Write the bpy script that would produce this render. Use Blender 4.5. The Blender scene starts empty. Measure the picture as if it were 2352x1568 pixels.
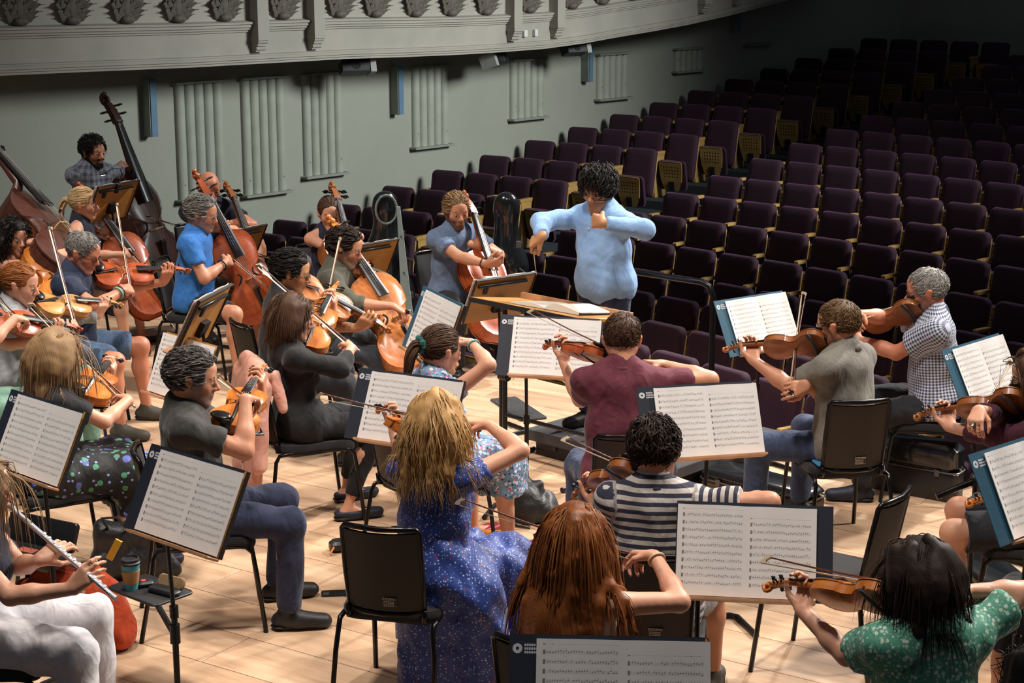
import bpy, bmesh, math, random
import numpy as np
from mathutils import Vector, Matrix

random.seed(7); rng = np.random.default_rng(7)
SC = bpy.context.scene
COL = SC.collection
# ------------------------------------------------------------------ camera
H = 3.15; FPX = 3900.0; PITCH = math.radians(12.91)
cd = bpy.data.cameras.new('camera'); cam = bpy.data.objects.new('camera', cd); COL.objects.link(cam)
cam.location = (0, 0, H); cam.rotation_euler = (math.pi/2 - PITCH, 0, 0)
cd.sensor_width = 36; cd.lens = FPX/2352*36; cd.clip_end = 200
SC.camera = cam
# ------------------------------------------------------------------ world, lights, exposure
w = bpy.data.worlds.new('world'); SC.world = w; w.use_nodes = True
w.node_tree.nodes['Background'].inputs[0].default_value = (0.55, 0.62, 0.75, 1)
w.node_tree.nodes['Background'].inputs[1].default_value = 0.075
SC.view_settings.view_transform = 'Standard'; SC.view_settings.look = 'None'
SC.view_settings.exposure = 0.0; SC.view_settings.gamma = 1.0; SC.view_settings.use_curve_mapping = False
def spot(name, loc, aim, power, deg, blend, size, col):
    l = bpy.data.lights.new(name, 'SPOT'); l.energy = power; l.spot_size = math.radians(deg); l.spot_blend = blend
    l.shadow_soft_size = size; l.color = col
    o = bpy.data.objects.new(name, l); COL.objects.link(o); o.location = loc
    o.rotation_euler = (Vector(aim)-Vector(loc)).to_track_quat('-Z', 'Y').to_euler()
    return o
WARM = (1.0, 0.90, 0.80); COOL = (0.95, 1.0, 0.98); NEUT = (1.0, 0.95, 0.90)
spot('stage_spot', (9.0, 15.5, 9.5), (0.2, 8.6, 0.6), 6800, 46, 0.5, 0.3, NEUT)
spot('stage_spot', (6.0, 17.5, 9.5), (-2.2, 10.5, 0.6), 6000, 44, 0.5, 0.3, NEUT)
spot('stage_spot', (8.5, 9.5, 9.5), (1.2, 6.8, 0.6), 3200, 50, 0.6, 0.3, WARM)
spot('overhead_spot', (-1.5, 6.0, 10.0), (-1.6, 8.2, 0), 2500, 62, 0.6, 0.5, WARM)
spot('overhead_spot', (-5.0, 9.5, 10.0), (-3.2, 11.0, 0), 2600, 56, 0.6, 0.5, WARM)
spot('overhead_spot', (2.5, 6.5, 10.0), (1.6, 8.4, 0), 1650, 56, 0.6, 0.5, WARM)
spot('wall_wash', (9.0, 14.5, 6.0), (-1.6, 21.2, 0.6), 6600, 60, 1.0, 1.5, COOL)
spot('stalls_fill', (9.5, 19.0, 9.5), (5.5, 16.5, 0), 1500, 70, 1.0, 0.5, (0.82, 0.78, 1.0))  # added violet-tinted fill, no visible source; brightens the right-hand stall seats
# ------------------------------------------------------------------ pixel to world
CT, ST = math.cos(PITCH), math.sin(PITCH)
def ray(px, py):
    u = (px-1176)/FPX; v = (py-784)/FPX
    return Vector((u, CT - v*ST, -ST - v*CT))
def G(px, py, z=0.0):
    d = ray(px, py); t = (z-H)/d.z
    return Vector((0, 0, H)) + d*t
def P2(p):
    x, y, z = p[0], p[1], p[2]-H
    zc = y*CT - z*ST; yc = -z*CT - y*ST
    return (1176+FPX*x/zc, 784+FPX*yc/zc)
def at_dist(px, py, c, dist, near=False):
    """point on the pixel's ray at a real distance from c (closest approach if out of reach)"""
    o = Vector((0, 0, H)); d = ray(px, py).normalized(); m = o-Vector(c)
    b = m.dot(d); q = b*b-(m.dot(m)-dist*dist)
    t = -b + ((-1 if near else 1)*math.sqrt(q) if q > 0 else 0)
    p = o+d*t
    return Vector(c)+(p-Vector(c)).normalized()*dist
# ------------------------------------------------------------------ materials
MATS = {}
def nodes(name):
    m = bpy.data.materials.new(name); m.use_nodes = True; nt = m.node_tree
    return m, nt, nt.nodes['Principled BSDF']
def N(nt, t, **k):
    n = nt.nodes.new(t)
    for a, b in k.items(): setattr(n, a, b)
    return n
def rgb(c): return (c[0], c[1], c[2], 1)
def hexc(h):
    h = h.lstrip('#'); v = [int(h[i:i+2], 16)/255 for i in (0, 2, 4)]
    return tuple((x/12.92 if x <= .04045 else ((x+.055)/1.055)**2.4) for x in v)
def ramp(nt, fac, stops, interp='LINEAR'):
    r = N(nt, 'ShaderNodeValToRGB'); r.color_ramp.interpolation = interp
    while len(r.color_ramp.elements) < len(stops): r.color_ramp.elements.new(0.5)
    for e, (p, c) in zip(r.color_ramp.elements, stops): e.position = p; e.color = rgb(c) if len(c) == 3 else c
    nt.links.new(fac, r.inputs[0]); return r.outputs[0]
def math_(nt, op, a, b=None, c=None):
    n = N(nt, 'ShaderNodeMath', operation=op)
    for i, v in enumerate((a, b, c)):
        if v is None: continue
        if isinstance(v, (int, float)): n.inputs[i].default_value = v
        else: nt.links.new(v, n.inputs[i])
    return n.outputs[0]
def mixc(nt, fac, a, b, blend='MIX'):
    n = N(nt, 'ShaderNodeMix', data_type='RGBA', blend_type=blend)
    for i, v in ((0, fac), (6, a), (7, b)):
        if isinstance(v, (int, float)): n.inputs[i].default_value = v
        elif isinstance(v, tuple): n.inputs[i].default_value = rgb(v)
        else: nt.links.new(v, n.inputs[i])
    return n.outputs[2]
def coord(nt, kind='Object', scale=(1, 1, 1)):
    if kind == 'gco':
        a = N(nt, 'ShaderNodeAttribute', attribute_name='gco').outputs['Vector']
    else: a = N(nt, 'ShaderNodeTexCoord').outputs[kind]
    mp = N(nt, 'ShaderNodeMapping'); mp.inputs['Scale'].default_value = scale
    nt.links.new(a, mp.inputs[0]); return mp.outputs[0]
def noise(nt, vec, scale, detail=3, rough=.55):
    n = N(nt, 'ShaderNodeTexNoise'); n.inputs['Scale'].default_value = scale
    n.inputs['Detail'].default_value = detail; n.inputs['Roughness'].default_value = rough
    nt.links.new(vec, n.inputs['Vector']); return n
def bump(nt, b, h, strength, dist=.01):
    n = N(nt, 'ShaderNodeBump'); n.inputs['Strength'].default_value = strength; n.inputs['Distance'].default_value = dist
    nt.links.new(h, n.inputs['Height']); nt.links.new(n.outputs[0], b.inputs['Normal'])
def mat(name, col, rough=.6, metal=0, c2=None, vs=8, bs=0, bst=.3, stretch=(1, 1, 1), coat=0, spec=None, kind='Object', sheen=0):
    """plain surface with slight procedural variation (c2 at scale vs) and relief (bs, bst)"""
    if name in MATS: return MATS[name]
    m, nt, b = nodes(name)
    b.inputs['Base Color'].default_value = rgb(col); b.inputs['Roughness'].default_value = rough; b.inputs['Metallic'].default_value = metal
    if coat: b.inputs['Coat Weight'].default_value = coat; b.inputs['Coat Roughness'].default_value = .08
    if sheen: b.inputs['Sheen Weight'].default_value = sheen; b.inputs['Sheen Roughness'].default_value = .4
    if spec is not None: b.inputs['Specular IOR Level'].default_value = spec
    if c2 is None: c2 = tuple(x*.86 for x in col)
    v = coord(nt, kind, stretch)
    n = noise(nt, v, vs)
    nt.links.new(ramp(nt, n.outputs[0], [(.3, c2), (.7, col)]), b.inputs['Base Color'])
    if bs:
        n2 = noise(nt, v, bs, 2); bump(nt, b, n2.outputs[0], bst, .004)
    MATS[name] = m; return m
# ------------------------------------------------------------------ mesh helpers
class MB:
    def __init__(s): s.v = []; s.f = []
    def add(s, vs, fs, M=None):
        o = len(s.v)
        s.v += [tuple(M@Vector(p)) if M is not None else tuple(p) for p in vs]
        s.f += [tuple(i+o for i in f) for f in fs]; return s
    def box(s, c, d, M=None, bev=0):
        x, y, z = d[0]/2, d[1]/2, d[2]/2
        if bev:
            return s.slab([(-x, -y), (x, -y), (x, y), (-x, y)], c[2]-z, c[2]+z, bev, (c[0], c[1]), M)
        vs = [(c[0]+i*x, c[1]+j*y, c[2]+k*z) for i in (-1, 1) for j in (-1, 1) for k in (-1, 1)]
        return s.add(vs, [(0, 1, 3, 2), (4, 6, 7, 5), (0, 4, 5, 1), (2, 3, 7, 6), (0, 2, 6, 4), (1, 5, 7, 3)], M)
    def slab(s, out, z0, z1, bev=0, off=(0, 0), M=None):
        """outline (ccw) extruded z0..z1 with a chamfer of bev on both rims"""
        n = len(out); cx = sum(p[0] for p in out)/n; cy = sum(p[1] for p in out)/n
        def ring(k, z):
            r = []
            for p in out:
                dx, dy = p[0]-cx, p[1]-cy; L = math.hypot(dx, dy) or 1
                f = max(0, 1-k*1.3/L)
                r.append((off[0]+cx+dx*f, off[1]+cy+dy*f, z))
            return r
        rs = [ring(0, z0), ring(0, z1)] if not bev else [ring(bev, z0), ring(0, z0+bev), ring(0, z1-bev), ring(bev, z1)]
        vs = sum(rs, []); fs = [tuple(range(n-1, -1, -1)), tuple(range((len(rs)-1)*n, len(rs)*n))]
        for k in range(len(rs)-1):
            for i in range(n):
                j = (i+1) % n; fs.append((k*n+i, k*n+j, (k+1)*n+j, (k+1)*n+i))
        return s.add(vs, fs, M)
    def tube(s, pts, r, n=8, M=None, flat=1.0, caps=True, closed=False, up=(0, 0, 1)):
        pts = [Vector(p) for p in pts]; m = len(pts); rr = r if hasattr(r, '__len__') else [r]*m
        vs = []; fs = []; pu = None
        for i, p in enumerate(pts):
            a = pts[(i-1) % m] if (i or closed) else pts[i]; c = pts[(i+1) % m] if (i < m-1 or closed) else pts[i]
            t = (c-a).normalized() if (c-a).length > 1e-9 else Vector((0, 0, 1))
            if pu is None:
                u = Vector(up)-t*t.dot(Vector(up))
                if u.length < 1e-3: u = Vector((1, 0, 0))-t*t.x
                if u.length < 1e-3: u = Vector((0, 1, 0))-t*t.y
            else: u = pu-t*t.dot(pu)
            u.normalize(); pu = u; q = t.cross(u)
            for k in range(n):
                an = 2*math.pi*k/n
                vs.append(p+u*(math.cos(an)*rr[i]*flat)+q*(math.sin(an)*rr[i]))
        for i in range(m if closed else m-1):
            j = (i+1) % m
            for k in range(n): fs.append((i*n+k, i*n+(k+1) % n, j*n+(k+1) % n, j*n+k))
        if caps and not closed:
            fs.append(tuple(range(n-1, -1, -1))); fs.append(tuple(range((m-1)*n, m*n)))
        return s.add(vs, fs, M)
    def lathe(s, prof, n=16, M=None):
        m = len(prof); vs = []; fs = []
        for r, z in prof:
            for k in range(n): vs.append((r*math.cos(2*math.pi*k/n), r*math.sin(2*math.pi*k/n), z))
        for i in range(m-1):
            for k in range(n): fs.append((i*n+k, i*n+(k+1) % n, (i+1)*n+(k+1) % n, (i+1)*n+k))
        fs.append(tuple(range(n-1, -1, -1))); fs.append(tuple(range((m-1)*n, m*n)))
        return s.add(vs, fs, M)
    def ball(s, c, r, n=10, M=None):
        rx, ry, rz = r if hasattr(r, '__len__') else (r, r, r)
        T = Matrix.Translation(c) @ Matrix.Diagonal((rx, ry, rz, 1))
        if M is not None: T = M @ T
        return s.lathe([(max(1e-4, math.sin(math.pi*i/(n//2+2))), -math.cos(math.pi*i/(n//2+2))) for i in range(n//2+3)], n, T)
    def mesh(s, name, smooth=False, auto=None):
        me = bpy.data.meshes.new(name); me.from_pydata(s.v, [], s.f); me.validate(); me.update()
        bm = bmesh.new(); bm.from_mesh(me); bmesh.ops.recalc_face_normals(bm, faces=bm.faces)
        if auto is not None:
            for f in bm.faces: f.smooth = True
            for e in bm.edges:
                e.smooth = not (len(e.link_faces) == 2 and e.calc_face_angle(0) > math.radians(auto))
        elif smooth:
            for f in bm.faces: f.smooth = True
        bm.to_mesh(me); bm.free(); return me
def obj(name, me, m=None, parent=None, M=None):
    if isinstance(me, MB): me = me.mesh(name, auto=38)
    o = bpy.data.objects.new(name, me); COL.objects.link(o)
    if m is not None:
        if len(me.materials) == 0: me.materials.append(m)
        elif me.materials[0] != m:
            o.material_slots[0].link = 'OBJECT'; o.material_slots[0].material = m
    if parent is not None: o.parent = parent
    if M is not None: o.matrix_basis = M
    return o
def tag(o, label=None, cat=None, group=None, kind=None):
    if label: o['label'] = label
    if cat: o['category'] = cat
    if group: o['group'] = group
    if kind: o['kind'] = kind
    return o
def thing(name, label, cat, M=None, group=None):
    o = bpy.data.objects.new(name, None); COL.objects.link(o); o.empty_display_size = .1
    if M is not None: o.matrix_basis = M
    return tag(o, label, cat, group)
def struct(name, me, m, parent=None):
    return tag(obj(name, me, m, parent), kind='structure')
def place(proto, name, label, cat, M, group=None, over={}):
    """proto: list of (part, mesh, material, [sub-parts]); meshes shared between copies"""
    t = thing(name, label, cat, M, group)
    def rec(parts, par):
        for p in parts:
            o = obj(p[0], p[1], over.get(p[0], p[2]), par)
            if len(p) > 3: rec(p[3], o)
    rec(proto, t); return t
def TR(loc, rz=0): return Matrix.Translation(loc) @ Matrix.Rotation(rz, 4, 'Z')
def frame(o, x, y, z):
    return Matrix(((x[0], y[0], z[0], o[0]), (x[1], y[1], z[1], o[1]), (x[2], y[2], z[2], o[2]), (0, 0, 0, 1)))
def rrect(w, h, r, n=4):
    out = []
    for cx, cy, a0 in ((w/2-r, -h/2+r, -90), (w/2-r, h/2-r, 0), (-w/2+r, h/2-r, 90), (-w/2+r, -h/2+r, 180)):
        for i in range(n+1):
            a = math.radians(a0+90*i/n); out.append((cx+r*math.cos(a), cy+r*math.sin(a)))
    return out
BLACK = mat('black_metal', (.012, .012, .013), .38, .3)
BLACKP = mat('black_plastic', (.014, .014, .016), .5)
# ================================================================== the hall
# ---- stage floor: planks
def wood_mat(name, c1, c2, c3, along=(1, 8, 1), rough=.42, vs=1.4, coat=0):
    m, nt, b = nodes(name)
    v = coord(nt, 'Object', along)
    oi = N(nt, 'ShaderNodeObjectInfo')
    add = N(nt, 'ShaderNodeVectorMath', operation='ADD')
    sc = N(nt, 'ShaderNodeVectorMath', operation='SCALE'); sc.inputs['Scale'].default_value = 37
    cmb = N(nt, 'ShaderNodeCombineXYZ')
    for i in range(3): nt.links.new(oi.outputs['Random'], cmb.inputs[i])
    nt.links.new(cmb.outputs[0], sc.inputs[0]); nt.links.new(v, add.inputs[0]); nt.links.new(sc.outputs[0], add.inputs[1])
    n1 = noise(nt, add.outputs[0], vs, 6, .65)
    col = ramp(nt, n1.outputs[0], [(.28, c1), (.5, c2), (.75, c3)])
    hsv = N(nt, 'ShaderNodeHueSaturation'); nt.links.new(col, hsv.inputs['Color'])
    nt.links.new(math_(nt, 'MULTIPLY_ADD', oi.outputs['Random'], .22, .89), hsv.inputs['Value'])
    nt.links.new(hsv.outputs[0], b.inputs['Base Color'])
    nt.links.new(math_(nt, 'MULTIPLY_ADD', n1.outputs[0], .2, rough-.1), b.inputs['Roughness'])
    if coat: b.inputs['Coat Weight'].default_value = coat; b.inputs['Coat Roughness'].default_value = .12
    MATS[name] = m; return m
FLOORW = wood_mat('stage_floor_wood', hexc('#ad8a6b'), hexc('#c6a485'), hexc('#d6ba9c'), (1.2, 9, 1), .45)
fb = MB(); fb.slab([(-9, 2.0), (7.5, 2.0), (7.5, 5.0), (-0.2, 12.85), (-9, 21.5)], -.7, -.016)
FLOOR = struct('floor', fb, mat('floor_bed', hexc('#3a2b1f'), .8))
EA = math.radians(-33); pu_ = Vector((math.cos(EA), math.sin(EA))); pv_ = Vector((-math.sin(EA), math.cos(EA)))
e0 = Vector((.45, 12.2)); e1 = Vector((2.65, 9.95)); ed = (e1-e0).normalized(); en = Vector((-ed.y, ed.x))   # en points into the stalls
if en.x < 0: en = -en
def clip_edge(poly):
    out = []
    for i, p in enumerate(poly):
        q = poly[(i+1) % len(poly)]; dp = (p-e0).dot(en); dq = (q-e0).dot(en)
        if dp <= 0: out.append(p)
        if dp*dq < 0: out.append(p+(q-p)*(dp/(dp-dq)))
    return out
PW, PL = .33, 2.9
plank_cache = {}
for j in range(-10, 60):
    for i in range(-6, 6):
        o = pu_*(i*PL+(j*1.13) % PL)+pv_*(j*PW)
        poly = [o, o+pu_*PL, o+pu_*PL+pv_*PW, o+pv_*PW]
        c = o+pu_*PL/2+pv_*PW/2
        if c.y < 2.4 or c.y > 18.5: continue
        vis = False
        for q in poly+[c]:
            if q.y > 2:
                a = P2((q.x, q.y, 0))
                if -80 < a[0] < 2430 and 640 < a[1] < 1640: vis = True
        if not vis: continue
        cl = clip_edge(poly)
        if len(cl) < 3: continue
        full = len(cl) == 4 and all((a-b).length < 1e-6 for a, b in zip(cl, poly))
        M = Matrix.Translation((o.x, o.y, 0)) @ Matrix.Rotation(EA, 4, 'Z')
        g = .0022
        if full:
            if 'f' not in plank_cache:
                plank_cache['f'] = MB().slab([(g, g), (PL-g, g), (PL-g, PW-g), (g, PW-g)], -.016, 0, .0015).mesh('plank')
            obj('plank', plank_cache['f'], FLOORW, FLOOR, M)
        else:
            loc = [((p-o).dot(pu_), (p-o).dot(pv_)) for p in cl]
            obj('plank', MB().slab(loc, -.016, 0, .0015), FLOORW, FLOOR, M)
# ---- stalls: terraces and seats
CX, CY = -16.25, -1.127; R0, DR, PS = 28.64, .9235, .5426
ZT = {-7: .178, -6: .107, -5: .09, -4: .074, -3: .167, -2: .291, -1: .408, 0: .522, 1: .65, 2: .767, 3: .885, 4: 1.002, 5: 1.13, 6: 1.258, 7: 1.384, 8: 1.509, 9: 1.639, 10: 1.776}
ZT = {k: 3.15-.969*(3.25-v) for k, v in ZT.items()}
def arcp(R, a): return Vector((CX+R*math.sin(a), CY+R*math.cos(a), 0))
fm = MB()
for k in range(-7, 11):
    z = ZT[k]-.86
    ra, rb = R0+DR*k-.52, R0+DR*(k+1)-.52
    if k == -7: ra -= .6
    if k == 10: rb += 3
    A = [math.radians(26+i*(76-26)/24) for i in range(25)]
    vs = []; fs = []
    for a in A:
        for R, zz in ((ra, -1.2), (ra, z), (rb, z)):
            p = arcp(R, a); vs.append((p.x, p.y, zz))
    for i in range(24):
        for j in range(2): fs.append((i*3+j, i*3+3+j, i*3+4+j, i*3+1+j))
    fm.add(vs, fs)
struct('floor_stalls', fm.mesh('floor_stalls'), mat('stalls_carpet', hexc('#2c3136'), .9, vs=40))
def seat_fabric():
    m, nt, b = nodes('plum_velvet'); v = coord(nt, 'Object')
    n = noise(nt, v, 160, 3); n2 = noise(nt, v, 6, 2)
    c = mixc(nt, n2.outputs[0], hexc('#2e0f20'), hexc('#3a1428'))
    c = mixc(nt, math_(nt, 'MULTIPLY', n.outputs[0], .5), c, hexc('#170918'))
    nt.links.new(c, b.inputs['Base Color']); b.inputs['Roughness'].default_value = .85
    b.inputs['Sheen Weight'].default_value = .35; b.inputs['Sheen Roughness'].default_value = .35; b.inputs['Sheen Tint'].default_value = (.7, .35, .8, 1)
    bump(nt, b, n.outputs[0], .25, .004); return m
VELVET = seat_fabric()
SEATW = wood_mat('seat_wood', hexc('#8a6a35'), hexc('#a5824a'), hexc('#b8965c'), (1, 1, 6), .4)
def cushion(w, h, t, r, puff=.012):
    """upholstered pad, standing in xz, front at +y"""
    o = rrect(w, h, r, 5); n = len(o); vs = []; fs = []
    for f, y in ((1, -t/2), (1, t/2-.03), (.975, t/2-.008), (.92, t/2+puff*.5), (.7, t/2+puff), (.35, t/2+puff*1.15)):
        for x, z in o: vs.append((x*f, y, z*f))
    for k in range(5):
        for i in range(n): fs.append((k*n+i, k*n+(i+1) % n, (k+1)*n+(i+1) % n, (k+1)*n+i))
    fs.append(tuple(range(n))); fs.append(tuple(range(5*n, 6*n)))
    return MB().add(vs, fs)
LEAN = Matrix.Rotation(math.radians(10), 4, 'X')
back = MB(); c_ = cushion(.475, .62, .07, .07); back.add(c_.v, c_.f, Matrix.Translation((0, .0, .55)) @ LEAN); SEAT_BACK = back.mesh('seat_back', auto=45)
sh = MB(); sh.slab(rrect(.483, .60, .07, 5), -.02, 0, .004, M=Matrix.Translation((0, -.040, .535)) @ LEAN @ Matrix.Rotation(math.pi/2, 4, 'X')); SEAT_SHELL = sh.mesh('back_shell', auto=35)
TILT = Matrix.Translation((0, .16, .12)) @ Matrix.Rotation(math.radians(-10), 4, 'X')
sq = MB(); c_ = cushion(.43, .40, .07, .05); sq.add(c_.v, c_.f, TILT @ Matrix.Translation((0, 0, .21)) @ Matrix.Rotation(math.pi, 4, 'Z')); SEAT_SQ = sq.mesh('seat_cushion', auto=45)
# perforated plywood underside of the tipped-up seat
pp = MB(); nx, nz = 8, 6; cw = .044; ox, oz = -nx*cw/2, .13
def shape(x, z):    # narrows towards the bottom
    f = .80+.20*min(1, max(0, z/.30)); return (x*f, .055, z)
for i in range(nx):
    for j in range(nz):
        x0, z0 = ox+i*cw, oz+j*cw; cx_, cz_ = x0+cw/2, z0+cw/2
        hole = 1 <= i <= 6 and 1 <= j <= 4
        sqr = [(x0, z0), (cx_, z0), (x0+cw, z0), (x0+cw, cz_), (x0+cw, z0+cw), (cx_, z0+cw), (x0, z0+cw), (x0, cz_)]
        if not hole: pp.add([shape(*p) for p in sqr], [tuple(range(8))]); continue
        r = .0125; hl = [(cx_+r*math.cos(math.radians(225+45*q)), cz_+r*math.sin(math.radians(225+45*q))) for q in range(8)]
        vs = [shape(*p) for p in sqr]+[shape(*p) for p in hl]+[(q[0], .043, q[2]) for q in (shape(*p) for p in hl)]
        fs = [(q, (q+1) % 8, 8+(q+1) % 8, 8+q) for q in range(8)]+[(8+q, 8+(q+1) % 8, 16+(q+1) % 8, 16+q) for q in range(8)]
        pp.add(vs, fs)
def lobe(sx):  # two feet either side of the hinge
    pts = [(sx*.045, 0.13), (sx*.045, .03), (sx*.07, .0), (sx*.115, .015), (sx*.142, .08), (sx*.1515, .13)]
    pp.add([(x, .055, z) for x, z in pts], [tuple(range(6))])
lobe(1); lobe(-1)
pr = MB(); pr.add(pp.v, pp.f, TILT)
rim = [shape(x, z) for x, z in [(ox, .13), (ox, .26), (ox, .394), (ox+.02, .405), (-ox-.02, .405), (-ox, .394), (-ox, .26), (-ox, .13)]]
pr.tube([TILT @ Vector((p[0], .049, p[2])) for p in rim], .007, 6)
SEAT_PANEL = pr.mesh('seat_panel', auto=30)
hg = MB(); hg.box((0, .05, .06), (.085, .03, .12), TILT); SEAT_HINGE = hg.mesh('hinge')
ar = MB(); ar.box((.2713, .09, .595), (.05, .20, .035), None, .008); SEAT_ARM = ar.mesh('armrest', auto=35)
lg = MB(); lg.box((.2713, .05, .29), (.022, .05, .58)); lg.box((.2713, .05, .02), (.05, .22, .04)); SEAT_LEG = lg.mesh('seat_leg')
es = MB(); es.box((.2713, .12, .29), (.045, .27, .58), None, .008); es.box((.2713, .13, .60), (.058, .32, .045), None, .008); END_STD = es.mesh('end_standard', auto=35)
npl = MB(); npl.box((.2713, .258, .40), (.018, .004, .05)); SEAT_NO = npl.mesh('row_letter_plate')
SEATP = [('seat_back', SEAT_BACK, VELVET), ('back_shell', SEAT_SHELL, SEATW), ('seat_cushion', SEAT_SQ, VELVET), ('seat_panel', SEAT_PANEL, SEATW, [('hinge', SEAT_HINGE, BLACKP)])]
SEATI = SEATP+[('armrest', SEAT_ARM, SEATW), ('seat_leg', SEAT_LEG, BLACK)]
SEATE = SEATP+[('end_standard', END_STD, SEATW, [('row_letter_plate', SEAT_NO, BLACKP)])]
def seat_at(k, a, end, label, group):
    R = R0+DR*k; p = arcp(R, a); z = ZT[k]-.86
    # local +y faces the stage (towards the arc centre)
    fwd = Vector((-math.sin(a), -math.cos(a), 0)); rt = Vector((fwd.y, -fwd.x, 0))   # right-handed: x = y cross z
    px = P2((p.x, p.y, z+.8))
    if px[0] < -150 or px[0] > 2460: return
    # mirror so the arm stands on the viewer's right of the seat
    M = frame((p.x, p.y, z), -rt if False else rt, fwd, (0, 0, 1))
    M = M @ Matrix.Diagonal((-1, 1, 1, 1)) if False else M
    place(SEATE if end else SEATI, 'theatre_seat', label, 'seat', M, group)
NUMW = ['first', 'second', 'third', 'fourth', 'fifth', 'sixth', 'seventh', 'eighth', 'ninth', 'tenth', 'eleventh', 'twelfth', 'thirteenth', 'fourteenth', 'fifteenth', 'sixteenth', 'seventeenth', 'eighteenth', 'nineteenth', 'twentieth']
for k in range(-6, 11):
    R = R0+DR*k; aw = math.radians(33.42+.245*k if k > -3 else 32.83+.2*(k+2))
    n = 4 if k < 10 else 5
    for i in range(n):
        a = aw+(i+.5)*PS/R
        where = ['against the green wall', 'one seat in from the wall', 'two seats in from the wall', 'on the side aisle', 'at the aisle end'][i]
        seat_at(k, a, i == n-1, 'plum velvet seat %s, %s row of the wall-side block' % (where, NUMW[k+6]), 'theatre seats in the block by the wall')
START = {-2: 41.52, -3: 43.9, -4: 46.63, -5: 46.9, -6: 48.57, -7: 51.22}
for k in range(-7, 10):
    R = R0+DR*k; st = PS/R
    a0 = math.radians(START.get(k, 40.5)); amin = math.radians(40.2)
    while a0-st > amin: a0 -= st
    i = 0
    while i < 20:
        a = a0+(i+.5)*st; p = arcp(R, a)
        # nothing where the platform stands
        if k == -7 and (Vector((p.x, p.y))-e0).dot(en) < .42: i += 1; continue
        if P2((p.x, p.y, ZT[k]))[0] > 2440: break
        pos = 'beside the aisle' if i == 0 else '%s from the aisle' % NUMW[i]
        seat_at(k, a, False, 'plum velvet seat %s, %s row of the central block' % (pos, NUMW[k+7]), 'theatre seats in the central block')
        i += 1
# ---- side wall, back wall
W0 = Vector((-1.87, 21.51, 0)); WU = Vector((.673, .740, 0)).normalized(); WN = Vector((WU.y, -WU.x, 0))
def wallpt(px, py, off=0.0):
    d = ray(px, py); o = Vector((0, 0, H)); t = ((W0+WN*off)-o).dot(WN)/d.dot(WN)
    p = o+d*t; return (p-W0).dot(WU), p.z
def WP(t, off, z): return W0+WU*t+WN*off+Vector((0, 0, z))
def plaster():
    m, nt, b = nodes('green_grey_plaster'); v = coord(nt, 'Object')
    n = noise(nt, v, 1.1, 4, .6); n2 = noise(nt, v, 38, 4, .7)
    c = mixc(nt, n.outputs[0], hexc('#989a8e'), hexc('#a9aa9e'))
    c = mixc(nt, math_(nt, 'MULTIPLY', n2.outputs[0], .35), c, hexc('#83877b'))
    nt.links.new(c, b.inputs['Base Color']); b.inputs['Roughness'].default_value = .85
    bump(nt, b, n2.outputs[0], .35, .01); return m
PLASTER = plaster()
TC = 13.3
wl = MB()
def quad(a, b, z0, z1): wl.add([(a.x, a.y, z0), (b.x, b.y, z0), (b.x, b.y, z1), (a.x, a.y, z1)], [(0, 1, 2, 3)])
A_, B_ = WP(-14, 0, 0), WP(TC, 0, 0)
quad(A_, B_, -1.5, 5.2)
struct('wall_left', wl.mesh('wall_left'), PLASTER)
wl = MB(); bd = Vector((.80, -.60, 0)); quad(B_, B_+bd*14, -1.5, 5.2); struct('wall_back', wl.mesh('wall_back'), PLASTER)
# fluted acoustic panels
PANELC = mat('panel_paint', hexc('#a7aa9d'), .6, vs=5)
SILLC = mat('panel_sill_paint', hexc('#8f9488'), .6)
ptop = wallpt(463, 190)[1]
PAN = [(409, 516, 452, 'beside the bald cellist'), (559, 656, 441, 'second from the bassist'), (697, 786, 399, 'third from the bassist'), (946, 1027, 333, 'fourth from the bassist'), (1170, 1245, 269, 'above the front seat rows'), (1368, 1437, 224, 'above the middle seat rows'), (1546, 1609, 161, 'second from the dark corner'), (1709, 1766, 99, 'nearest the dark corner')]
for xl, xr, yb, wh in PAN:
    t0, _ = wallpt(xl, yb); t1, zb = wallpt(xr, yb-8); W_ = t1-t0; zb = wallpt((xl+xr)/2, yb)[1]
    t = thing('fluted_panel', 'pale grey fluted wall panel with five half-round ribs, %s' % wh, 'wall panel', frame(WP((t0+t1)/2, 0, zb), WU, WN, (0, 0, 1)), 'fluted panels along the side wall')
    hh = ptop-zb; r = W_/10
    for i in range(5):
        mb = MB(); xs = -W_/2+r*(2*i+1)
        n = 10; vs = []; fs = []
        for zz in (0.0, hh):
            for q in range(n+1):
                a = math.pi*q/n; vs.append((xs+r*math.cos(a), max(.0, r*.95*math.sin(a)), zz))
        for q in range(n): fs.append((q, q+1, n+2+q, n+1+q))
        fs.append(tuple(range(n+1))); fs.append(tuple(range(n+1, 2*n+2)))
        rb_ = obj('rib', mb.add(vs, fs), PANELC, t)
        if i in (0, 4): obj('screw', MB().ball((xs, r*.95, .17), .009, 8), SILLC, rb_)
    sl = MB(); sl.slab([(-W_/2-.05, 0), (W_/2+.05, 0), (W_/2+.03, r*1.7), (-W_/2-.03, r*1.7)], -.03, 0, .004); obj('sill', sl, SILLC, t)
    tp = MB(); tp.slab([(-W_/2-.03, 0), (W_/2+.03, 0), (W_/2+.02, r*1.4), (-W_/2-.02, r*1.4)], hh, hh+.025, .004); obj('top_strip', tp, SILLC, t)
SC_B = mat('sconce_blue', hexc('#5f7f9c'), .5); SC_S = mat('sconce_side', hexc('#8a9289'), .6)
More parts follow.
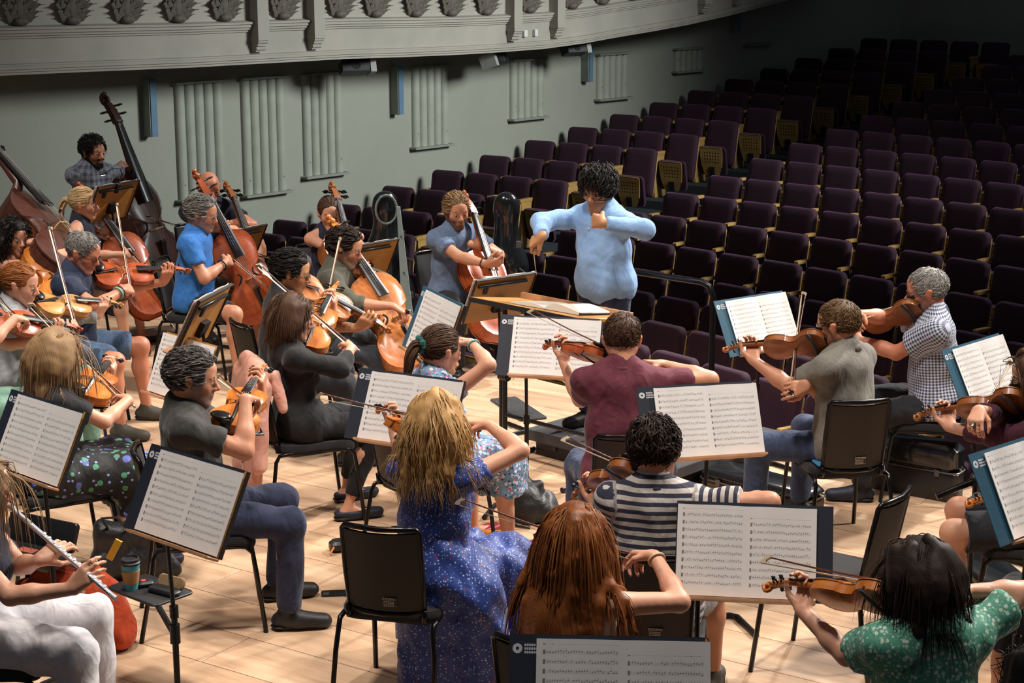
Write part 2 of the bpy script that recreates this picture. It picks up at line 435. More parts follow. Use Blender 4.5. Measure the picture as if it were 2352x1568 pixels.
for px, yt, yb, wh in ((332, 180, 313, 'above the bassist'), (902, 150, 262, 'between the third and fourth fluted panels'), (1340, 105, 187, 'above the seat rows'), (1682, 35, 72, 'near the dark end of the wall')):
    tt, zt = wallpt(px, yt); _, zb = wallpt(px, yb)
    t = thing('wall_light', 'slim vertical wall light with a blue front %s' % wh, 'wall light', frame(WP(tt, 0, zb), WU, WN, (0, 0, 1)), 'slim blue wall lights')
    obj('housing', MB().box((-.01, .07, (zt-zb)/2), (.085, .14, zt-zb), None, .004), SC_S, t)
    obj('front_plate', MB().box((.0, .146, (zt-zb)/2), (.08, .012, zt-zb-.006)), SC_B, t)
# ---- balcony
OV = 1.05
bot = [(-420, 196), (-200, 184), (0, 174), (200, 165), (442, 155), (620, 145), (800, 135), (930, 131), (1048, 126), (1150, 120), (1252, 112), (1340, 100), (1422, 85), (1500, 72), (1576, 58), (1671, 37), (1740, 19), (1810, 0), (1900, -26), (2000, -58)]
BPATH = [wallpt(x, y, OV) for x, y in bot]
PROF = [(-.9, .02), (-.05, .0), (0, 0), (0, .022), (.016, .028), (.016, .048), (.03, .054), (.03, .082), (.018, .088), (.018, .102), (-.02, .108), (-.02, .345), (.0, .35), (.0, .368), (.022, .374), (.022, .392), (.04, .40), (.04, .428), (.06, .434), (.06, .456), (-.015, .47), (-.03, .475), (-.03, 1.05), (.05, 1.07), (.05, 1.18), (-.9, 1.18)]
STUC = mat('cream_stucco', hexc('#a9a398'), .7, vs=2.2, c2=hexc('#9c988e'), bs=60, bst=.12)
bl = MB(); n = len(PROF); vs = []; fs = []
for t, z in BPATH:
    for o_, dz in PROF: vs.append(tuple(WP(t, OV+o_, z+dz)))
for i in range(len(BPATH)-1):
    for k in range(n-1): fs.append((i*n+k, (i+1)*n+k, (i+1)*n+k+1, i*n+k+1))
bl.add(vs, fs)
BALC = struct('trim_1', bl.mesh('balcony_front', auto=50), STUC)
sl = MB(); vs = []; fs = []
for t, z in BPATH:
    for o_, dz in ((-.02, .02), (OV-.1, .02)): vs.append(tuple(WP(t, o_, z+dz)))
for i in range(len(BPATH)-1): fs.append((2*i, 2*i+2, 2*i+3, 2*i+1))
struct('ceiling', sl.add(vs, fs).mesh('balcony_soffit'), PLASTER)
def bz(t):
    for (t0, z0), (t1, z1) in zip(BPATH, BPATH[1:]):
        if t0 <= t <= t1: return z0+(z1-z0)*(t-t0)/(t1-t0), (z1-z0)/(t1-t0)
    return BPATH[-1][1], 0
def bframe(px, up):   # frame on the balcony front under pixel column px
    for y in range(260, -140, -1):
        t, z = wallpt(px, y, OV)
        if z >= bz(t)[0]+up: break
    return t, bz(t)[0]
def leaf_mesh(L, Wd, curl):
    vs = []; fs = []; n = 7
    for i in range(n):
        s = i/(n-1); wv = Wd*(math.sin(math.pi*min(1, s*1.05+.12))**.8)*(1-.35*s)+.002
        y = .012+curl*s*s; z = L*s*(1-.06*s)
        if i % 2 and 0 < i < n-1: wv *= 1.16
        for f, dy in ((-1, -.012), (-.5, .012), (0, .002), (.5, .012), (1, -.012)): vs.append((f*wv, y+dy, z))
    for i in range(n-1):
        for k in range(4): fs.append((i*5+k, i*5+k+1, i*5+6+k, i*5+5+k))
    m = MB().add(vs, fs); return m.mesh('leaf', smooth=True)
LF = [leaf_mesh(.46, .045, .05), leaf_mesh(.15, .045, .05), leaf_mesh(.19, .055, .07), leaf_mesh(.22, .062, .08), leaf_mesh(.20, .05, .06)]
bs_ = MB(); bs_.ball((0, .03, .025), (.088, .055, .045), 14); bs_.ball((0, .0, .22), (.105, .035, .22), 14); LBASE = bs_.mesh('base', smooth=True)
ORN = mat('ornament_stone', hexc('#6f675d'), .75, vs=25, c2=hexc('#4f4a43'), bs=50, bst=.4)
ORNX = [46, 167, 292, 410, 517, 651, 781, 864, 956, 1038, 1118, 1218, 1315, 1385, 1453]
for q, px in enumerate(ORNX):
    t, z = bframe(px, .5)
    o = thing('palmette_ornament', 'grey carved palmette on the balcony front, %s from the left edge of the picture' % NUMW[q], 'ornament', frame(WP(t, OV-.02, z+.485), WU, WN, (0, 0, 1)), 'carved palmettes on the balcony')
    obj('base', LBASE, ORN, o)
    obj('leaf', LF[0], ORN, o, Matrix.Translation((0, .02, .02)))
    for s in (-1, 1):
        for me, x, z_, a in ((LF[1], .045, .035, 74), (LF[2], .04, .09, 80), (LF[3], .04, .165, 84), (LF[3], .04, .26, 76), (LF[1], .03, .04, 38), (LF[2], .035, .11, 50), (LF[2], .03, .19, 56), (LF[4], .02, .05, 15), (LF[4], .025, .16, 28)):
            obj('leaf', me, ORN, o, Matrix.Translation((s*x, .005, z_)) @ Matrix.Rotation(math.radians(s*a), 4, 'Y'))
for q, px in enumerate((590, 719, 1175, 1274, 1612, 1690)):
    t, z = bframe(px, .3)
    wv = .155
    o = thing('balcony_bracket', 'cream pilaster strip ending in a carved scroll corbel, %s from the left' % NUMW[q], 'bracket', frame(WP(t, OV, z), WU, WN, (0, 0, 1)), 'pilaster strips on the balcony')
    obj('strip', MB().box((0, .045, .72), (wv, .15, .86), None, .004), STUC, o)
    cb = MB()
    for (dz, dy, ww) in ((.275, .15, 1.1), (.25, .13, .95), (.215, .115, .9), (.18, .09, .85), (.15, .07, .8)): cb.box((0, dy/2-.03, dz), (wv*ww, dy+.02, .036))
    cb.tube([(-wv*.45, .085, .245), (wv*.45, .085, .245)], .028, 10); cb.tube([(-wv*.42, .05, .165), (wv*.42, .05, .165)], .02, 10)
    obj('corbel', cb, STUC, o)
for px, wh in ((1205, 'left'), (1229, 'right')):
    t, z = bframe(px, .2)
    o = obj('socket_box', MB().box((0, .02, .215), (.06, .05, .085), None, .004), mat('white_plastic', hexc('#e4e4e0'), .4), None, frame(WP(t, OV-.02, z), WU, WN, (0, 0, 1)))
    tag(o, 'small white socket box on the balcony front, %s one of the pair' % wh, 'socket box')
for q, (px, py, wd, rot, wh) in enumerate(((815, 158, .34, .5, 'above the cellists, with a white mounting plate'), (1140, 142, .34, -.3, 'between two fluted panels, with a looped cable'), (1318, 116, .30, .3, 'where the balcony starts to curve'))):
    t, z = wallpt(px, py, .72)
    o = thing('loudspeaker', 'black box loudspeaker hung under the balcony %s' % wh, 'speaker', frame(WP(t, .72, z), WU, WN, (0, 0, 1)) @ Matrix.Rotation(rot, 4, 'Z') @ Matrix.Rotation(.35, 4, 'X'), 'speakers under the balcony')
    obj('cabinet', MB().box((0, 0, .02), (wd, .2, .15), None, .008), BLACKP, o)
    obj('driver', MB().lathe([(.055, 0), (.05, .008), (.02, -.01)], 16, Matrix.Translation((0, .1, .02)) @ Matrix.Rotation(-math.pi/2, 4, 'X')), mat('speaker_cone', (.03, .03, .03), .7), o)
    sx = -1 if q == 1 else 1
    obj('mounting_plate', MB().box((sx*(wd/2+.035), 0, .02), (.07, .22, .18), None, .006), mat('grey_plate', hexc('#a9aaa6'), .5), o)
    obj('hanger', MB().tube([(0, -.02, .09), (0, -.02, .26)], .012, 8), BLACK, o)
# ================================================================== furniture
CHF = mat('chair_fabric', hexc('#1d1d20'), .9, vs=220, bs=260, bst=.3, sheen=.2)
CHB = mat('chair_back_mesh', hexc('#2b241d'), .55, vs=300, c2=hexc('#1f1a15'), bs=420, bst=.35)
CHT = mat('chair_tube', (.01, .01, .011), .25, .5)
LBL = mat('label_print', hexc('#d5cfc6'), .5)
def text_mesh(txt, size, name='lettering'):
    c = bpy.data.curves.new('t', 'FONT'); c.body = txt; c.size = size; c.align_x = 'CENTER'; c.align_y = 'CENTER'; c.extrude = .0003; c.resolution_u = 2
    o = bpy.data.objects.new('t', c); COL.objects.link(o)
    bpy.context.view_layer.update()
    me = bpy.data.meshes.new_from_object(o); me.name = name
    bpy.data.objects.remove(o); bpy.data.curves.remove(c); return me
def mesh_xf(me, M):
    me.transform(M); return me
def chair_proto():
    P = []
    st = MB(); o = rrect(.43, .44, .07, 5); n = len(o); vs = []; fs = []
    for f, z in ((.97, .425), (1, .44), (1, .465), (.96, .482), (.7, .488), (.3, .486)):
        for x, y in o: vs.append((x*f, y*f, z-.012*(y > .16)*(y-.16)/.06))
    for k in range(5):
        for i in range(n): fs.append((k*n+i, k*n+(i+1) % n, (k+1)*n+(i+1) % n, (k+1)*n+i))
    fs += [tuple(range(n-1, -1, -1)), tuple(range(5*n, 6*n))]
    P.append(('seat', st.add(vs, fs).mesh('seat', auto=45), CHF))
    L = Matrix.Translation((0, -.225, .47)) @ Matrix.Rotation(math.radians(11), 4, 'X') @ Matrix.Diagonal((.80, 1, 1.02, 1))
    # back panel, gently curved; rear face dark mesh, framed in black
    def bow_(x): return -.035*(1-(x/.215)**2)
    bp = MB(); vs = []; fs = []; nx = 9; nz = 6
    for yy in (0, .012):
        for j in range(nz):
            for i in range(nx):
                x = -.2+.4*i/(nx-1); z = .03+.355*j/(nz-1); vs.append((x, bow_(x)+yy, z))
    for s_ in (0, 1):
        for j in range(nz-1):
            for i in range(nx-1):
                a = s_*nx*nz+j*nx+i; fs.append((a, a+1, a+nx+1, a+nx))
    bp.add(vs, fs, L)
    fr = MB()
    def rail(z0, z1, x0, x1): pass
    pts = [(-.205, bow_(.205)+.006, .02), (-.21, bow_(.205)+.006, .2), (-.208, bow_(.205)+.006, .385), (-.19, bow_(.19)+.006, .402)]+[(x, bow_(x)+.006, .406) for x in (-.12, 0, .12)]+[(.19, bow_(.19)+.006, .402), (.208, bow_(.205)+.006, .385), (.21, bow_(.205)+.006, .2), (.205, bow_(.205)+.006, .02)]+[(x, bow_(x)+.006, .012) for x in (.12, 0, -.12)]
    fr.tube(pts, .0125, 8, L, closed=True)
    front = MB(); vs = []; fs = []
    for j in range(nz):
        for i in range(nx):
            x = -.195+.39*i/(nx-1); z = .03+.35*j/(nz-1); e = min(1, min(.195-abs(x), min(z-.03, .38-z))/.03); vs.append((x, bow_(x)+.013+.014*max(0, e), z))
    for j in range(nz-1):
        for i in range(nx-1): a = j*nx+i; fs.append((a, a+1, a+nx+1, a+nx))
    front.add(vs, fs, L)
    lp = MB(); lp.box((.035, bow_(.035)-.0015, .075), (.075, .002, .042), L)
    txt = mesh_xf(text_mesh('AMADEUS', .0155), L @ Matrix.Translation((.03, bow_(.03)-.0035, .089)) @ Matrix.Rotation(math.pi, 4, 'Z') @ Matrix.Rotation(math.pi/2, 4, 'X') )
    ln = MB()
    for r in range(4):
        for q in range(5): ln.box((.008+q*.0115-.002, bow_(.03)-.0036, .078-r*.007), (.009, .0008, .003), L)
    bx_ = MB(); bx_.tube([(-.0005, bow_(.03)-.003, .056), (.0705, bow_(.03)-.003, .056), (.0705, bow_(.03)-.003, .094), (-.0005, bow_(.03)-.003, .094)], .0009, 4, L, closed=True)
    P.append(('backrest', bp.mesh('backrest', auto=45), CHB, [('back_pad', front.mesh('back_pad', auto=45), CHF), ('label_plate', lp.mesh('label_plate'), BLACKP), ('lettering', txt, LBL), ('small_print', ln.mesh('small_print'), LBL), ('label_border', bx_.mesh('label_border'), LBL)]))
    P.append(('back_frame', fr.mesh('back_frame', smooth=True), CHT))
    for s in (-1, 1):
        x = s*.205
        P.append(('leg', MB().tube([(x*1.06, .25, 0), (x*1.02, .215, .3), (x, .2, .40), (x, .17, .43), (x, .1, .44), (x, 0, .44)], .0115, 8).mesh('leg', smooth=True), CHT))
        P.append(('leg', MB().tube([(x*1.1, -.33, 0), (x*1.05, -.27, .3), (x, -.255, .40), (x, -.235, .435), (x, -.17, .44), (x, 0, .44)], .0115, 8).mesh('leg', smooth=True), CHT))
        P.append(('hinge_bracket', MB().tube([(s*.165, -.19, .44), (s*.165, -.235, .45), (s*.165, -.24, .5)], .013, 8).mesh('hinge_bracket', smooth=True), CHT))
    P.append(('cross_bar', MB().tube([(-.205, -.18, .437), (.205, -.18, .437)], .011, 8).mesh('cross_bar', smooth=True), CHT))
    return P
CHAIR = chair_proto()
def yawM(p, psi, z=0):     # +y of the thing looks along psi (0 away from the camera, 90 to the right)
    return TR((p[0], p[1], z), -math.radians(psi))
def chair(p, psi, label, group='black orchestra chairs'):
    return place(CHAIR, 'orchestra_chair', label, 'chair', yawM(p, psi), group)
# ---- music stands
DESKW = wood_mat('desk_ply', hexc('#9a6a35'), hexc('#b5823f'), hexc('#c4924f'), (1, 1, 5), .45)
LIPW = wood_mat('desk_edge', hexc('#9c6f4c'), hexc('#b98861'), hexc('#c99a72'), (6, 1, 1), .45)
NAVY = mat('navy_folder_card', hexc('#1d2433'), .55, vs=60)
TEALF = mat('teal_folder_card', hexc('#2f5a70'), .5, vs=60)
PRINTW = mat('white_print', hexc('#cfd2da'), .5)
def page_mat():
    m, nt, b = nodes('printed_music')
    tc = N(nt, 'ShaderNodeTexCoord').outputs['Object']; sx = N(nt, 'ShaderNodeSeparateXYZ'); nt.links.new(tc, sx.inputs[0])
    x, z = sx.outputs[0], sx.outputs[2]
    oi = N(nt, 'ShaderNodeObjectInfo').outputs['Random']
    rv = math_(nt, 'DIVIDE', math_(nt, 'ADD', z, .1505), .0258); row = math_(nt, 'FLOOR', rv); fv = math_(nt, 'FRACT', rv)
    uu = math_(nt, 'DIVIDE', x, .0072); cell = math_(nt, 'FLOOR', uu); fu = math_(nt, 'SUBTRACT', math_(nt, 'FRACT', uu), .5)
    cx = N(nt, 'ShaderNodeCombineXYZ'); nt.links.new(cell, cx.inputs[0]); nt.links.new(row, cx.inputs[1]); nt.links.new(math_(nt, 'MULTIPLY', oi, 90), cx.inputs[2])
    wn = N(nt, 'ShaderNodeTexWhiteNoise', noise_dimensions='3D'); nt.links.new(cx.outputs[0], wn.inputs[0])
    # melody wanders: smooth noise along the line plus a little jitter
    mel = noise(nt, cx.outputs[0], .23, 1).outputs[0]
    ctr = math_(nt, 'ADD', math_(nt, 'MULTIPLY_ADD', mel, .35, .16), math_(nt, 'MULTIPLY', wn.outputs[0], .26))
    dx = math_(nt, 'MULTIPLY', fu, .0072); dz = math_(nt, 'MULTIPLY', math_(nt, 'SUBTRACT', fv, ctr), .0258)
    d2 = math_(nt, 'SQRT', math_(nt, 'ADD', math_(nt, 'MULTIPLY', dx, dx), math_(nt, 'MULTIPLY', math_(nt, 'MULTIPLY', dz, dz), 1.6)))
    head = math_(nt, 'LESS_THAN', d2, .0019)
    sv = math_(nt, 'SUBTRACT', fv, ctr)
    stem = math_(nt, 'MULTIPLY', math_(nt, 'LESS_THAN', math_(nt, 'ABSOLUTE', math_(nt, 'SUBTRACT', fu, .22)), .07), math_(nt, 'MULTIPLY', math_(nt, 'GREATER_THAN', sv, 0), math_(nt, 'LESS_THAN', sv, .26)))
    on = math_(nt, 'GREATER_THAN', wn.outputs[0], .12)
    note = math_(nt, 'MULTIPLY', math_(nt, 'MAXIMUM', head, math_(nt, 'MULTIPLY', stem, .7)), on)
    band = math_(nt, 'MULTIPLY', math_(nt, 'GREATER_THAN', fv, .26), math_(nt, 'LESS_THAN', fv, .62))
    lines = math_(nt, 'MULTIPLY', math_(nt, 'LESS_THAN', math_(nt, 'FRACT', math_(nt, 'DIVIDE', math_(nt, 'SUBTRACT', fv, .26), .0875)), .34), band)
    ink = math_(nt, 'MAXIMUM', math_(nt, 'MULTIPLY', note, .8), math_(nt, 'MULTIPLY', lines, .42))
    ax = math_(nt, 'ABSOLUTE', x)
    clef = math_(nt, 'MULTIPLY', math_(nt, 'LESS_THAN', math_(nt, 'FRACT', math_(nt, 'DIVIDE', math_(nt, 'ADD', x, .2175), .2292)), .028), math_(nt, 'MULTIPLY', math_(nt, 'GREATER_THAN', fv, .2), math_(nt, 'LESS_THAN', fv, .7)))
    ink = math_(nt, 'MAXIMUM', ink, math_(nt, 'MULTIPLY', clef, .75))
    inx = math_(nt, 'MULTIPLY', math_(nt, 'GREATER_THAN', ax, .0125), math_(nt, 'LESS_THAN', ax, .2175))
    # right-hand page starts one stave lower
    right = math_(nt, 'GREATER_THAN', x, 0)
    top = math_(nt, 'SUBTRACT', .142, math_(nt, 'MULTIPLY', right, .026))
    inz = math_(nt, 'MULTIPLY', math_(nt, 'GREATER_THAN', z, -.125), math_(nt, 'LESS_THAN', z, top))
    ink = math_(nt, 'MULTIPLY', ink, math_(nt, 'MULTIPLY', inx, inz))
    n = noise(nt, tc, 14, 2)
    pap = mixc(nt, n.outputs[0], hexc('#d9d6d4'), hexc('#e6e4e3'))
    nt.links.new(mixc(nt, ink, pap, hexc('#26242a')), b.inputs['Base Color']); b.inputs['Roughness'].default_value = .75
    return m
PAGE = page_mat()
def page_mesh(curl=.006):
    mb = MB(); vs = []; fs = []; nx = 17
    for i in range(nx):
        x = -.235+.47*i/(nx-1); a = abs(x)/.235; y = .004+.010*math.sin(min(1, a*1.3)*math.pi)*.6+curl*(max(0, a-.8)/.2)**2
        if abs(x) < 1e-6: y = .001
        for z in (-.155, 0, .155): vs.append((x, y, z))
    for i in range(nx-1):
        for j in range(2): fs.append((i*3+j, i*3+3+j, i*3+4+j, i*3+1+j))
    vs2 = [(x, y-.003 if y > .003 else 0, z) for x, y, z in vs]; k = len(vs)
    fs2 = [tuple(reversed([q+k for q in f])) for f in fs]
    ed_ = []
    for i in range(nx-1): ed_ += [(i*3, i*3+3, k+i*3+3, k+i*3), (i*3+2, i*3+5, k+i*3+5, k+i*3+2)]
    for j in range(2): ed_ += [(j, j+1, k+j+1, k+j), ((nx-1)*3+j, (nx-1)*3+j+1, k+(nx-1)*3+j+1, k+(nx-1)*3+j)]
    return mb.add(vs+vs2, fs+fs2+ed_).mesh('pages', auto=40)
PAGES = page_mesh(); PSC = Matrix.Diagonal((1.07, 1, 1.07, 1))
# stand, modelled with the desk centre at the origin: x right for the reader, y towards the reader, z up along the desk
dk = MB(); dk.box((0, -.008, 0), (.49, .012, .35), None, .003); DK = dk.mesh('desk', auto=35)
lp_ = MB(); lp_.box((0, .025, -.178), (.50, .06, .012), None, .003); LIP = lp_.mesh('ledge', auto=35)
rl = MB(); rl.tube([(-.17, -.028, .13), (.225, -.028, .13)], .011, 8); RAIL = rl.mesh('back_rail', smooth=True)
eg = MB(); eg.box((0, -.014, .174), (.495, .018, .006)); eg.box((-.246, -.014, 0), (.005, .018, .345)); eg.box((.246, -.014, 0), (.005, .018, .345)); EDGE = eg.mesh('edging')
cl_ = MB(); cl_.box((.15, -.032, .10), (.012, .012, .06)); cl_.box((.17, -.032, .10), (.012, .012, .06)); CLIP = cl_.mesh('clip')
fo = MB(); fo.box((-.044, .001, .002), (.53, .004, .330)); FOLD = fo.mesh('folder')
lg_ = MB(); n = 20; vs = []; fs = []
for i in range(n):
    a = 2*math.pi*i/n
    for r in (.0045, .0135): vs.append((-.287+r*math.cos(a), .0036, .128+r*math.sin(a)))
for i in range(n): fs.append((2*i, 2*i+1, 2*((i+1) % n)+1, 2*((i+1) % n)))
lg_.add(vs, fs); RING = lg_.mesh('ring_emblem')
lt = MB()
for r in range(3):
    for q in range((5, 7, 6)[r]): lt.box((-.2655+q*.0062, .0036, .1375-r*.0098), (.0048, .0006, .0068))
LTR = lt.mesh('emblem_lettering')
TBR = MB().box((0, -.03, -.05), (.09, .03, .09)).mesh('tilt_bracket')
def solve_top(tl, tr, W):
    a = G(*tl, 2.15); b = G(*tr, 2.15); D = W/(a-b).length*1.0
    return H-D
def stand(tl, tr, label, W=.47, z=None, tilt=27, folder=NAVY, music=True, back=False, mlabel='', pole_dx=0, h_pole=True, psi_off=0, base_rot=0, fdx=0):
    """tl, tr: where the top corners of the open pages (or of the desk) show; gives place and heading"""
    zs = solve_top(tl, tr, W)
    zt = min(1.34, max(1.1, zs)) if z is None else z
    a, b = G(*tl, zt), G(*tr, zt); m = (a+b)/2; e = (b-a); e.z = 0; e.normalize()
    if back: e = -e       # pages on the far side: the reader's right is the viewer's left
    if psi_off: e = Matrix.Rotation(math.radians(psi_off), 3, 'Z') @ e
    n = Vector((e.y, -e.x, 0))
    t = math.radians(tilt)
    U = Vector((0, 0, math.cos(t)))-n*math.sin(t); Nn = n*math.cos(t)+Vector((0, 0, math.sin(t)))
    top = .166 if not back else .175
    c = m-U*top
    F = frame(c, e, Nn, U)           # e x Nn = U ?
    if e.cross(Nn).dot(U) < 0: print('LEFT-HANDED', label)
    base = c-Nn*.03+e*pole_dx; base.z = 0
    Mb = frame(base, e, n, (0, 0, 1))
    t_ = thing('music_stand', label, 'music stand', Mb, 'music stands')
    L = Mb.inverted() @ F
    d = obj('desk', DK, DESKW, t_, L); obj('ledge', LIP, LIPW, d); obj('edging', EDGE, BLACKP, d); obj('back_rail', RAIL, BLACK, d); obj('clip', CLIP, BLACKP, d)
    hc = (L @ Vector((pole_dx, -.03, -.05)))
    obj('pole', MB().tube([(0, 0, .02), (0, 0, .55)], .0135, 10).tube([(0, 0, .5), (hc.x, hc.y, hc.z)], .0095, 10).tube([(0, 0, .52), (0, 0, .57)], .019, 10), BLACK, t_)
    obj('tilt_bracket', TBR, BLACK, d)
    R_ = Matrix.Rotation(base_rot, 4, 'Z')
    obj('base', MB().tube([(-.2, .22, .015), (-.19, -.02, .015), (-.16, -.05, .015), (.16, -.05, .015), (.19, -.02, .015), (.2, .22, .015)], .014, 8, R_).tube([(0, -.05, .015), (0, 0, .03)], .016, 8, R_), BLACK, t_)
    if music:
        if folder is not None:
            f = tag(obj('music_folder', FOLD, folder, None, F @ Matrix.Translation((fdx, 0, 0)) @ PSC), 'dark card music folder behind the pages, %s' % mlabel, 'folder', 'music folders')
            if not fdx: obj('ring_emblem', RING, PRINTW, f); obj('emblem_lettering', LTR, PRINTW, f)
        s = tag(obj('sheet_music', PAGES, PAGE, None, F @ Matrix.Translation((0, .004, 0)) @ PSC), 'open printed music pages %s' % mlabel, 'sheet music', 'open sheet music')
    import os
    if os.environ.get('DBG'): print('stand %-40s zsolve %.2f used %.2f psi %.0f' % (label[:40], zs, zt, math.degrees(math.atan2(n.x, n.y))))
    return F, t_
stand((45, 905), (198, 952), 'wooden music stand in front of the flute players on the left', z=1.2, mlabel='in front of the woman with straight blonde hair')
stand((372, 1032), (570, 1090), 'music stand with a tray, beside the man in dark grey tee', pole_dx=-.17, z=1.2, mlabel='above the stand tray with the coffee cup')
stand((855, 853), (1070, 880), 'music stand shared by the blonde woman in the blue dress', z=1.16, mlabel='in front of the woman in the blue dress')
stand((1175, 728), (1390, 738), 'music stand of the man in the maroon tee', pole_dx=-.17, z=1.13, mlabel='in front of the man in the maroon tee')
stand((1498, 893), (1735, 880), 'music stand beyond the man in the striped tee', z=1.17, mlabel='in front of the man in the striped tee')
stand((1556, 1157), (1878, 1170), 'music stand in front of the woman in the green blouse', pole_dx=-.17, z=1.17, fdx=.075, mlabel='in front of the woman in the green blouse')
stand((1232, 1466), (1632, 1474), 'nearest music stand, cut by the bottom edge', z=1.2, mlabel='at the bottom edge below the long red hair')
stand((1668, 692), (1795, 672), 'music stand ahead of the man in the grey patterned shirt', folder=TEALF, mlabel='ahead of the man in the grey patterned shirt')
stand((2180, 805), (2300, 768), 'music stand just behind the man in the gingham shirt', z=1.2, folder=TEALF, mlabel='just behind the man in the gingham shirt')
stand((2247, 1045), (2432, 985), 'music stand at the right edge of the picture', folder=TEALF, mlabel='at the right edge of the picture')
stand((985, 667), (1062, 705), 'small music stand left of the conductor desk', folder=TEALF, mlabel='left of the conductor desk', tilt=22)
stand((408, 762), (470, 800), 'music stand turned almost edge-on beside the grey-haired viola player', folder=None, mlabel='seen nearly edge-on beside the denim shorts', tilt=22, psi_off=15)
stand((218, 428), (322, 410), 'music stand seen from behind with a clip lamp, before the bassist', W=.505, back=True, folder=None, mlabel='before the standing bassist')
stand((514, 532), (614, 512), 'music stand seen from behind, below the bald cellist', z=.98, W=.505, back=True, folder=None, mlabel='below the bald cellist')
stand((450, 690), (532, 648), 'music stand seen from behind, below the cellist in blue', W=.505, back=True, folder=None, mlabel='below the cellist in the bright blue tee')
stand((815, 562), (898, 548), 'music stand seen from behind, beyond the man in olive', W=.505, back=True, folder=None, mlabel='beyond the man in the olive shirt')
stand((1092, 642), (1230, 622), 'music stand seen from behind, below the cellist in blue-grey', W=.505, back=True, folder=None, mlabel='below the cellist in the blue-grey tee')
# ---- conductor's desk, score, podium, rail
zc_ = 1.04
dc = G(1262, 706, zc_); de = (G(1455, 715, zc_)-G(1187, 665, zc_)); de.z = 0; de.normalize(); dn = Vector((-de.y, de.x, 0))
if dn.y < 0: dn = -dn        # towards the conductor
tl_ = math.radians(9); U_ = -dn*math.cos(tl_)+Vector((0, 0, math.sin(tl_))); Nn_ = dn*math.sin(tl_)+Vector((0, 0, math.cos(tl_)))
DF = frame(dc, -de, U_, Nn_)
base = Vector((dc.x, dc.y, 0)); Mb = frame(base, -de, -dn, (0, 0, 1))
t_ = thing('conductor_desk', 'wide wooden conductor desk with a raised ledge, on black legs', 'desk', Mb)
L = Mb.inverted() @ DF
d = obj('desk_top', MB().box((0, 0, -.011), (.92, .46, .022), None, .003), DESKW, t_, L)
obj('ledge', MB().box((0, -.235, .012), (.92, .018, .05), None, .003), LIPW, d); obj('rim', MB().box((0, .231, -.016), (.92, .012, .03)), BLACKP, d)
for s in (-1, 1):
    obj('leg', MB().tube([(s*.36, .02, .02), (s*.36, .02, .98)], .016, 10), BLACK, t_)
    obj('foot', MB().tube([(s*.36, -.25, .018), (s*.36, .27, .018)], .018, 8), BLACK, t_)
obj('cross_bar', MB().tube([(-.36, .02, .3), (.36, .02, .3)], .014, 8), BLACK, t_)
obj('clamp', MB().tube([(.33, .02, .55), (.40, .02, .55)], .03, 10), BLACKP, t_)
# open score
def score_mesh():
    mb = MB(); vs = []; fs = []; nx = 21
    for i in range(nx):
        x = -.25+.5*i/(nx-1); a = abs(x)/.25
        th = (.048 if x < 0 else .022)
        y = .006+th*(math.sin(min(1, a*1.9+.06)*math.pi/2))*(1-.78*a**1.6)
        vs += [(x, -.165, y), (x, .165, y), (x*1.02, -.165, 0), (x*1.02, .165, 0)]
    for i in range(nx-1):
        b = i*4; fs += [(b, b+4, b+5, b+1), (b+2, b+3, b+7, b+6), (b, b+2, b+6, b+4), (b+1, b+5, b+7, b+3)]
    fs += [(0, 1, 3, 2), ((nx-1)*4, (nx-1)*4+2, (nx-1)*4+3, (nx-1)*4+1)]
    return mb.add(vs, fs).mesh('page_block', auto=40)
scd = thing('open_score', 'thick open conductor score lying on the wooden desk', 'score', DF @ Matrix.Translation((-.07, -.02, .003)) @ Matrix.Rotation(math.radians(6), 4, 'Z'))
sm, nt, b = nodes('score_print'); v = coord(nt, 'Object'); sx = N(nt, 'ShaderNodeSeparateXYZ'); nt.links.new(v, sx.inputs[0])
br = math_(nt, 'LESS_THAN', math_(nt, 'FRACT', math_(nt, 'MULTIPLY', sx.outputs[1], 95)), .45); nn = noise(nt, v, 160, 2).outputs[0]
ins = math_(nt, 'MULTIPLY', math_(nt, 'LESS_THAN', math_(nt, 'ABSOLUTE', sx.outputs[1]), .14), math_(nt, 'MULTIPLY', math_(nt, 'GREATER_THAN', math_(nt, 'ABSOLUTE', sx.outputs[0]), .04), math_(nt, 'LESS_THAN', math_(nt, 'ABSOLUTE', sx.outputs[0]), .225)))
nt.links.new(mixc(nt, math_(nt, 'MULTIPLY', math_(nt, 'MULTIPLY', br, nn), math_(nt, 'MULTIPLY', ins, .75)), hexc('#d8d3c9'), hexc('#3a3836')), b.inputs['Base Color']); b.inputs['Roughness'].default_value = .7
obj('page_block', score_mesh(), sm, scd); obj('spiral_binding', MB().tube([(-.256, -.16, .006), (-.256, .16, .006)], .006, 6), BLACKP, scd)
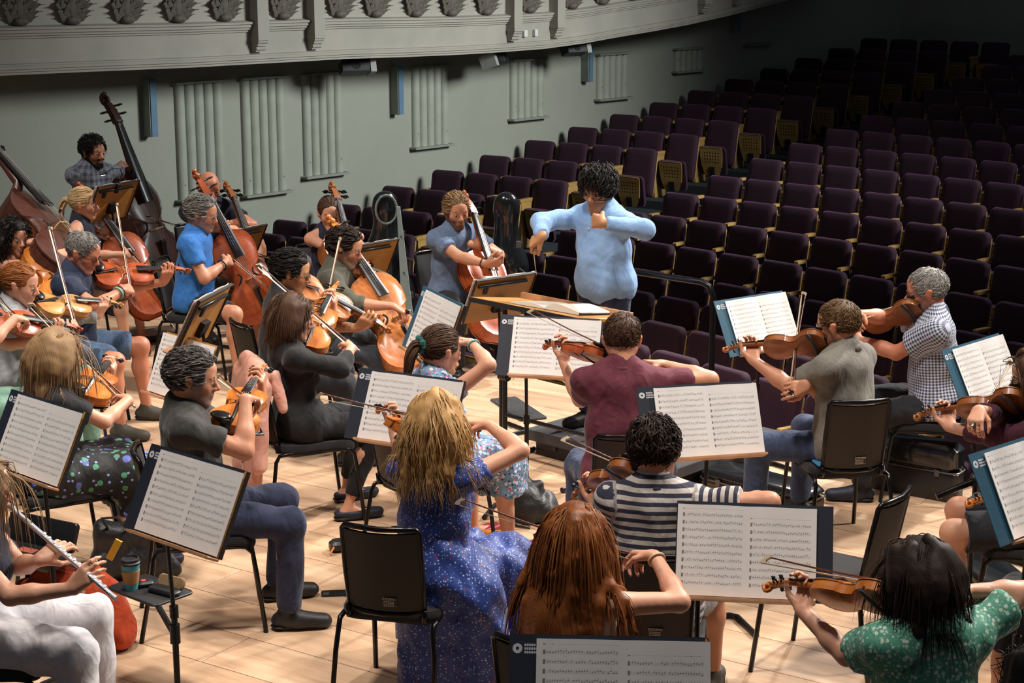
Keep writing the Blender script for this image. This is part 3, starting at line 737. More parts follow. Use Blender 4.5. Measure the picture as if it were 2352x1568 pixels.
# podium
PODC = mat('podium_carpet', hexc('#4a4c4f'), .85, vs=70)
pc = G(1206, 984, .17); pe = de
Mp = frame((pc.x, pc.y, 0), pe, dn, (0, 0, 1))
t_ = thing('podium', 'low grey conductor podium with a recessed black plinth', 'podium', Mp)
obj('platform', MB().box((.62, .55, .135), (1.24, 1.1, .07), None, .006), PODC, t_)
pl_ = obj('plinth', MB().box((.62, .55, .055), (1.14, 1.0, .11)), BLACKP, t_)
obj('grip', MB().box((.15, .046, .07), (.16, .012, .035), None, .004), mat('grip', (.03, .03, .03), .4), pl_)
r0, r1, r2 = G(1440, 622, 1.12), G(1612, 648, 1.12), G(1633, 690, 1.0)
rb = Vector((r2.x, r2.y, 0))
dr = (r1-r0).normalized(); rr = [r0-dr*.35+Vector((0, 0, -1.0)), r0-dr*.35, r0, r1, r1+dr*.06+Vector((0, 0, -.02)), r1+dr*.09+Vector((0, 0, -.08)), r1+dr*.09+Vector((0, 0, -1.1))]
bp_ = Vector((rr[0].x, rr[0].y, 0)); t_ = thing('podium_rail', 'black tubular safety rail behind the conductor', 'rail', Matrix.Translation(bp_))
obj('rail_tube', MB().tube([p-bp_ for p in rr], .02, 10), CHT, t_)
obj('foot_plate', MB().box((rr[-1]-bp_)+Vector((0, 0, .0)), (.1, .1, .02)), BLACK, t_)
# ================================================================== string instruments
def varnish(name, c1, c2, c3, rough=.3, coat=.3):
    m, nt, b = nodes(name)
    v = coord(nt, 'Object', (3, .7, 3)); n1 = noise(nt, v, 9, 5, .6)
    v2 = coord(nt, 'Object', (1, 1, 1)); n2 = noise(nt, v2, 5, 2)
    v3 = coord(nt, 'Object', (.4, 16, .4)); n3 = noise(nt, v3, 6, 2)
    f = math_(nt, 'ADD', math_(nt, 'MULTIPLY', n1.outputs[0], .5), math_(nt, 'ADD', math_(nt, 'MULTIPLY', n2.outputs[0], .3), math_(nt, 'MULTIPLY', n3.outputs[0], .25)))
    nt.links.new(ramp(nt, f, [(.32, c1), (.52, c2), (.72, c3)]), b.inputs['Base Color'])
    b.inputs['Roughness'].default_value = rough+.12; b.inputs['Coat Weight'].default_value = coat; b.inputs['Coat Roughness'].default_value = .22
    return m
VORANGE = varnish('varnish_orange', hexc('#9a4a16'), hexc('#bd6a22'), hexc('#d08a3c'))
VRED = varnish('varnish_red', hexc('#7c2f12'), hexc('#a4481c'), hexc('#c26434'))
VBROWN = varnish('varnish_brown', hexc('#6b3412'), hexc('#8d4e1c'), hexc('#a96a2e'))
VDARK = varnish('varnish_dark', hexc('#2e160f'), hexc('#48251a'), hexc('#5e3524'))
VGOLD = varnish('varnish_gold', hexc('#a5662a'), hexc('#c68a48'), hexc('#dba869'))
EBONY = mat('ebony', (.012, .010, .010), .3, coat=.2)
STEEL = mat('string_steel', (.62, .6, .58), .3, .9)
MAPLE = mat('bridge_maple', hexc('#c49a62'), .5)
HOLE = mat('f_hole_dark', (.01, .006, .004), .9)
PROFV = [(0, .012), (.012, .16), (.05, .225), (.11, .272), (.18, .289), (.26, .286), (.33, .262), (.372, .222), (.392, .216), (.402, .196), (.44, .162), (.5, .150), (.56, .158), (.605, .184), (.617, .205), (.64, .207), (.68, .222), (.76, .236), (.84, .231), (.91, .205), (.955, .160), (.985, .09), (1, .04)]
PROFB = [(0, .012), (.012, .16), (.05, .235), (.11, .285), (.18, .305), (.26, .300), (.33, .272), (.372, .235), (.39, .228), (.402, .205), (.44, .175), (.5, .165), (.56, .170), (.60, .19), (.615, .21), (.64, .212), (.68, .218), (.75, .212), (.83, .175), (.90, .125), (.955, .085), (.985, .065), (1, .05)]
def viol(L, rib, neck, head, kind):
    """body length L; y runs from end button to scroll, z out of the belly"""
    prof = PROFB if kind == 'bass' else PROFV
    ws = 1.0 if kind == 'violin' else (1.0 if kind == 'cello' else .98)
    out = [(w*L*ws, t*L) for t, w in prof]+[(-w*L*ws, t*L) for t, w in reversed(prof)]
    n = len(out); ar = .042*L; ov = .006*L
    def plate(sgn):
        mb = MB(); vs = []; fs = []
        for f, h in ((1.0, .0), (1.0, .012*L), (.955, .012*L), (.93, .010*L), (.80, .35*ar+.012*L), (.58, .75*ar+.012*L), (.3, .96*ar+.012*L), (.06, ar+.012*L)):
            for x, y in out:
                yy = L*.5+(y-L*.5)*(f if f < .9 else 1-(1-f)*.8)
                vs.append((x*f*(1+ov/(.29*L)), yy, sgn*(rib/2+h)))
        m = 8
        for k in range(m-1):
            for i in range(n): fs.append((k*n+i, k*n+(i+1) % n, (k+1)*n+(i+1) % n, (k+1)*n+i))
        fs.append(tuple(range((m-1)*n, m*n))); return mb.add(vs, fs)
    top = plate(1).mesh('belly', auto=50); bk = plate(-1).mesh('back', auto=50)
    rb = MB(); vs = [(x*.985, L*.5+(y-L*.5)*.988, s*rib/2) for s in (-1, 1) for x, y in out]
    rb.add(vs, [(i, (i+1) % n, n+(i+1) % n, n+i) for i in range(n)]); rbm = rb.mesh('ribs', auto=50)
    zt = rib/2+.012*L+ar
    P = []
    subs = []
    for s in (-1, 1):
        pts = []
        for i in range(11):
            a = i/10; y = L*(.375+.17*a); x = s*L*(.118-.035*a+.022*math.sin(a*2*math.pi))
            fr = abs(x)/(L*.2); pts.append((x, y, rib/2+.012*L+ar*max(.12, 1-1.05*fr*fr)+.0015))
        mb = MB(); mb.tube(pts, [L*.008+L*.004*math.sin(math.pi*i/10) for i in range(11)], 6, flat=.35)
        mb.ball(pts[0], (L*.015, L*.015, L*.004), 8); mb.ball(pts[-1], (L*.012, L*.012, L*.004), 8)
        subs.append(('f_hole', mb.mesh('f_hole', smooth=True), HOLE))
    P.append(('belly', top, VORANGE, subs)); P.append(('back', bk, VORANGE)); P.append(('ribs', rbm, VORANGE))
    nl = L+neck; bz_ = zt+L*.065          # bridge top
    br = MB(); w = L*.058
    br.add([(-w, L*.452, zt-.006*L), (-w*.45, L*.452, zt-.006*L), (-w*.3, L*.452, zt+.018*L), (w*.3, L*.452, zt+.018*L), (w*.45, L*.452, zt-.006*L), (w, L*.452, zt-.006*L), (w*.95, L*.455, zt+.03*L), (w*.85, L*.455, bz_-.008*L), (0, L*.455, bz_+.004*L), (-w*.85, L*.455, bz_-.008*L), (-w*.95, L*.455, zt+.03*L)], [tuple(range(11))])
    for v in list(br.v): br.v.append((v[0], v[1]+.012*L, v[2]))
    br.f.append(tuple(range(21, 10, -1))); br.f += [(i, (i+1) % 11, 11+(i+1) % 11, 11+i) for i in range(11)]
    P.append(('bridge', br.mesh('bridge', auto=30), MAPLE))
    tp = MB(); tp.add([(-L*.03, L*.36, bz_-.016*L), (L*.03, L*.36, bz_-.016*L), (L*.014, L*.01, rib/2+.022*L), (-L*.014, L*.01, rib/2+.022*L), (-L*.026, L*.36, bz_-.034*L), (L*.026, L*.36, bz_-.034*L), (L*.012, L*.01, rib/2+.012*L), (-L*.012, L*.01, rib/2+.012*L), (0, L*.36, bz_-.004*L), (0, L*.01, rib/2+.03*L)], [(0, 8, 9, 3), (8, 1, 2, 9), (4, 7, 6, 5), (0, 3, 7, 4), (1, 5, 6, 2), (0, 4, 5, 1, 8), (3, 9, 2, 6, 7)])
    P.append(('tailpiece', tp.mesh('tailpiece', auto=40), EBONY))
    nz = bz_-.05*L*(neck/L)-.02*L; hd = head
    fb = MB(); m = 6; vs = []
    y0, y1 = L*.70, nl
    for yv, wv, zz in ((y0, .060*L, zt+.05*L), (y1, .034*L, rib/2+.075*L)):
        for k in range(m): a = math.pi*k/(m-1); vs.append((-wv*math.cos(a), yv, zz+wv*.22*math.sin(a)))
        vs += [(wv*.9, yv, zz-.016*L), (-wv*.9, yv, zz-.016*L)]
    q = m+2; fb.add(vs, [(i, (i+1) % q, q+(i+1) % q, q+i) for i in range(q)]+[tuple(range(q)), tuple(range(2*q-1, q-1, -1))])
    P.append(('fingerboard', fb.mesh('fingerboard', auto=40), EBONY))
    zn = rib/2+.05*L       # neck axis height at nut
    nk = MB(); r = .036*L if kind == 'violin' else .034*L
    nk.tube([(0, L*.965, rib*.1), (0, L*.985, rib*.3), (0, L*1.03, zn-.012*L), (0, nl-.02*L, zn+.006*L), (0, nl+.02*L, zn+.004*L)], [r*1.5, r*1.35, r, r*.85, r*.9], 10)
    # pegbox
    pb = [(nl+hd*f, zn+.012*L-hd*g) for f, g in ((0, 0), (.25, .03), (.5, .09), (.72, .17))]
    wv = [.040*L, .036*L, .032*L, .026*L]; vs = []
    for (yv, zz), ww in zip(pb, wv):
        vs += [(-ww, yv, zz+.022*L), (ww, yv, zz+.022*L), (ww*.8, yv, zz-.032*L), (-ww*.8, yv, zz-.032*L)]
    nk.add(vs, [(i*4+k, i*4+(k+1) % 4, i*4+4+(k+1) % 4, i*4+4+k) for i in range(3) for k in range(4)]+[(0, 1, 2, 3), (15, 14, 13, 12)])
    sc = MB(); cy, cz = nl+hd*.86, zn+.012*L-hd*.20; pts = []; rs = []
    for i in range(30):
        a = math.radians(200-i*22); rr = hd*(.20-.0057*i)
        pts.append((0, cy+rr*math.cos(a)*-1, cz+rr*math.sin(a)*-1)); rs.append(hd*(.075-.001*i))
    sc.tube(pts, rs, 8, up=(1, 0, 0)); sc.tube([(-.036*L, cy, cz), (.036*L, cy, cz)], hd*.07, 10)
    pegs = []
    for i in range(4):
        s = 1 if i % 2 else -1; yv = nl+hd*(.14+.15*i); zz = zn+.012*L-hd*(.01+.03*i)
        pm = MB(); pm.tube([(-s*.05*L, yv, zz), (s*.075*L, yv, zz)], .011*L, 8); pm.ball((s*.105*L, yv, zz), (.03*L, .011*L, .028*L), 8); pm.ball((s*.138*L, yv, zz), .008*L, 6)
        pegs.append(('peg', pm.mesh('peg', smooth=True), EBONY))
    P.append(('neck', nk.mesh('neck', auto=50), VORANGE, [('scroll', sc.mesh('scroll', smooth=True), VORANGE)]+pegs))
    stg = MB()
    for i in range(4):
        f = (i-1.5)/1.5; stg.tube([(f*.018*L, L*.34, bz_-.01*L), (f*.036*L, L*.458, bz_+.002*L-.006*L*f*f), (f*.019*L, nl+.005, rib/2+.093*L), (f*.01*L, nl+hd*.4, zn-.02*L)], .0009 if kind == 'violin' else .0016, 4)
    P.append(('strings', stg.mesh('strings'), STEEL))
    if kind == 'violin':
        cr = MB(); cr.ball((-L*.14, L*.10, rib/2+.06*L), (L*.13, L*.10, L*.03), 12); cr.box((-L*.05, L*.004, rib/2), (L*.12, L*.02, rib*1.5))
        P.append(('chin_rest', cr.mesh('chin_rest', smooth=True), EBONY))
        sr = MB(); sr.tube([(-L*.34, L*.2, -rib*1.2), (-L*.15, L*.14, -rib*1.75), (L*.12, L*.16, -rib*1.5), (L*.36, L*.24, -rib*1.15)], L*.034, 8, flat=.4)
        for s, yv in ((-1, .2), (1, .24)): sr.tube([(s*L*.33, L*yv, -rib*1.2), (s*L*.31, L*yv, -rib*.5)], L*.012, 6)
        P.append(('shoulder_rest', sr.mesh('shoulder_rest', smooth=True), BLACKP))
    else:
        ep = MB(); ep.tube([(0, .02, 0), (0, -.03, 0)], .018, 8); ep.tube([(0, 0, 0), (0, -(.33 if kind == 'cello' else .16), 0)], .006, 8)
        P.append(('endpin', ep.mesh('endpin', smooth=True), STEEL))
    P.append(('nut', MB().box((0, nl+.003*L, rib/2+.085*L), (.062*L, .014*L, .018*L)).mesh('nut'), EBONY))
    return P
VIOLIN = viol(.358, .031, .132, .108, 'violin')
VIOLA = viol(.412, .037, .150, .120, 'violin')
CELLO = viol(.755, .118, .29, .21, 'cello')
BASS = viol(1.10, .20, .44, .28, 'bass')
def vover(m): return {'belly': m, 'back': m, 'ribs': m, 'neck': m, 'scroll': m}
def instrument(kind, M, label, m=None, group=None):
    p = {'violin': VIOLIN, 'viola': VIOLA, 'cello': CELLO, 'bass': BASS}[kind]
    nm = {'violin': 'violin', 'viola': 'viola', 'cello': 'cello', 'bass': 'double_bass'}[kind]
    return place(p, nm, label, nm.replace('_', ' '), M, group or nm.replace('_', ' ')+'s in the orchestra', vover(m) if m else {})
BOWST = mat('pernambuco', hexc('#5a2a18'), .3, coat=.4); BOWH = mat('bow_hair', hexc('#d9c9ac'), .5)
def bow_proto(L):
    P = []
    n = 12; pts = [(0, L*i/(n-1)-.01, .026-.014*math.sin(math.pi*i/(n-1))+(.0 if i < n-1 else 0)) for i in range(n)]
    P.append(('stick', MB().tube(pts, [.0052-.0022*i/(n-1) for i in range(n)], 8).mesh('stick', smooth=True), BOWST, [('screw', MB().tube([(0, -.03, .026), (0, -.008, .026)], .0058, 8).mesh('screw', smooth=True), STEEL)]))
    P.append(('hair', MB().box((0, L*.5, 0), (.010, L-.02, .0022)).mesh('hair'), BOWH))
    P.append(('frog', MB().add([(x, y, z) for x in (-.006, .006) for y, z in ((.0, .024), (.055, .024), (.052, .004), (.045, -.003), (.005, -.003))], [(0, 1, 2, 3, 4), (9, 8, 7, 6, 5)]+[(i, (i+1) % 5, 5+(i+1) % 5, 5+i) for i in range(5)]).mesh('frog'), EBONY))
    P.append(('tip', MB().add([(x, L+y, z) for x in (-.005, .005) for y, z in ((-.03, .027), (-.012, .029), (.004, .006), (.004, -.002), (-.018, -.001), (-.014, .012))], [tuple(range(6)), tuple(range(11, 5, -1))]+[(i, (i+1) % 6, 6+(i+1) % 6, 6+i) for i in range(6)]).mesh('tip'), mat('bow_tip', hexc('#b9a58c'), .4)))
    return P
BOW = bow_proto(.735); CBOW = bow_proto(.70)
# ================================================================== figures: smooth-union fields turned into one continuous surface
A3 = lambda v: np.array((v[0], v[1], v[2]), np.float32)
class Field:
    def __init__(s, prims, h, pad=.03):
        lo = np.min([np.minimum(A3(p['a']), A3(p['b']))-max(p['ra'], p['rb'])*1.05 for p in prims], 0)-pad
        hi = np.max([np.maximum(A3(p['a']), A3(p['b']))+max(p['ra'], p['rb'])*1.05 for p in prims], 0)+pad
        s.lo = lo; s.h = h; s.n = np.ceil((hi-lo)/h).astype(int)+1
        s.f = np.full(s.n, 1.0, np.float32)
        for p in prims: s.add(p)
    def axes(s, i0, i1):
        return [(s.lo[k]+s.h*np.arange(i0[k], i1[k], dtype=np.float32)).reshape([-1 if j == k else 1 for j in range(3)]) for k in range(3)]
    def add(s, p):
        a, b = A3(p['a']), A3(p['b']); k = p.get('k', .03); R = max(p['ra'], p['rb'])+max(k, .02)+2*s.h
        i0 = np.clip(np.floor((np.minimum(a, b)-R-s.lo)/s.h).astype(int), 0, s.n); i1 = np.clip(np.ceil((np.maximum(a, b)+R-s.lo)/s.h).astype(int)+1, 0, s.n)
        if np.any(i1 <= i0): return
        X, Y, Z = s.axes(i0, i1)
        ba = b-a; L2 = float(ba@ba)
        if L2 > 1e-12:
            t = np.clip(((X-a[0])*ba[0]+(Y-a[1])*ba[1]+(Z-a[2])*ba[2])/L2, 0, 1)
        else: t = np.zeros((1, 1, 1), np.float32)
        vx = X-a[0]-t*ba[0]; vy = Y-a[1]-t*ba[1]; vz = Z-a[2]-t*ba[2]
        for nn, fl in p.get('flat', ()):
            n = A3(nn); q = (vx*n[0]+vy*n[1]+vz*n[2])*(1/fl-1); vx = vx+q*n[0]; vy = vy+q*n[1]; vz = vz+q*n[2]
        d = np.sqrt(vx*vx+vy*vy+vz*vz)-(p['ra']+(p['rb']-p['ra'])*t)
        for c, n in p.get('clip', ()):
            d = np.maximum(d, (X-c[0])*n[0]+(Y-c[1])*n[1]+(Z-c[2])*n[2])
        sl = tuple(slice(i0[q], i1[q]) for q in range(3)); f = s.f[sl]
        d = np.broadcast_to(d, f.shape)
        if p.get('sub'):
            hh = np.maximum(k-np.abs(f+d), 0)/k; s.f[sl] = np.maximum(f, -d)+hh*hh*k*.25
        else:
            hh = np.maximum(k-np.abs(f-d), 0)/k; s.f[sl] = np.minimum(f, d)-hh*hh*k*.25
    def clip(s, c, n):
        X, Y, Z = s.axes((0, 0, 0), s.n); s.f = np.maximum(s.f, (X-c[0])*n[0]+(Y-c[1])*n[1]+(Z-c[2])*n[2]).astype(np.float32)
    def wrinkle(s, amp, seed, ks=(38, 62, 95), stretch=(1, 1, .55)):
        r = np.random.default_rng(seed); X, Y, Z = s.axes((0, 0, 0), s.n); w = 0
        wx = .02*np.sin(17*Z+r.uniform(0, 6))+.015*np.sin(23*X+9*Y); 
        for i, k in enumerate(ks):
            for _ in range(2):
                d = r.normal(size=3)*stretch; d /= np.linalg.norm(d)
                w = w+(1.0/(i+1))*np.sin(k*(d[0]*(X+wx)+d[1]*(Y-wx)+d[2]*Z)+r.uniform(0, 6.28))
        s.f = (s.f+amp*.55*w).astype(np.float32)
    def mesh(s):
        f = s.f; f[0], f[-1], f[:, 0], f[:, -1], f[:, :, 0], f[:, :, -1] = 1, 1, 1, 1, 1, 1
        g = f < 0; c = np.zeros(np.array(f.shape)-1, np.int8)
        for i in (0, 1):
            for j in (0, 1):
                for k in (0, 1): c += g[i:f.shape[0]-1+i, j:f.shape[1]-1+j, k:f.shape[2]-1+k]
        idx = np.argwhere((c > 0) & (c < 8)); m = len(idx)
        if m == 0: return np.zeros((0, 3)), np.zeros((0, 4), int)
        mp = np.full(c.shape, -1, np.int32); mp[tuple(idx.T)] = np.arange(m)
        acc = np.zeros((m, 3)); cnt = np.zeros(m)
        cor = [(i, j, k) for i in (0, 1) for j in (0, 1) for k in (0, 1)]
        val = {q: f[idx[:, 0]+q[0], idx[:, 1]+q[1], idx[:, 2]+q[2]].astype(np.float64) for q in cor}
        for q in cor:
            for ax in range(3):
                if q[ax]: continue
                r = list(q); r[ax] = 1; r = tuple(r); va, vb = val[q], val[r]; cr = (va < 0) != (vb < 0)
                t = np.where(cr, va/np.where(cr, va-vb, 1), 0)
                for d in range(3): acc[:, d] += np.where(cr, q[d]+(t if d == ax else 0), 0)
                cnt += cr
        V = (idx+acc/cnt[:, None])*s.h+s.lo
        Q = []
        for ax in range(3):
            sh = [slice(None)]*3; sh2 = [slice(None)]*3; sh[ax] = slice(0, -1); sh2[ax] = slice(1, None)
            e = np.argwhere(g[tuple(sh)] != g[tuple(sh2)])
            o1, o2 = [k for k in range(3) if k != ax]
            if ax == 1: o1, o2 = o2, o1
            ok = (e[:, o1] > 0) & (e[:, o2] > 0) & (e[:, o1] < c.shape[o1]) & (e[:, o2] < c.shape[o2]); e = e[ok]
            def at(da, db):
                q = e.copy(); q[:, o1] -= da; q[:, o2] -= db; return mp[tuple(q.T)]
            qd = np.stack([at(1, 1), at(0, 1), at(0, 0), at(1, 0)], 1)
            fl = ~g[tuple(e.T)]; qd[fl] = qd[fl][:, ::-1]
            Q.append(qd)
        Q = np.concatenate(Q); return V, Q[(Q >= 0).all(1)]
def relax(V, Q, it=1, w=.5):
    for _ in range(it):
        acc = np.zeros_like(V); cnt = np.zeros(len(V))
        for i in range(4):
            a, b = Q[:, i], Q[:, (i+1) % 4]
            np.add.at(acc, a, V[b]); np.add.at(cnt, a, 1); np.add.at(acc, b, V[a]); np.add.at(cnt, b, 1)
        V = V*(1-w)+w*acc/np.maximum(cnt, 1)[:, None]
    return V
def np_mesh(name, V, Q, attrs=None, smooth=True):
    me = bpy.data.meshes.new(name); me.vertices.add(len(V)); me.vertices.foreach_set('co', np.ascontiguousarray(V, np.float32).ravel())
    n = Q.shape[1]; me.loops.add(Q.size); me.loops.foreach_set('vertex_index', Q.astype(np.int32).ravel())
    me.polygons.add(len(Q)); me.polygons.foreach_set('loop_start', np.arange(0, Q.size, n, dtype=np.int32))
    me.polygons.foreach_set('use_smooth', np.ones(len(Q), bool) if smooth else np.zeros(len(Q), bool))
    for k, v in (attrs or {}).items():
        at = me.attributes.new(k, 'FLOAT_VECTOR', 'POINT'); at.data.foreach_set('vector', np.ascontiguousarray(v, np.float32).ravel())
    me.update(calc_edges=True); return me
def pr(a, b, ra, rb=None, k=.03, flat=(), clip=(), sub=False):
    return dict(a=a, b=b, ra=ra, rb=ra if rb is None else rb, k=k, flat=flat, clip=clip, sub=sub)
XA, YA, ZA = (1, 0, 0), (0, 1, 0), (0, 0, 1)
# ---- heads, in their own frame (x right of the person, y forward, z up, origin between the ears)
def head_field(sex, h=.0050):
    m = sex == 'm'; j = 1.0 if m else .9
    P = [pr((0, -.012, .038), (0, -.012, .038), .078, k=.02, flat=((YA, 1.27), (ZA, 1.12))),
         pr((0, .03, .005), (0, .045, -.06), .063, .043*j, k=.035, flat=((YA, .95),)),
         pr((-.05*j, -.012, -.035), (-.018, .066, -.094), .024, .017*j, k=.03), pr((.05*j, -.012, -.035), (.018, .066, -.094), .024, .017*j, k=.03),
         pr((-.012, .074, -.096), (.012, .074, -.096), .018*j, k=.02),
         pr((-.034, .079, .024), (.034, .079, .024), .013 if m else .011, k=.02), pr((0, .06, .06), (0, .06, .06), .03, k=.04),
         pr((-.044, .058, -.016), (-.044, .058, -.016), .023, k=.025), pr((.044, .058, -.016), (.044, .058, -.016), .023, k=.025),
         pr((0, .093, .012), (0, .115, -.022), .0075, .0115, k=.013), pr((-.012, .102, -.027), (.012, .102, -.027), .0085, k=.008),
         pr((0, .075, -.055), (0, .075, -.055), .026, k=.02),
         pr((-.016, .094, -.053), (.016, .094, -.053), .0055, k=.008), pr((-.014, .092, -.064), (.014, .092, -.064), .0065, k=.008),
         pr((-.026, .101, -.0585), (.026, .101, -.0585), .0022, k=.004, sub=True)]
    for s in (-1, 1):
        P += [pr((s*.033, .103, .006), (s*.033, .103, .006), .0165, k=.012, sub=True, flat=((ZA, .72),)),
              pr((s*.033, .078, .005), (s*.033, .078, .005), .0145, k=.004),
              pr((s*.08, -.008, -.018), (s*.086, -.014, .022), .0085, .012, k=.008, flat=((YA, 1.5),)), pr((s*.076, .0, -.0), (s*.076, .0, 0), .014, k=.012)]
    P.append(pr((0, -.03, -.04), (0, -.035, -.10), .056 if m else .048, k=.03))
    f = Field(P, h); return f.mesh()
HEADS = {}
for sx_ in ('m', 'f', 'm2', 'f2'):
    V, Q = head_field(sx_[0], .0054 if len(sx_) == 1 else .0068); x, y, z = V.T
    lips = np.clip(1-np.abs(z+.0585)/.0125, 0, 1)*(np.abs(x) < .025)*(y > .083)
    stub = np.clip((-.028-z)/.02, 0, 1)*np.clip((y+.03)/.03, 0, 1)*(1-.8*lips)
    stub = np.maximum(stub, np.clip((np.abs(x)-.055)/.012, 0, 1)*np.clip((.02-z)/.02, 0, 1)*np.clip((y+.005)/.01, 0, 1)*(y < .05))
    red = np.clip(1-np.hypot(x, (z+.025))/.03, 0, 1)*(y > .1)*.8+np.clip(1-np.hypot(np.abs(x)-.045, z+.025)/.03, 0, 1)*(y > .05)*.6+(np.abs(x) > .078)*.7
    HEADS[sx_] = (V, Q, np.stack([lips, stub, red], 1))
def brow_mesh():
    P = []
    for s in (-1, 1):
        P += [pr((s*.014, .092, .026), (s*.036, .090, .032), .0052, .0055, k=.004), pr((s*.036, .090, .032), (s*.054, .076, .026), .0055, .003, k=.004)]
    return Field(P, .0035).mesh()
BROW = brow_mesh()
def lids():
    mb = MB()
    for s in (-1, 1): mb.ball((s*.033, .0795, .0055), .0148, 12)
    return mb
EYES = [(MB().ball((s*.033, .0805, .004), .0142, 12).mesh('eye', smooth=True), MB().ball((s*.0325, .0885, .002), .0082, 8).mesh('iris', smooth=True)) for s in (-1, 1)]
def beard_mesh(full):
    P = [pr((-.052, -.008, -.035), (-.018, .068, -.096), .027, .021, k=.02), pr((.052, -.008, -.035), (.018, .068, -.096), .027, .021, k=.02), pr((-.012, .078, -.098), (.012, .078, -.098), .022 if full else .02, k=.02),
         pr((0, .078, -.06), (0, .078, -.06), .029, k=.02), pr((-.03, .092, -.044), (.03, .092, -.044), .0085, k=.01)]
    f = Field(P, .004); f.add(pr((-.018, .10, -.0585), (.018, .10, -.0585), .011, k=.006, sub=True)); f.clip((0, .02, -.028), (0, -.35, .94)); f.wrinkle(.0012, 5, (300, 420), (1, 1, 1)); return f.mesh()
BEARD = beard_mesh(True)
EYEW = mat('eye_white', hexc('#a59a90'), .35); IRISC = mat('iris_brown', hexc('#2a1c14'), .2)
def skin_mat(name, c, c2, lip, stub, stub_amt):
    if name in MATS: return MATS[name]
    m, nt, b = nodes(name); v = coord(nt, 'Object')
    n = noise(nt, v, 7, 3); n2 = noise(nt, v, 160, 2)
    col = mixc(nt, n.outputs[0], c, c2)
    at = N(nt, 'ShaderNodeAttribute', attribute_name='face'); sp = N(nt, 'ShaderNodeSeparateXYZ'); nt.links.new(at.outputs['Vector'], sp.inputs[0])
    col = mixc(nt, math_(nt, 'MULTIPLY', sp.outputs[2], .5), col, tuple(min(1, x*y) for x, y in zip(c, (1.05, .7, .62))))
    col = mixc(nt, math_(nt, 'MULTIPLY', sp.outputs[1], math_(nt, 'MULTIPLY', math_(nt, 'MULTIPLY_ADD', n2.outputs[0], .8, .6), stub_amt)), col, stub)
    col = mixc(nt, math_(nt, 'MULTIPLY', sp.outputs[0], .75), col, lip)
    nt.links.new(col, b.inputs['Base Color']); b.inputs['Roughness'].default_value = .5
    b.inputs['Subsurface Weight'].default_value = .12; b.inputs['Subsurface Radius'].default_value = (.012, .004, .002); b.inputs['Subsurface Scale'].default_value = 1.0
    bump(nt, b, n2.outputs[0], .08, .002); MATS[name] = m; return m
SK = {'fair': skin_mat('skin_fair', hexc('#d9a488'), hexc('#cf9478'), hexc('#b05f55'), hexc('#6a5446'), 0.0),
      'fair_m': skin_mat('skin_fair_shaven', hexc('#cf9676'), hexc('#c2866a'), hexc('#a55f50'), hexc('#5b463a'), .35),
      'stub': skin_mat('skin_stubble', hexc('#cb9374'), hexc('#bf8466'), hexc('#a05a4b'), hexc('#3a2c25'), .85),
      'stubg': skin_mat('skin_grey_stubble', hexc('#cb9273'), hexc('#bd8164'), hexc('#a05a4b'), hexc('#7d736c'), .7),
      'asian': skin_mat('skin_tan', hexc('#c48d66'), hexc('#b57e58'), hexc('#98564a'), hexc('#3a2a22'), .25),
      'ruddy': skin_mat('skin_ruddy', hexc('#cf8a6c'), hexc('#c07a5e'), hexc('#a05247'), hexc('#8d857f'), .3)}
# ---- hands
CURL = {'neck': ((28, 62, 40), (34, 66, 40), (40, 64, 42), (46, 62, 44)), 'bow': ((38, 40, 25), (50, 52, 28), (56, 54, 30), (44, 52, 30)), 'fist': ((66, 88, 50), (70, 92, 52), (74, 92, 52), (78, 90, 52)),
        'relax': ((18, 26, 16), (24, 32, 20), (30, 36, 22), (36, 38, 24)), 'grip': ((46, 62, 36), (54, 66, 40), (58, 68, 40), (62, 66, 40)), 'flute': ((22, 38, 18), (26, 42, 20), (30, 44, 22), (26, 36, 18))}
def hand_prims(W, D, Pn, side, pose, fd, s=1.0):
    D = Vector(D).normalized(); Pn = (Vector(Pn)-D*D.dot(Vector(Pn))).normalized(); lat = D.cross(Pn)*(1 if side == 'R' else -1); W = Vector(W)
    P = [pr(W-Vector(fd)*.09*s, W, .031*s, .0265*s, k=.02, flat=((tuple(Pn), .88),))]
    offs = (.032, .011, -.010, -.029); kn = (.086, .089, .084, .076); ln = ((.043, .026, .021), (.048, .029, .022), (.044, .027, .021), (.034, .021, .018))
    for i in range(4):
        K = W+D*kn[i]*s+lat*offs[i]*s
        P.append(pr(W+D*.012*s+lat*offs[i]*.55*s, K, .0165*s, .0118*s, k=.014)); p = K; a = 0; dd = D
        for j in range(3):
            a += math.radians(CURL[pose][i][j]); dd = D*math.cos(a)+Pn*math.sin(a)+lat*(.10-.07*i)*math.cos(a); dd.normalize()
            q = p+dd*ln[i][j]*s; r0, r1 = ((.0098, .0088), (.0088, .0079), (.0079, .0066))[j]; f = .92 if i == 3 else 1
            P.append(pr(p, q, r0*f*s, r1*f*s, k=.004)); p = q
    t0 = W+D*.022*s+lat*.024*s+Pn*.008*s
    cl = .75 if pose in ('fist', 'bow', 'grip', 'neck', 'flute') else .35
    t1 = t0+(D*.62+lat*.62+Pn*cl*.55).normalized()*.044*s; t2 = t1+(D*.8+lat*(.05-.2*(pose == 'fist'))+Pn*cl*.9).normalized()*.032*s; t3 = t2+(D*.8-lat*.2+Pn*cl).normalized()*.024*s
    P += [pr(t0, t1, .0165*s, .012*s, k=.012), pr(t1, t2, .0108*s, .0098*s, k=.004), pr(t2, t3, .0098*s, .0075*s, k=.004)]
    return P
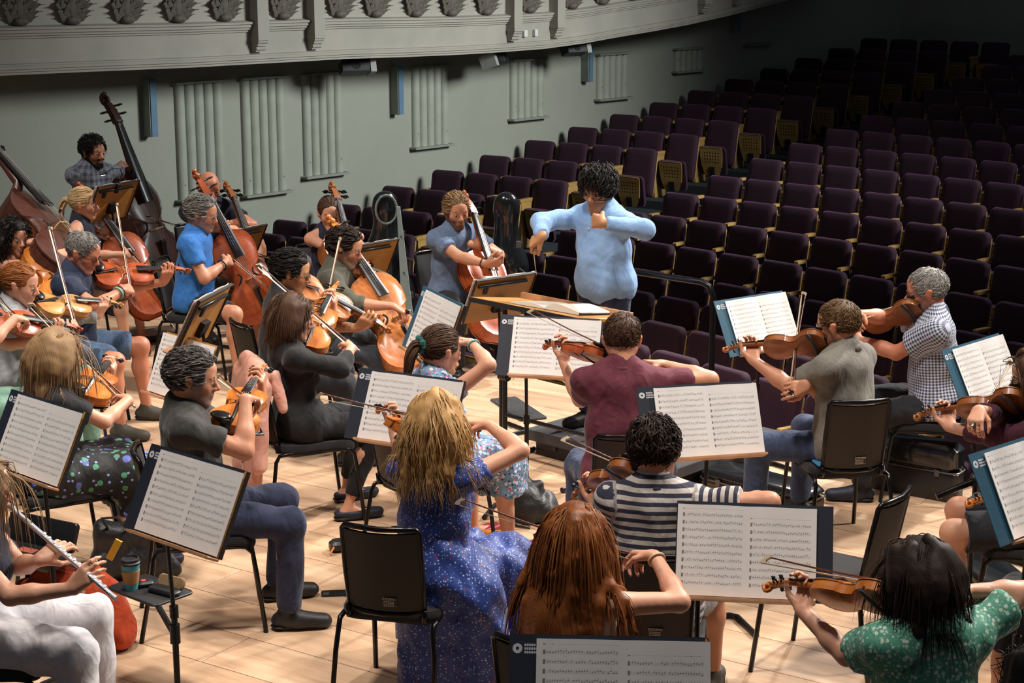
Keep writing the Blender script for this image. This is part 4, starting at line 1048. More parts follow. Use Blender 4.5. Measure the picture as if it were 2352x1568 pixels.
# ---- hair made of many tapering locks over a close cap
def hair_mat(name, c, c2, c3, rough=.55):
    if name in MATS: return MATS[name]
    m, nt, b = nodes(name); v = coord(nt, 'gco', (1, 1, 1))
    sp = N(nt, 'ShaderNodeSeparateXYZ'); nt.links.new(v, sp.inputs[0])
    n = noise(nt, coord(nt, 'gco', (90, 260, 3)), 1.0, 3); n2 = noise(nt, coord(nt, 'Object'), 14, 2)
    f = math_(nt, 'ADD', math_(nt, 'MULTIPLY', n.outputs[0], .55), math_(nt, 'ADD', math_(nt, 'MULTIPLY', sp.outputs[1], .28), math_(nt, 'MULTIPLY', n2.outputs[0], .22)))
    nt.links.new(ramp(nt, f, [(.3, c), (.52, c2), (.75, c3)]), b.inputs['Base Color']); b.inputs['Roughness'].default_value = rough
    b.inputs['Specular IOR Level'].default_value = .22
    bump(nt, b, n.outputs[0], .5, .003); MATS[name] = m; return m
def sdf_pts(pts, prims):
    d = np.full(len(pts), 1e3)
    for p in prims:
        a, b = np.array(p['a']), np.array(p['b']); ba = b-a; L2 = ba@ba
        t = np.clip((pts-a)@ba/L2, 0, 1) if L2 > 1e-12 else np.zeros(len(pts))
        d = np.minimum(d, np.linalg.norm(pts-a-t[:, None]*ba, axis=1)-(p['ra']+(p['rb']-p['ra'])*t))
    return d
def push(pts, prims, off):
    e = .004
    for _ in range(2):
        d = sdf_pts(pts, prims); bad = d < off
        if not bad.any(): break
        q = pts[bad]; g = np.stack([sdf_pts(q+np.eye(3)[k]*e, prims)-sdf_pts(q-np.eye(3)[k]*e, prims) for k in range(3)], 1); L = np.linalg.norm(g, axis=1, keepdims=True)
        q = q+g/np.maximum(L, 1e-6)*(off[bad]-d[bad])[:, None]; pts[bad] = q
    return pts
SKULL = dict(c=np.array((0, -.014, .04)), r=np.array((.083, .106, .094)))
def hair(hm, st, body, seed):
    """hm: head matrix; st: n, len, r, comb (head-frame flow), grav, curl, vol, seg, front (hairline height), nape; body: prims to stay out of"""
    r = np.random.default_rng(seed); n = int(st['n']/st.get('res', 1)**1.5); seg = st.get('seg', 6); c, R = SKULL['c'], SKULL['r']
    pts = []; tries = 0
    while len(pts) < n and tries < n*60:
        tries += 1; d = r.normal(size=3); d /= np.linalg.norm(d)
        x, y, z = d*R+c
        front = st.get('front', .085); nape = st.get('nape', -.055)
        line = front if y > .065 else (front-(.065-y)*2.2 if y > .02 else (-.012 if y > -.01 else nape+.02*max(0, (y+.05)/.04)))
        if y > .02 and abs(x) > .06: line = min(line, .015)
        if z < line: continue
        pts.append(d)
    d = np.array(pts); n = len(d); p = c+d*R*1.0; nrm = d/R; nrm /= np.linalg.norm(nrm, axis=1, keepdims=True)
    L = st['len']*(1+st.get('lvar', .25)*r.uniform(-1, 1, n))
    if 'lfun' in st: L *= st['lfun'](p)
    comb = st['comb'](p) if callable(st['comb']) else np.tile(np.array(st['comb'], float), (n, 1))
    comb = comb-nrm*np.sum(comb*nrm, 1, keepdims=True)*.8
    comb /= np.maximum(np.linalg.norm(comb, axis=1, keepdims=True), 1e-6)
    dirn = nrm*st.get('lift', .3)+comb+r.normal(size=(n, 3))*st.get('mess', .15); dirn /= np.linalg.norm(dirn, axis=1, keepdims=True)
    M = np.array(hm)[:3, :3]; T = np.array(hm)[:3, 3]; hs2 = float(np.linalg.norm(M[:, 0])**2)
    P = p@M.T+T; D = dirn@M.T; up = M[:, 2]; head_c = M@c+T
    layer = st.get('vol', .008)*r.uniform(.15, 1, n)
    fp_ = lambda *q: M@np.array(q)+T
    face_ = [pr(fp_(0, .085, .06), fp_(0, .10, -.09), .060*hs2**.5, .058*hs2**.5)]
    path = [P.copy()]; ph = r.uniform(0, 6.28, n); cu = st.get('curl', 0); cf = st.get('cfreq', 60)
    ax1 = np.cross(D, np.array((.3, .5, .8))); ax1 /= np.linalg.norm(ax1, axis=1, keepdims=True)
    step = L/seg; S = np.zeros(n)
    for i in range(seg):
        D = D+np.array((0, 0, -1.0))*st.get('grav', .5)*(step/.03)[:, None]*.35
        D /= np.linalg.norm(D, axis=1, keepdims=True)
        P = P+D*step[:, None]; S = S+step
        # stay outside the skull
        q = (P-T)@M/hs2; e = (q-c)/(R*1.0); l = np.linalg.norm(e, axis=1); bad = l < 1+layer/.09
        hgt = st.get('cap', .004)+layer*math.sin(math.pi*min(.75, .25+.6*(i+1)/seg)); tgt = 1+hgt/.09
        if st.get('hug', True): bad = np.ones(n, bool) if not st.get('collide') else ((l < tgt) | ((q[:, 2] > .05) & (l > tgt)))
        else: bad = l < tgt
        q2 = c+e/np.maximum(l, 1e-6)[:, None]*R*tgt[:, None]; q[bad] = q2[bad]; P = q@M.T+T
        if st.get('collide'): P = push(P, body, layer+.008); P = push(P, face_, layer*0+.004)
        D = P-path[-1]; D /= np.maximum(np.linalg.norm(D, axis=1, keepdims=True), 1e-6)
        path.append(P.copy())
    if cu:
        for i in range(1, seg+1):
            s_ = step*i; a2 = np.cross(D, ax1); amp = cu*np.minimum(1, s_/.05)
            path[i] = path[i]+ax1*(amp*np.sin(cf*s_+ph))[:, None]+a2*(amp*np.cos(cf*s_+ph))[:, None]
    path = np.array(path)                      # seg+1, n, 3
    r0 = st.get('r', .006)*st.get('res', 1)*r.uniform(.7, 1.25, n); ns = 3
    tng = np.gradient(path, axis=0); tng /= np.maximum(np.linalg.norm(tng, axis=2, keepdims=True), 1e-6)
    out = path-head_c; u = out-tng*np.sum(out*tng, 2, keepdims=True); u /= np.maximum(np.linalg.norm(u, axis=2, keepdims=True), 1e-6); v = np.cross(tng, u)
    prof = np.array([max(.12, (1-(i/seg)**2.4)*(.65+.35*min(1, i/1.5))) for i in range(seg+1)]); fl = st.get('flat', .55)
    V = np.empty((seg+1, n, ns, 3)); Gc = np.empty((seg+1, n, ns, 3)); rid = r.uniform(0, 1, n)
    for k in range(ns):
        a = 2*math.pi*k/ns; w_ = r0[None, :]*prof[:, None]
        V[:, :, k] = path+u*(math.cos(a)*fl*w_)[..., None]+v*(math.sin(a)*w_)[..., None]
        Gc[:, :, k, 0] = k*.02+rid*9; Gc[:, :, k, 1] = rid; Gc[:, :, k, 2] = np.linspace(0, 1, seg+1)[:, None]*L
    I = np.arange((seg+1)*n*ns).reshape(seg+1, n, ns)
    Q = np.stack([I[:-1], np.roll(I[:-1], -1, 2), np.roll(I[1:], -1, 2), I[1:]], -1).reshape(-1, 4)
    V, Gc = V.reshape(-1, 3), Gc.reshape(-1, 3)
    # cap underneath
    cp = [pr(c, c, .083, k=.01, flat=((YA, 1.275), (ZA, 1.13)))]
    f = Field(cp, .0085, .04); X, Y, Z = f.axes((0, 0, 0), f.n); front = st.get('front', .085); nape = st.get('nape', -.055)
    ln = np.where(Y > .065, front, np.where(Y > .02, front-(.065-Y)*2.2, np.where(Y > -.01, -.012, nape+.02*np.clip((Y+.05)/.04, 0, 1)))); ln = np.where((Y > .02) & (np.abs(X) > .06), np.minimum(ln, .015), ln)
    f.f = np.maximum(f.f-st.get('cap', .004), (ln-.004)-Z).astype(np.float32)
    if st.get('collide'):
        sel = r.choice(n, min(n, 120), replace=False); mp_ = []
        idx_ = np.unique(np.linspace(0, max(2, int(seg*.7)), 5).astype(int))
        for j in sel:
            if p[j, 1] > .045: continue
            pp_ = path[idx_, j]; pp_ = pp_-u[idx_, j]*.010
            for q_, (a_, b_) in enumerate(zip(pp_, pp_[1:])): mp_.append(pr(a_, b_, .0150 if q_ else .006, .0120 if q_ else .0145, k=.022))
        mf = Field(mp_, .010, .02); mf.wrinkle(.0015, seed, (120, 200), (1, 1, .12)); mv, mq = mf.mesh(); mv = relax(mv, mq, 4, .5)
        Q = np.concatenate([Q, mq+len(V)]); V = np.concatenate([V, mv]); Gc = np.concatenate([Gc, np.stack([mv[:, 0]*4+mv[:, 1]*3, np.full(len(mv), .45), mv[:, 2]], 1)])
    cv, cq = f.mesh(); gc2 = np.stack([cv[:, 0]*6, .3+0*cv[:, 0], cv[:, 1]], 1); cv = cv@M.T+T
    return np.concatenate([V, cv]), np.concatenate([Q, cq+len(V)]), np.concatenate([Gc, gc2])
# ---- cloth
def folds(nt, b, fine):
    v = coord(nt, 'Object', (1, 1, .6)); d = noise(nt, v, 5, 2); mx = N(nt, 'ShaderNodeVectorMath', operation='MULTIPLY_ADD')
    nt.links.new(d.outputs['Color'], mx.inputs[0]); mx.inputs[1].default_value = (.22, .22, .22); nt.links.new(v, mx.inputs[2])
    n = noise(nt, mx.outputs[0], 15, 2, .45); r_ = math_(nt, 'ABSOLUTE', math_(nt, 'SUBTRACT', n.outputs[0], .5))
    h = math_(nt, 'ADD', math_(nt, 'MULTIPLY', r_, -1.6), math_(nt, 'MULTIPLY', fine, .03)); bump(nt, b, h, .32, .025)
def cloth(name, c, c2=None, rough=.85, vs=30, sheen=.15):
    if name in MATS: return MATS[name]
    m = mat(name, c, rough, 0, c2, vs, sheen=sheen); nt = m.node_tree; folds(nt, nt.nodes['Principled BSDF'], noise(nt, coord(nt), 240, 2).outputs[0]); return m
def gmath(nt): 
    v = coord(nt, 'gco'); sp = N(nt, 'ShaderNodeSeparateXYZ'); nt.links.new(v, sp.inputs[0]); return v, sp.outputs
def pattern(name, fn, rough=.85, obj_=False):
    if name in MATS: return MATS[name]
    m, nt, b = nodes(name); v, o = gmath(nt)
    if obj_: v = coord(nt, 'Object')
    nt.links.new(fn(nt, v, o), b.inputs['Base Color']); b.inputs['Roughness'].default_value = rough
    b.inputs['Sheen Weight'].default_value = .12
    folds(nt, b, noise(nt, v, 240, 2).outputs[0]); MATS[name] = m; return m
def bands(nt, x, period, duty): return math_(nt, 'LESS_THAN', math_(nt, 'FRACT', math_(nt, 'DIVIDE', x, period)), duty)
def vor(nt, v, scale, feat='F1'):
    n = N(nt, 'ShaderNodeTexVoronoi', feature=feat); n.inputs['Scale'].default_value = scale; nt.links.new(v, n.inputs['Vector']); return n
def speckle(nt, v, base, specs):
    col = base
    for sc, thr, c in specs:
        n = vor(nt, v, sc); wv = N(nt, 'ShaderNodeSeparateColor'); nt.links.new(n.outputs['Color'], wv.inputs[0])
        col = mixc(nt, math_(nt, 'MULTIPLY', math_(nt, 'LESS_THAN', n.outputs['Distance'], thr), math_(nt, 'GREATER_THAN', wv.outputs[0], .35)), col, c)
    return col
STRIPE = pattern('navy_white_stripe', lambda nt, v, o: mixc(nt, bands(nt, o[2], .034, .48), hexc('#b9b3ad'), hexc('#22243a')))
GING = pattern('blue_gingham', lambda nt, v, o: mixc(nt, math_(nt, 'MULTIPLY', math_(nt, 'ADD', bands(nt, o[0], .017, .5), bands(nt, o[2], .017, .5)), .5), hexc('#c9d0de'), hexc('#232c55')))
PLAID = pattern('grey_blue_plaid', lambda nt, v, o: mixc(nt, math_(nt, 'ADD', math_(nt, 'MULTIPLY', bands(nt, o[0], .06, .45), .4), math_(nt, 'MULTIPLY', bands(nt, o[2], .06, .45), .4)), hexc('#7d8494'), hexc('#23283a')))
BLUEDRESS = pattern('blue_speckled', lambda nt, v, o: speckle(nt, v, mixc(nt, noise(nt, v, 9).outputs[0], hexc('#12276a'), hexc('#23449a')), ((85, .28, hexc('#8fa6d6')), (48, .17, hexc('#b7c4e6')), (33, .16, hexc('#8a2a44')))), .6, True)
GREENF = pattern('green_floral', lambda nt, v, o: speckle(nt, v, mixc(nt, noise(nt, v, 12).outputs[0], hexc('#37806a'), hexc('#5aa68e')), ((58, .40, hexc('#c3d6c6')), (95, .32, hexc('#8fc0aa')), (40, .14, hexc('#d8b9a4')))), .7, True)
FLORAL = pattern('pale_floral', lambda nt, v, o: speckle(nt, v, mixc(nt, noise(nt, v, 14).outputs[0], hexc('#2c5c86'), hexc('#8fb7d3')), ((42, .42, hexc('#d5dcec')), (36, .30, hexc('#c95a78')), (52, .3, hexc('#1c3556')), (60, .25, hexc('#e0b9ae')))), .7, True)
BLKFLO = pattern('black_floral', lambda nt, v, o: speckle(nt, v, mixc(nt, noise(nt, v, 9).outputs[0], hexc('#0c0d11'), hexc('#15171d')), ((14, .30, hexc('#5f6fc0')), (17, .26, hexc('#4f9a78')), (30, .22, hexc('#8fa0d8')))), .7, True)
GREYSH = pattern('grey_print_shirt', lambda nt, v, o: mixc(nt, noise(nt, v, 130, 4, .7).outputs[0], mixc(nt, noise(nt, v, 7).outputs[0], hexc('#433f37'), hexc('#5a5850')), hexc('#8d8a82')), obj_=True)
C_ = lambda n, h, h2=None, **k: cloth(n, hexc(h), hexc(h2) if h2 else None, **k)
NAVYT = C_('navy_knit', '#1b2138', '#151a2c'); BLACKT = C_('black_jersey', '#15151a', '#0f0f13'); GREYT = C_('charcoal_tee', '#33332f', '#282826'); BLUET = C_('bright_blue_tee', '#2f76c4', '#2767b0'); SLATET = C_('blue_grey_tee', '#6b7f9e', '#5c6f8c')
OLIVE = C_('olive_shirt', '#4a4a3c', '#3d3d31'); MAROON = C_('maroon_tee', '#6b2c3c', '#5a2432'); LTBLUE = C_('pale_blue_linen', '#8db2e0', '#7fa4d4', vs=12); GREYSW = C_('grey_sweater', '#9a9ca0', '#8b8d92'); WHITEC = C_('white_cotton', '#d5d3d6', '#c6c4ca'); PALEG = C_('pale_grey_top', '#a9b0b4', '#9aa1a6')
NAVYS = C_('navy_shirt', '#1c2944', '#162138'); MARV = C_('maroon_velvet', '#4a1530', '#3b1027'); JEAN = C_('denim', '#3b4a68', '#2f3c57', vs=60); DENIM = C_('washed_denim', '#56708f', '#48617f', vs=50); DKTR = C_('dark_trousers', '#1b1d26', '#15161d'); NVTR = C_('navy_trousers', '#2b3350', '#232a44'); BROWNC = C_('brown_cotton', '#6b4a38', '#5a3d2e'); GRYJ = C_('grey_jeans', '#3a4049', '#2e333b'); GREENS = C_('sage_cotton', '#6f9482', '#608473'); GREYSHT = C_('grey_shorts', '#a3a2a8', '#908f96')
SHOEB = mat('black_shoe', (.016, .016, .018), .5); SHOEN = mat('navy_shoe', hexc('#1d2233'), .6); SHOEG = mat('trainer_grey', hexc('#4a463e'), .7); SHOEL = mat('pale_trainer', hexc('#a9aaa8'), .6); SANDR = mat('red_sandal', hexc('#a02a3a'), .5)
HB = {'black': hair_mat('hair_black', hexc('#0d0b0b'), hexc('#1a1614'), hexc('#2c2622')), 'dkbrown': hair_mat('hair_dark_brown', hexc('#17100d'), hexc('#2a1e18'), hexc('#4a382e')), 'brown': hair_mat('hair_brown', hexc('#2b1c13'), hexc('#4a3324'), hexc('#6e5240')),
      'grey': hair_mat('hair_grey', hexc('#4b4744'), hexc('#7c7874'), hexc('#a5a19c')), 'salt': hair_mat('hair_salt_pepper', hexc('#2c2927'), hexc('#524d4a'), hexc('#85807c')), 'silver': hair_mat('hair_silver', hexc('#6f6c6a'), hexc('#9b9894'), hexc('#c2bfba')),
      'blonde': hair_mat('hair_blonde', hexc('#7d5a34'), hexc('#b58c58'), hexc('#dcbb88')), 'paleb': hair_mat('hair_pale_blonde', hexc('#a58458'), hexc('#cfae80'), hexc('#e8d2a8')), 'dkblonde': hair_mat('hair_dark_blonde', hexc('#5d4630'), hexc('#8f7150'), hexc('#b89a72')), 'ginger': hair_mat('hair_ginger', hexc('#5f3318'), hexc('#96592c'), hexc('#bd8148')), 'red': hair_mat('hair_auburn', hexc('#3a1c0d'), hexc('#7a431e'), hexc('#b0743f'), .45), 'ltbrown': hair_mat('hair_light_brown', hexc('#3a2a1d'), hexc('#62492f'), hexc('#957a58'))}
back_comb = lambda p: np.stack([p[:, 0]*2, -np.ones(len(p)), -.25+0*p[:, 0]], 1)
down_comb = lambda p: np.stack([p[:, 0]*9, -p[:, 1]*1.5-.25, -.7+0*p[:, 0]], 1)
crown_comb = lambda p: np.stack([p[:, 0]*7, (p[:, 1]+.06)*9, -.15+0*p[:, 0]], 1)
tail_comb = lambda p: np.stack([-p[:, 0]*4, -(p[:, 1]+.12)*6, (-.01-p[:, 2])*3], 1)
HS = {'short': dict(n=800, len=.034, r=.0040, comb=crown_comb, lift=.1, mess=.35, grav=.05, vol=.006, seg=3, cap=.004),
      'swept': dict(n=750, len=.065, r=.0044, comb=back_comb, lift=.15, mess=.12, grav=.05, vol=.018, seg=5, cap=.006, curl=.0012, cfreq=50),
      'wavy': dict(n=900, len=.075, r=.0046, comb=crown_comb, lift=.15, mess=.5, grav=.12, vol=.018, seg=6, curl=.004, cfreq=50, cap=.008, front=.078),
      'curlyshort': dict(n=1000, len=.05, r=.0042, comb=crown_comb, lift=.3, mess=.6, grav=.05, vol=.02, seg=5, curl=.007, cfreq=120, cap=.008),
      'maestro': dict(n=1000, len=.11, r=.005, comb=crown_comb, lift=.2, mess=.35, grav=.12, vol=.026, seg=6, curl=.006, cfreq=38, cap=.010, front=.084),
      'tied': dict(n=600, len=.13, r=.0042, comb=tail_comb, lift=.0, mess=.05, grav=0.0, vol=.006, seg=4, cap=.005, front=.082, nape=-.05),
      'bob': dict(n=800, len=.175, r=.0032, comb=down_comb, lift=.1, mess=.04, grav=.8, vol=.014, seg=6, collide=True, cap=.006, front=.085, lvar=.1),
      'straight': dict(n=1000, len=.34, r=.0032, comb=down_comb, lift=.1, mess=.04, grav=1.0, vol=.016, seg=7, collide=True, cap=.006, lvar=.1),
      'longwavy': dict(n=1200, len=.30, r=.0038, comb=down_comb, lift=.1, mess=.16, grav=1.0, vol=.022, seg=11, curl=.008, cfreq=36, collide=True, cap=.006, lvar=.16),
      'verylong': dict(n=1200, len=.66, r=.0034, comb=down_comb, lift=.08, mess=.03, grav=1.0, vol=.018, seg=10, collide=True, cap=.006, lvar=.08),
      'bigcurly': dict(n=700, len=.27, r=.0048, comb=down_comb, lift=.3, mess=.3, grav=.7, vol=.035, seg=11, curl=.017, cfreq=80, collide=True, cap=.01, lvar=.25),
      'halfup': dict(n=1000, len=.27, r=.0032, comb=down_comb, lift=.1, mess=.03, grav=.9, vol=.012, seg=7, curl=.003, cfreq=35, collide=True, cap=.006, lvar=.15)}
# ================================================================== posing
def unit(v): return Vector(v).normalized()
def ik(S, W, l1, l2, pole):
    S, W = Vector(S), Vector(W); d = W-S; L = d.length
    if L > (l1+l2)*.985:
        f = min(1.12, L/((l1+l2)*.985)); l1 *= f; l2 *= f
        if L > (l1+l2)*.985: W = S+d*((l1+l2)*.985/L); d = W-S; L = d.length
    a = (l1*l1-l2*l2+L*L)/(2*L); h = math.sqrt(max(0, l1*l1-a*a)); u = d/L
    p = Vector(pole); p = p-u*u.dot(p)
    return S+u*a+p.normalized()*h, W
PIDX = [0]; ZIPL = mat('laces', (.09, .09, .09), .7)
class Body:
    """skeleton in world coordinates; head=(px,py,z of ear level), psi = heading"""
    def __init__(s, head, psi, sex='m', size=1.0, lean=8, side=0, twist=0, stand=None, hyaw=0, hpitch=8, hroll=0, seat=.475, hs=1.06):
        s.sex = sex; s.size = size; s.psi = psi; s.hs = hs*(.96 if sex == 'f' else 1.0)
        s.Hc = G(*head) if not isinstance(head, Vector) else head
        a = math.radians(psi); s.F = Vector((math.sin(a), math.cos(a), 0)); s.R = Vector((math.cos(a), -math.sin(a), 0)); s.U = Vector((0, 0, 1))
        l = math.radians(lean); sd = math.radians(side)
        s.T = (s.U*math.cos(l)+s.F*math.sin(l)+s.R*math.sin(sd)).normalized()
        b = math.radians(psi+twist); s.RS = Vector((math.cos(b), -math.sin(b), 0)); s.RS = (s.RS-s.T*s.T.dot(s.RS)).normalized(); s.FS = s.T.cross(s.RS).normalized()
        if s.FS.dot(s.F) < 0: s.FS = -s.FS
        # head frame
        hy = math.radians(psi+hyaw); hf = Vector((math.sin(hy), math.cos(hy), 0)); hr = Vector((math.cos(hy), -math.sin(hy), 0))
        p = math.radians(hpitch); f2 = hf*math.cos(p)-s.U*math.sin(p); u2 = hf*math.sin(p)+s.U*math.cos(p)
        q = math.radians(hroll); r3 = hr*math.cos(q)-u2*math.sin(q); u3 = hr*math.sin(q)+u2*math.cos(q)
        s.HM = frame(s.Hc, r3*s.hs, f2*s.hs, u3*s.hs); s.hf, s.hr, s.hu = f2, r3, u3
        k = size
        s.N = s.Hc-u3*.105*s.hs*k-f2*.028-s.U*.018
        zP = (seat+.085) if stand is None else stand+.93*k
        s.P = s.N-s.T*((s.N.z-zP)/s.T.z); s.tl = (s.N-s.P).length
        s.zf = 0 if stand is None else stand
        w = (.178 if sex == 'm' else .152)*k; s.w = w
        s.C = s.N-s.T*.055*k
        s.SL = s.C-s.RS*w-s.T*.02; s.SR = s.C+s.RS*w-s.T*.02
        s.ua, s.fa = (.285*k, .255*k) if sex == 'm' else (.265*k, .235*k)
        s.ar = 1.0 if sex == 'm' else .84
        s.kn = {}; s.an = {}; s.toe = {}; s.hands = {}; s.el = {}; s.wr = {}; s.stand = stand
    def legs(s, spread=.14, knee=(0, 0), foot=(0, 0), kz=None, splay=6, cross=None):
        k = s.size; hw = .085*k; thigh, shin = .43*k, .425*k
        for sd, sg, dk, df in (('L', -1, knee[0], foot[0]), ('R', 1, knee[1], foot[1])):
            hip = s.P+s.R*sg*hw-s.U*.01
            if s.stand is None:
                K = hip+s.F*(.40*k+dk)+s.R*sg*(spread-hw*.6); K.z = .525*k if kz is None else kz
                A = K+s.F*(.02+df)+s.R*sg*.01; A.z = .085
            else:
                K = hip+s.R*sg*.03+s.F*.03; K.z = s.zf+.48*k; A = K+s.R*sg*.02-s.F*.03; A.z = s.zf+.085
            a = math.radians(s.psi+sg*splay); fd = Vector((math.sin(a), math.cos(a), 0))
            s.kn[sd], s.an[sd] = K, A; s.toe[sd] = fd
            s.__dict__['hip'+sd] = hip
        return s
    def arm(s, side, W, pole, D, Pn, pose):
        S = s.SL if side == 'L' else s.SR
        E, W2 = ik(S, W, s.ua, s.fa, pole); s.el[side], s.wr[side] = E, W2
        s.hands[side] = (W2, unit(D), Vector(Pn), pose)
        return s
    def rest_arm(s, side):
        sg = -1 if side == 'L' else 1
        W = s.P+s.F*.26+s.R*sg*.14+s.U*.12
        return s.arm(side, W, s.R*sg-s.F*.5-s.U*.3, s.F-s.U*.2, -s.U, 'relax')
    def prims(s):
        k = s.size; m = s.sex == 'm'; P, T, R, F = s.P, s.T, s.RS, s.FS; t = s.tl/.5; B = []
        ft = tuple(F)
        B.append(pr(P-s.R*.07*k, P+s.R*.07*k, (.112 if m else .12)*k, k=.05))
        B.append(pr(P+T*.07*t, P+T*.21*t, (.150 if m else .135)*k, (.152 if m else .122)*k, k=.06, flat=((ft, .78),)))
        B.append(pr(P+T*.26*t, P+T*.385*t, (.158 if m else .132)*k, (.152 if m else .128)*k, k=.06, flat=((ft, .72),)))
        B.append(pr(s.C-R*s.w*.5-T*.035, s.C+R*s.w*.5-T*.035, (.082 if m else .068)*k, k=.05))
        for S in (s.SL, s.SR): B.append(pr(s.N-T*.035, S, .052*k, (.060 if m else .050)*k, k=.04)); B.append(pr(s.N+T*.03-F*.012, s.C+(S-s.C)*.55+T*.022, .04*k, .034*k, k=.04))
        if not m:
            for sg in (-1, 1): B.append(pr(P+T*.30*t+R*sg*.066*k+F*.082, P+T*.29*t+R*sg*.066*k+F*.082, .062*k, k=.04))
        else: B.append(pr(P+T*.10*t+F*.03, P+T*.16*t+F*.035, .105*k, k=.05))
        s.torso_n = len(B)
        B.append(pr(s.N-T*.04-F*.008, s.Hc-s.hu*.04-s.hf*.026, (.060 if m else .050)*k, (.056 if m else .046)*k, k=.025))
        A = []
        for sd, S in (('L', s.SL), ('R', s.SR)):
            if sd not in s.el: continue
            E, W = s.el[sd], s.wr[sd]; a = s.ar*k
            A.append(pr(S, E, .054*a, .043*a, k=.03)); A.append(pr(E, E+(W-E)*.35, .043*a, .044*a, k=.02)); A.append(pr(E+(W-E)*.3, W, .044*a, .0275*a, k=.02))
        Lg = []
        for sd in s.kn:
            hip = s.__dict__['hip'+sd]; K, An, fd = s.kn[sd], s.an[sd], s.toe[sd]
            Lg.append(pr(hip, K, .088*k, .060*k, k=.04)); Lg.append(pr(K, K, .058*k, k=.03))
            dn = (An-K); Lg.append(pr(K, K+dn*.35-fd*.015, .053*k, .055*k, k=.03)); Lg.append(pr(K+dn*.33-fd*.015, An, .054*k, .035*k, k=.03))
            z0 = s.zf
            Lg.append(pr(An-fd*.03-s.U*.04, An+fd*.05-s.U*.045, .034*k, .034*k, k=.02)); toe = An+fd*.15; toe.z = z0+.028; Lg.append(pr(An+fd*.04-s.U*.05, toe, .034*k, .026*k, k=.02))
        s.B, s.A, s.L = B, A, Lg
        return B+A+Lg
def gco_of(V, s):
    """cloth coordinates: along the trunk, or along the arm on the sleeves"""
    rel = V-np.array(s.P); g = np.stack([rel@np.array(s.RS), rel@np.array(s.FS), rel@np.array(s.T)], 1)
    ang = np.arctan2(g[:, 0], g[:, 1]); t = np.clip(g[:, 2], 0, .5)
    dt = np.linalg.norm(rel-t[:, None]*np.array(s.T), axis=1)-.14
    g2 = np.stack([ang*.16, np.zeros(len(V)), g[:, 2]], 1)
    for sd, S in (('L', s.SL), ('R', s.SR)):
        if sd not in s.el: continue
        for a, b, off in ((S, s.el[sd], 0), (s.el[sd], s.wr[sd], .28)):
            a, b = np.array(a), np.array(b); ba = b-a; L = np.linalg.norm(ba); u = ba/L; q = V-a; t = np.clip(q@u, 0, L); tr_ = q@u; d = np.linalg.norm(q-t[:, None]*u, axis=1)-.06
            w = d < dt; e1 = np.cross(u, (0.31, .2, .93)); e1 /= np.linalg.norm(e1); e2 = np.cross(u, e1); an = np.arctan2(q@e1, q@e2)
            g2[w] = np.stack([an*.055, 0*an+.5, tr_+off+.9], 1)[w]; dt = np.where(w, d, dt)
    return g2
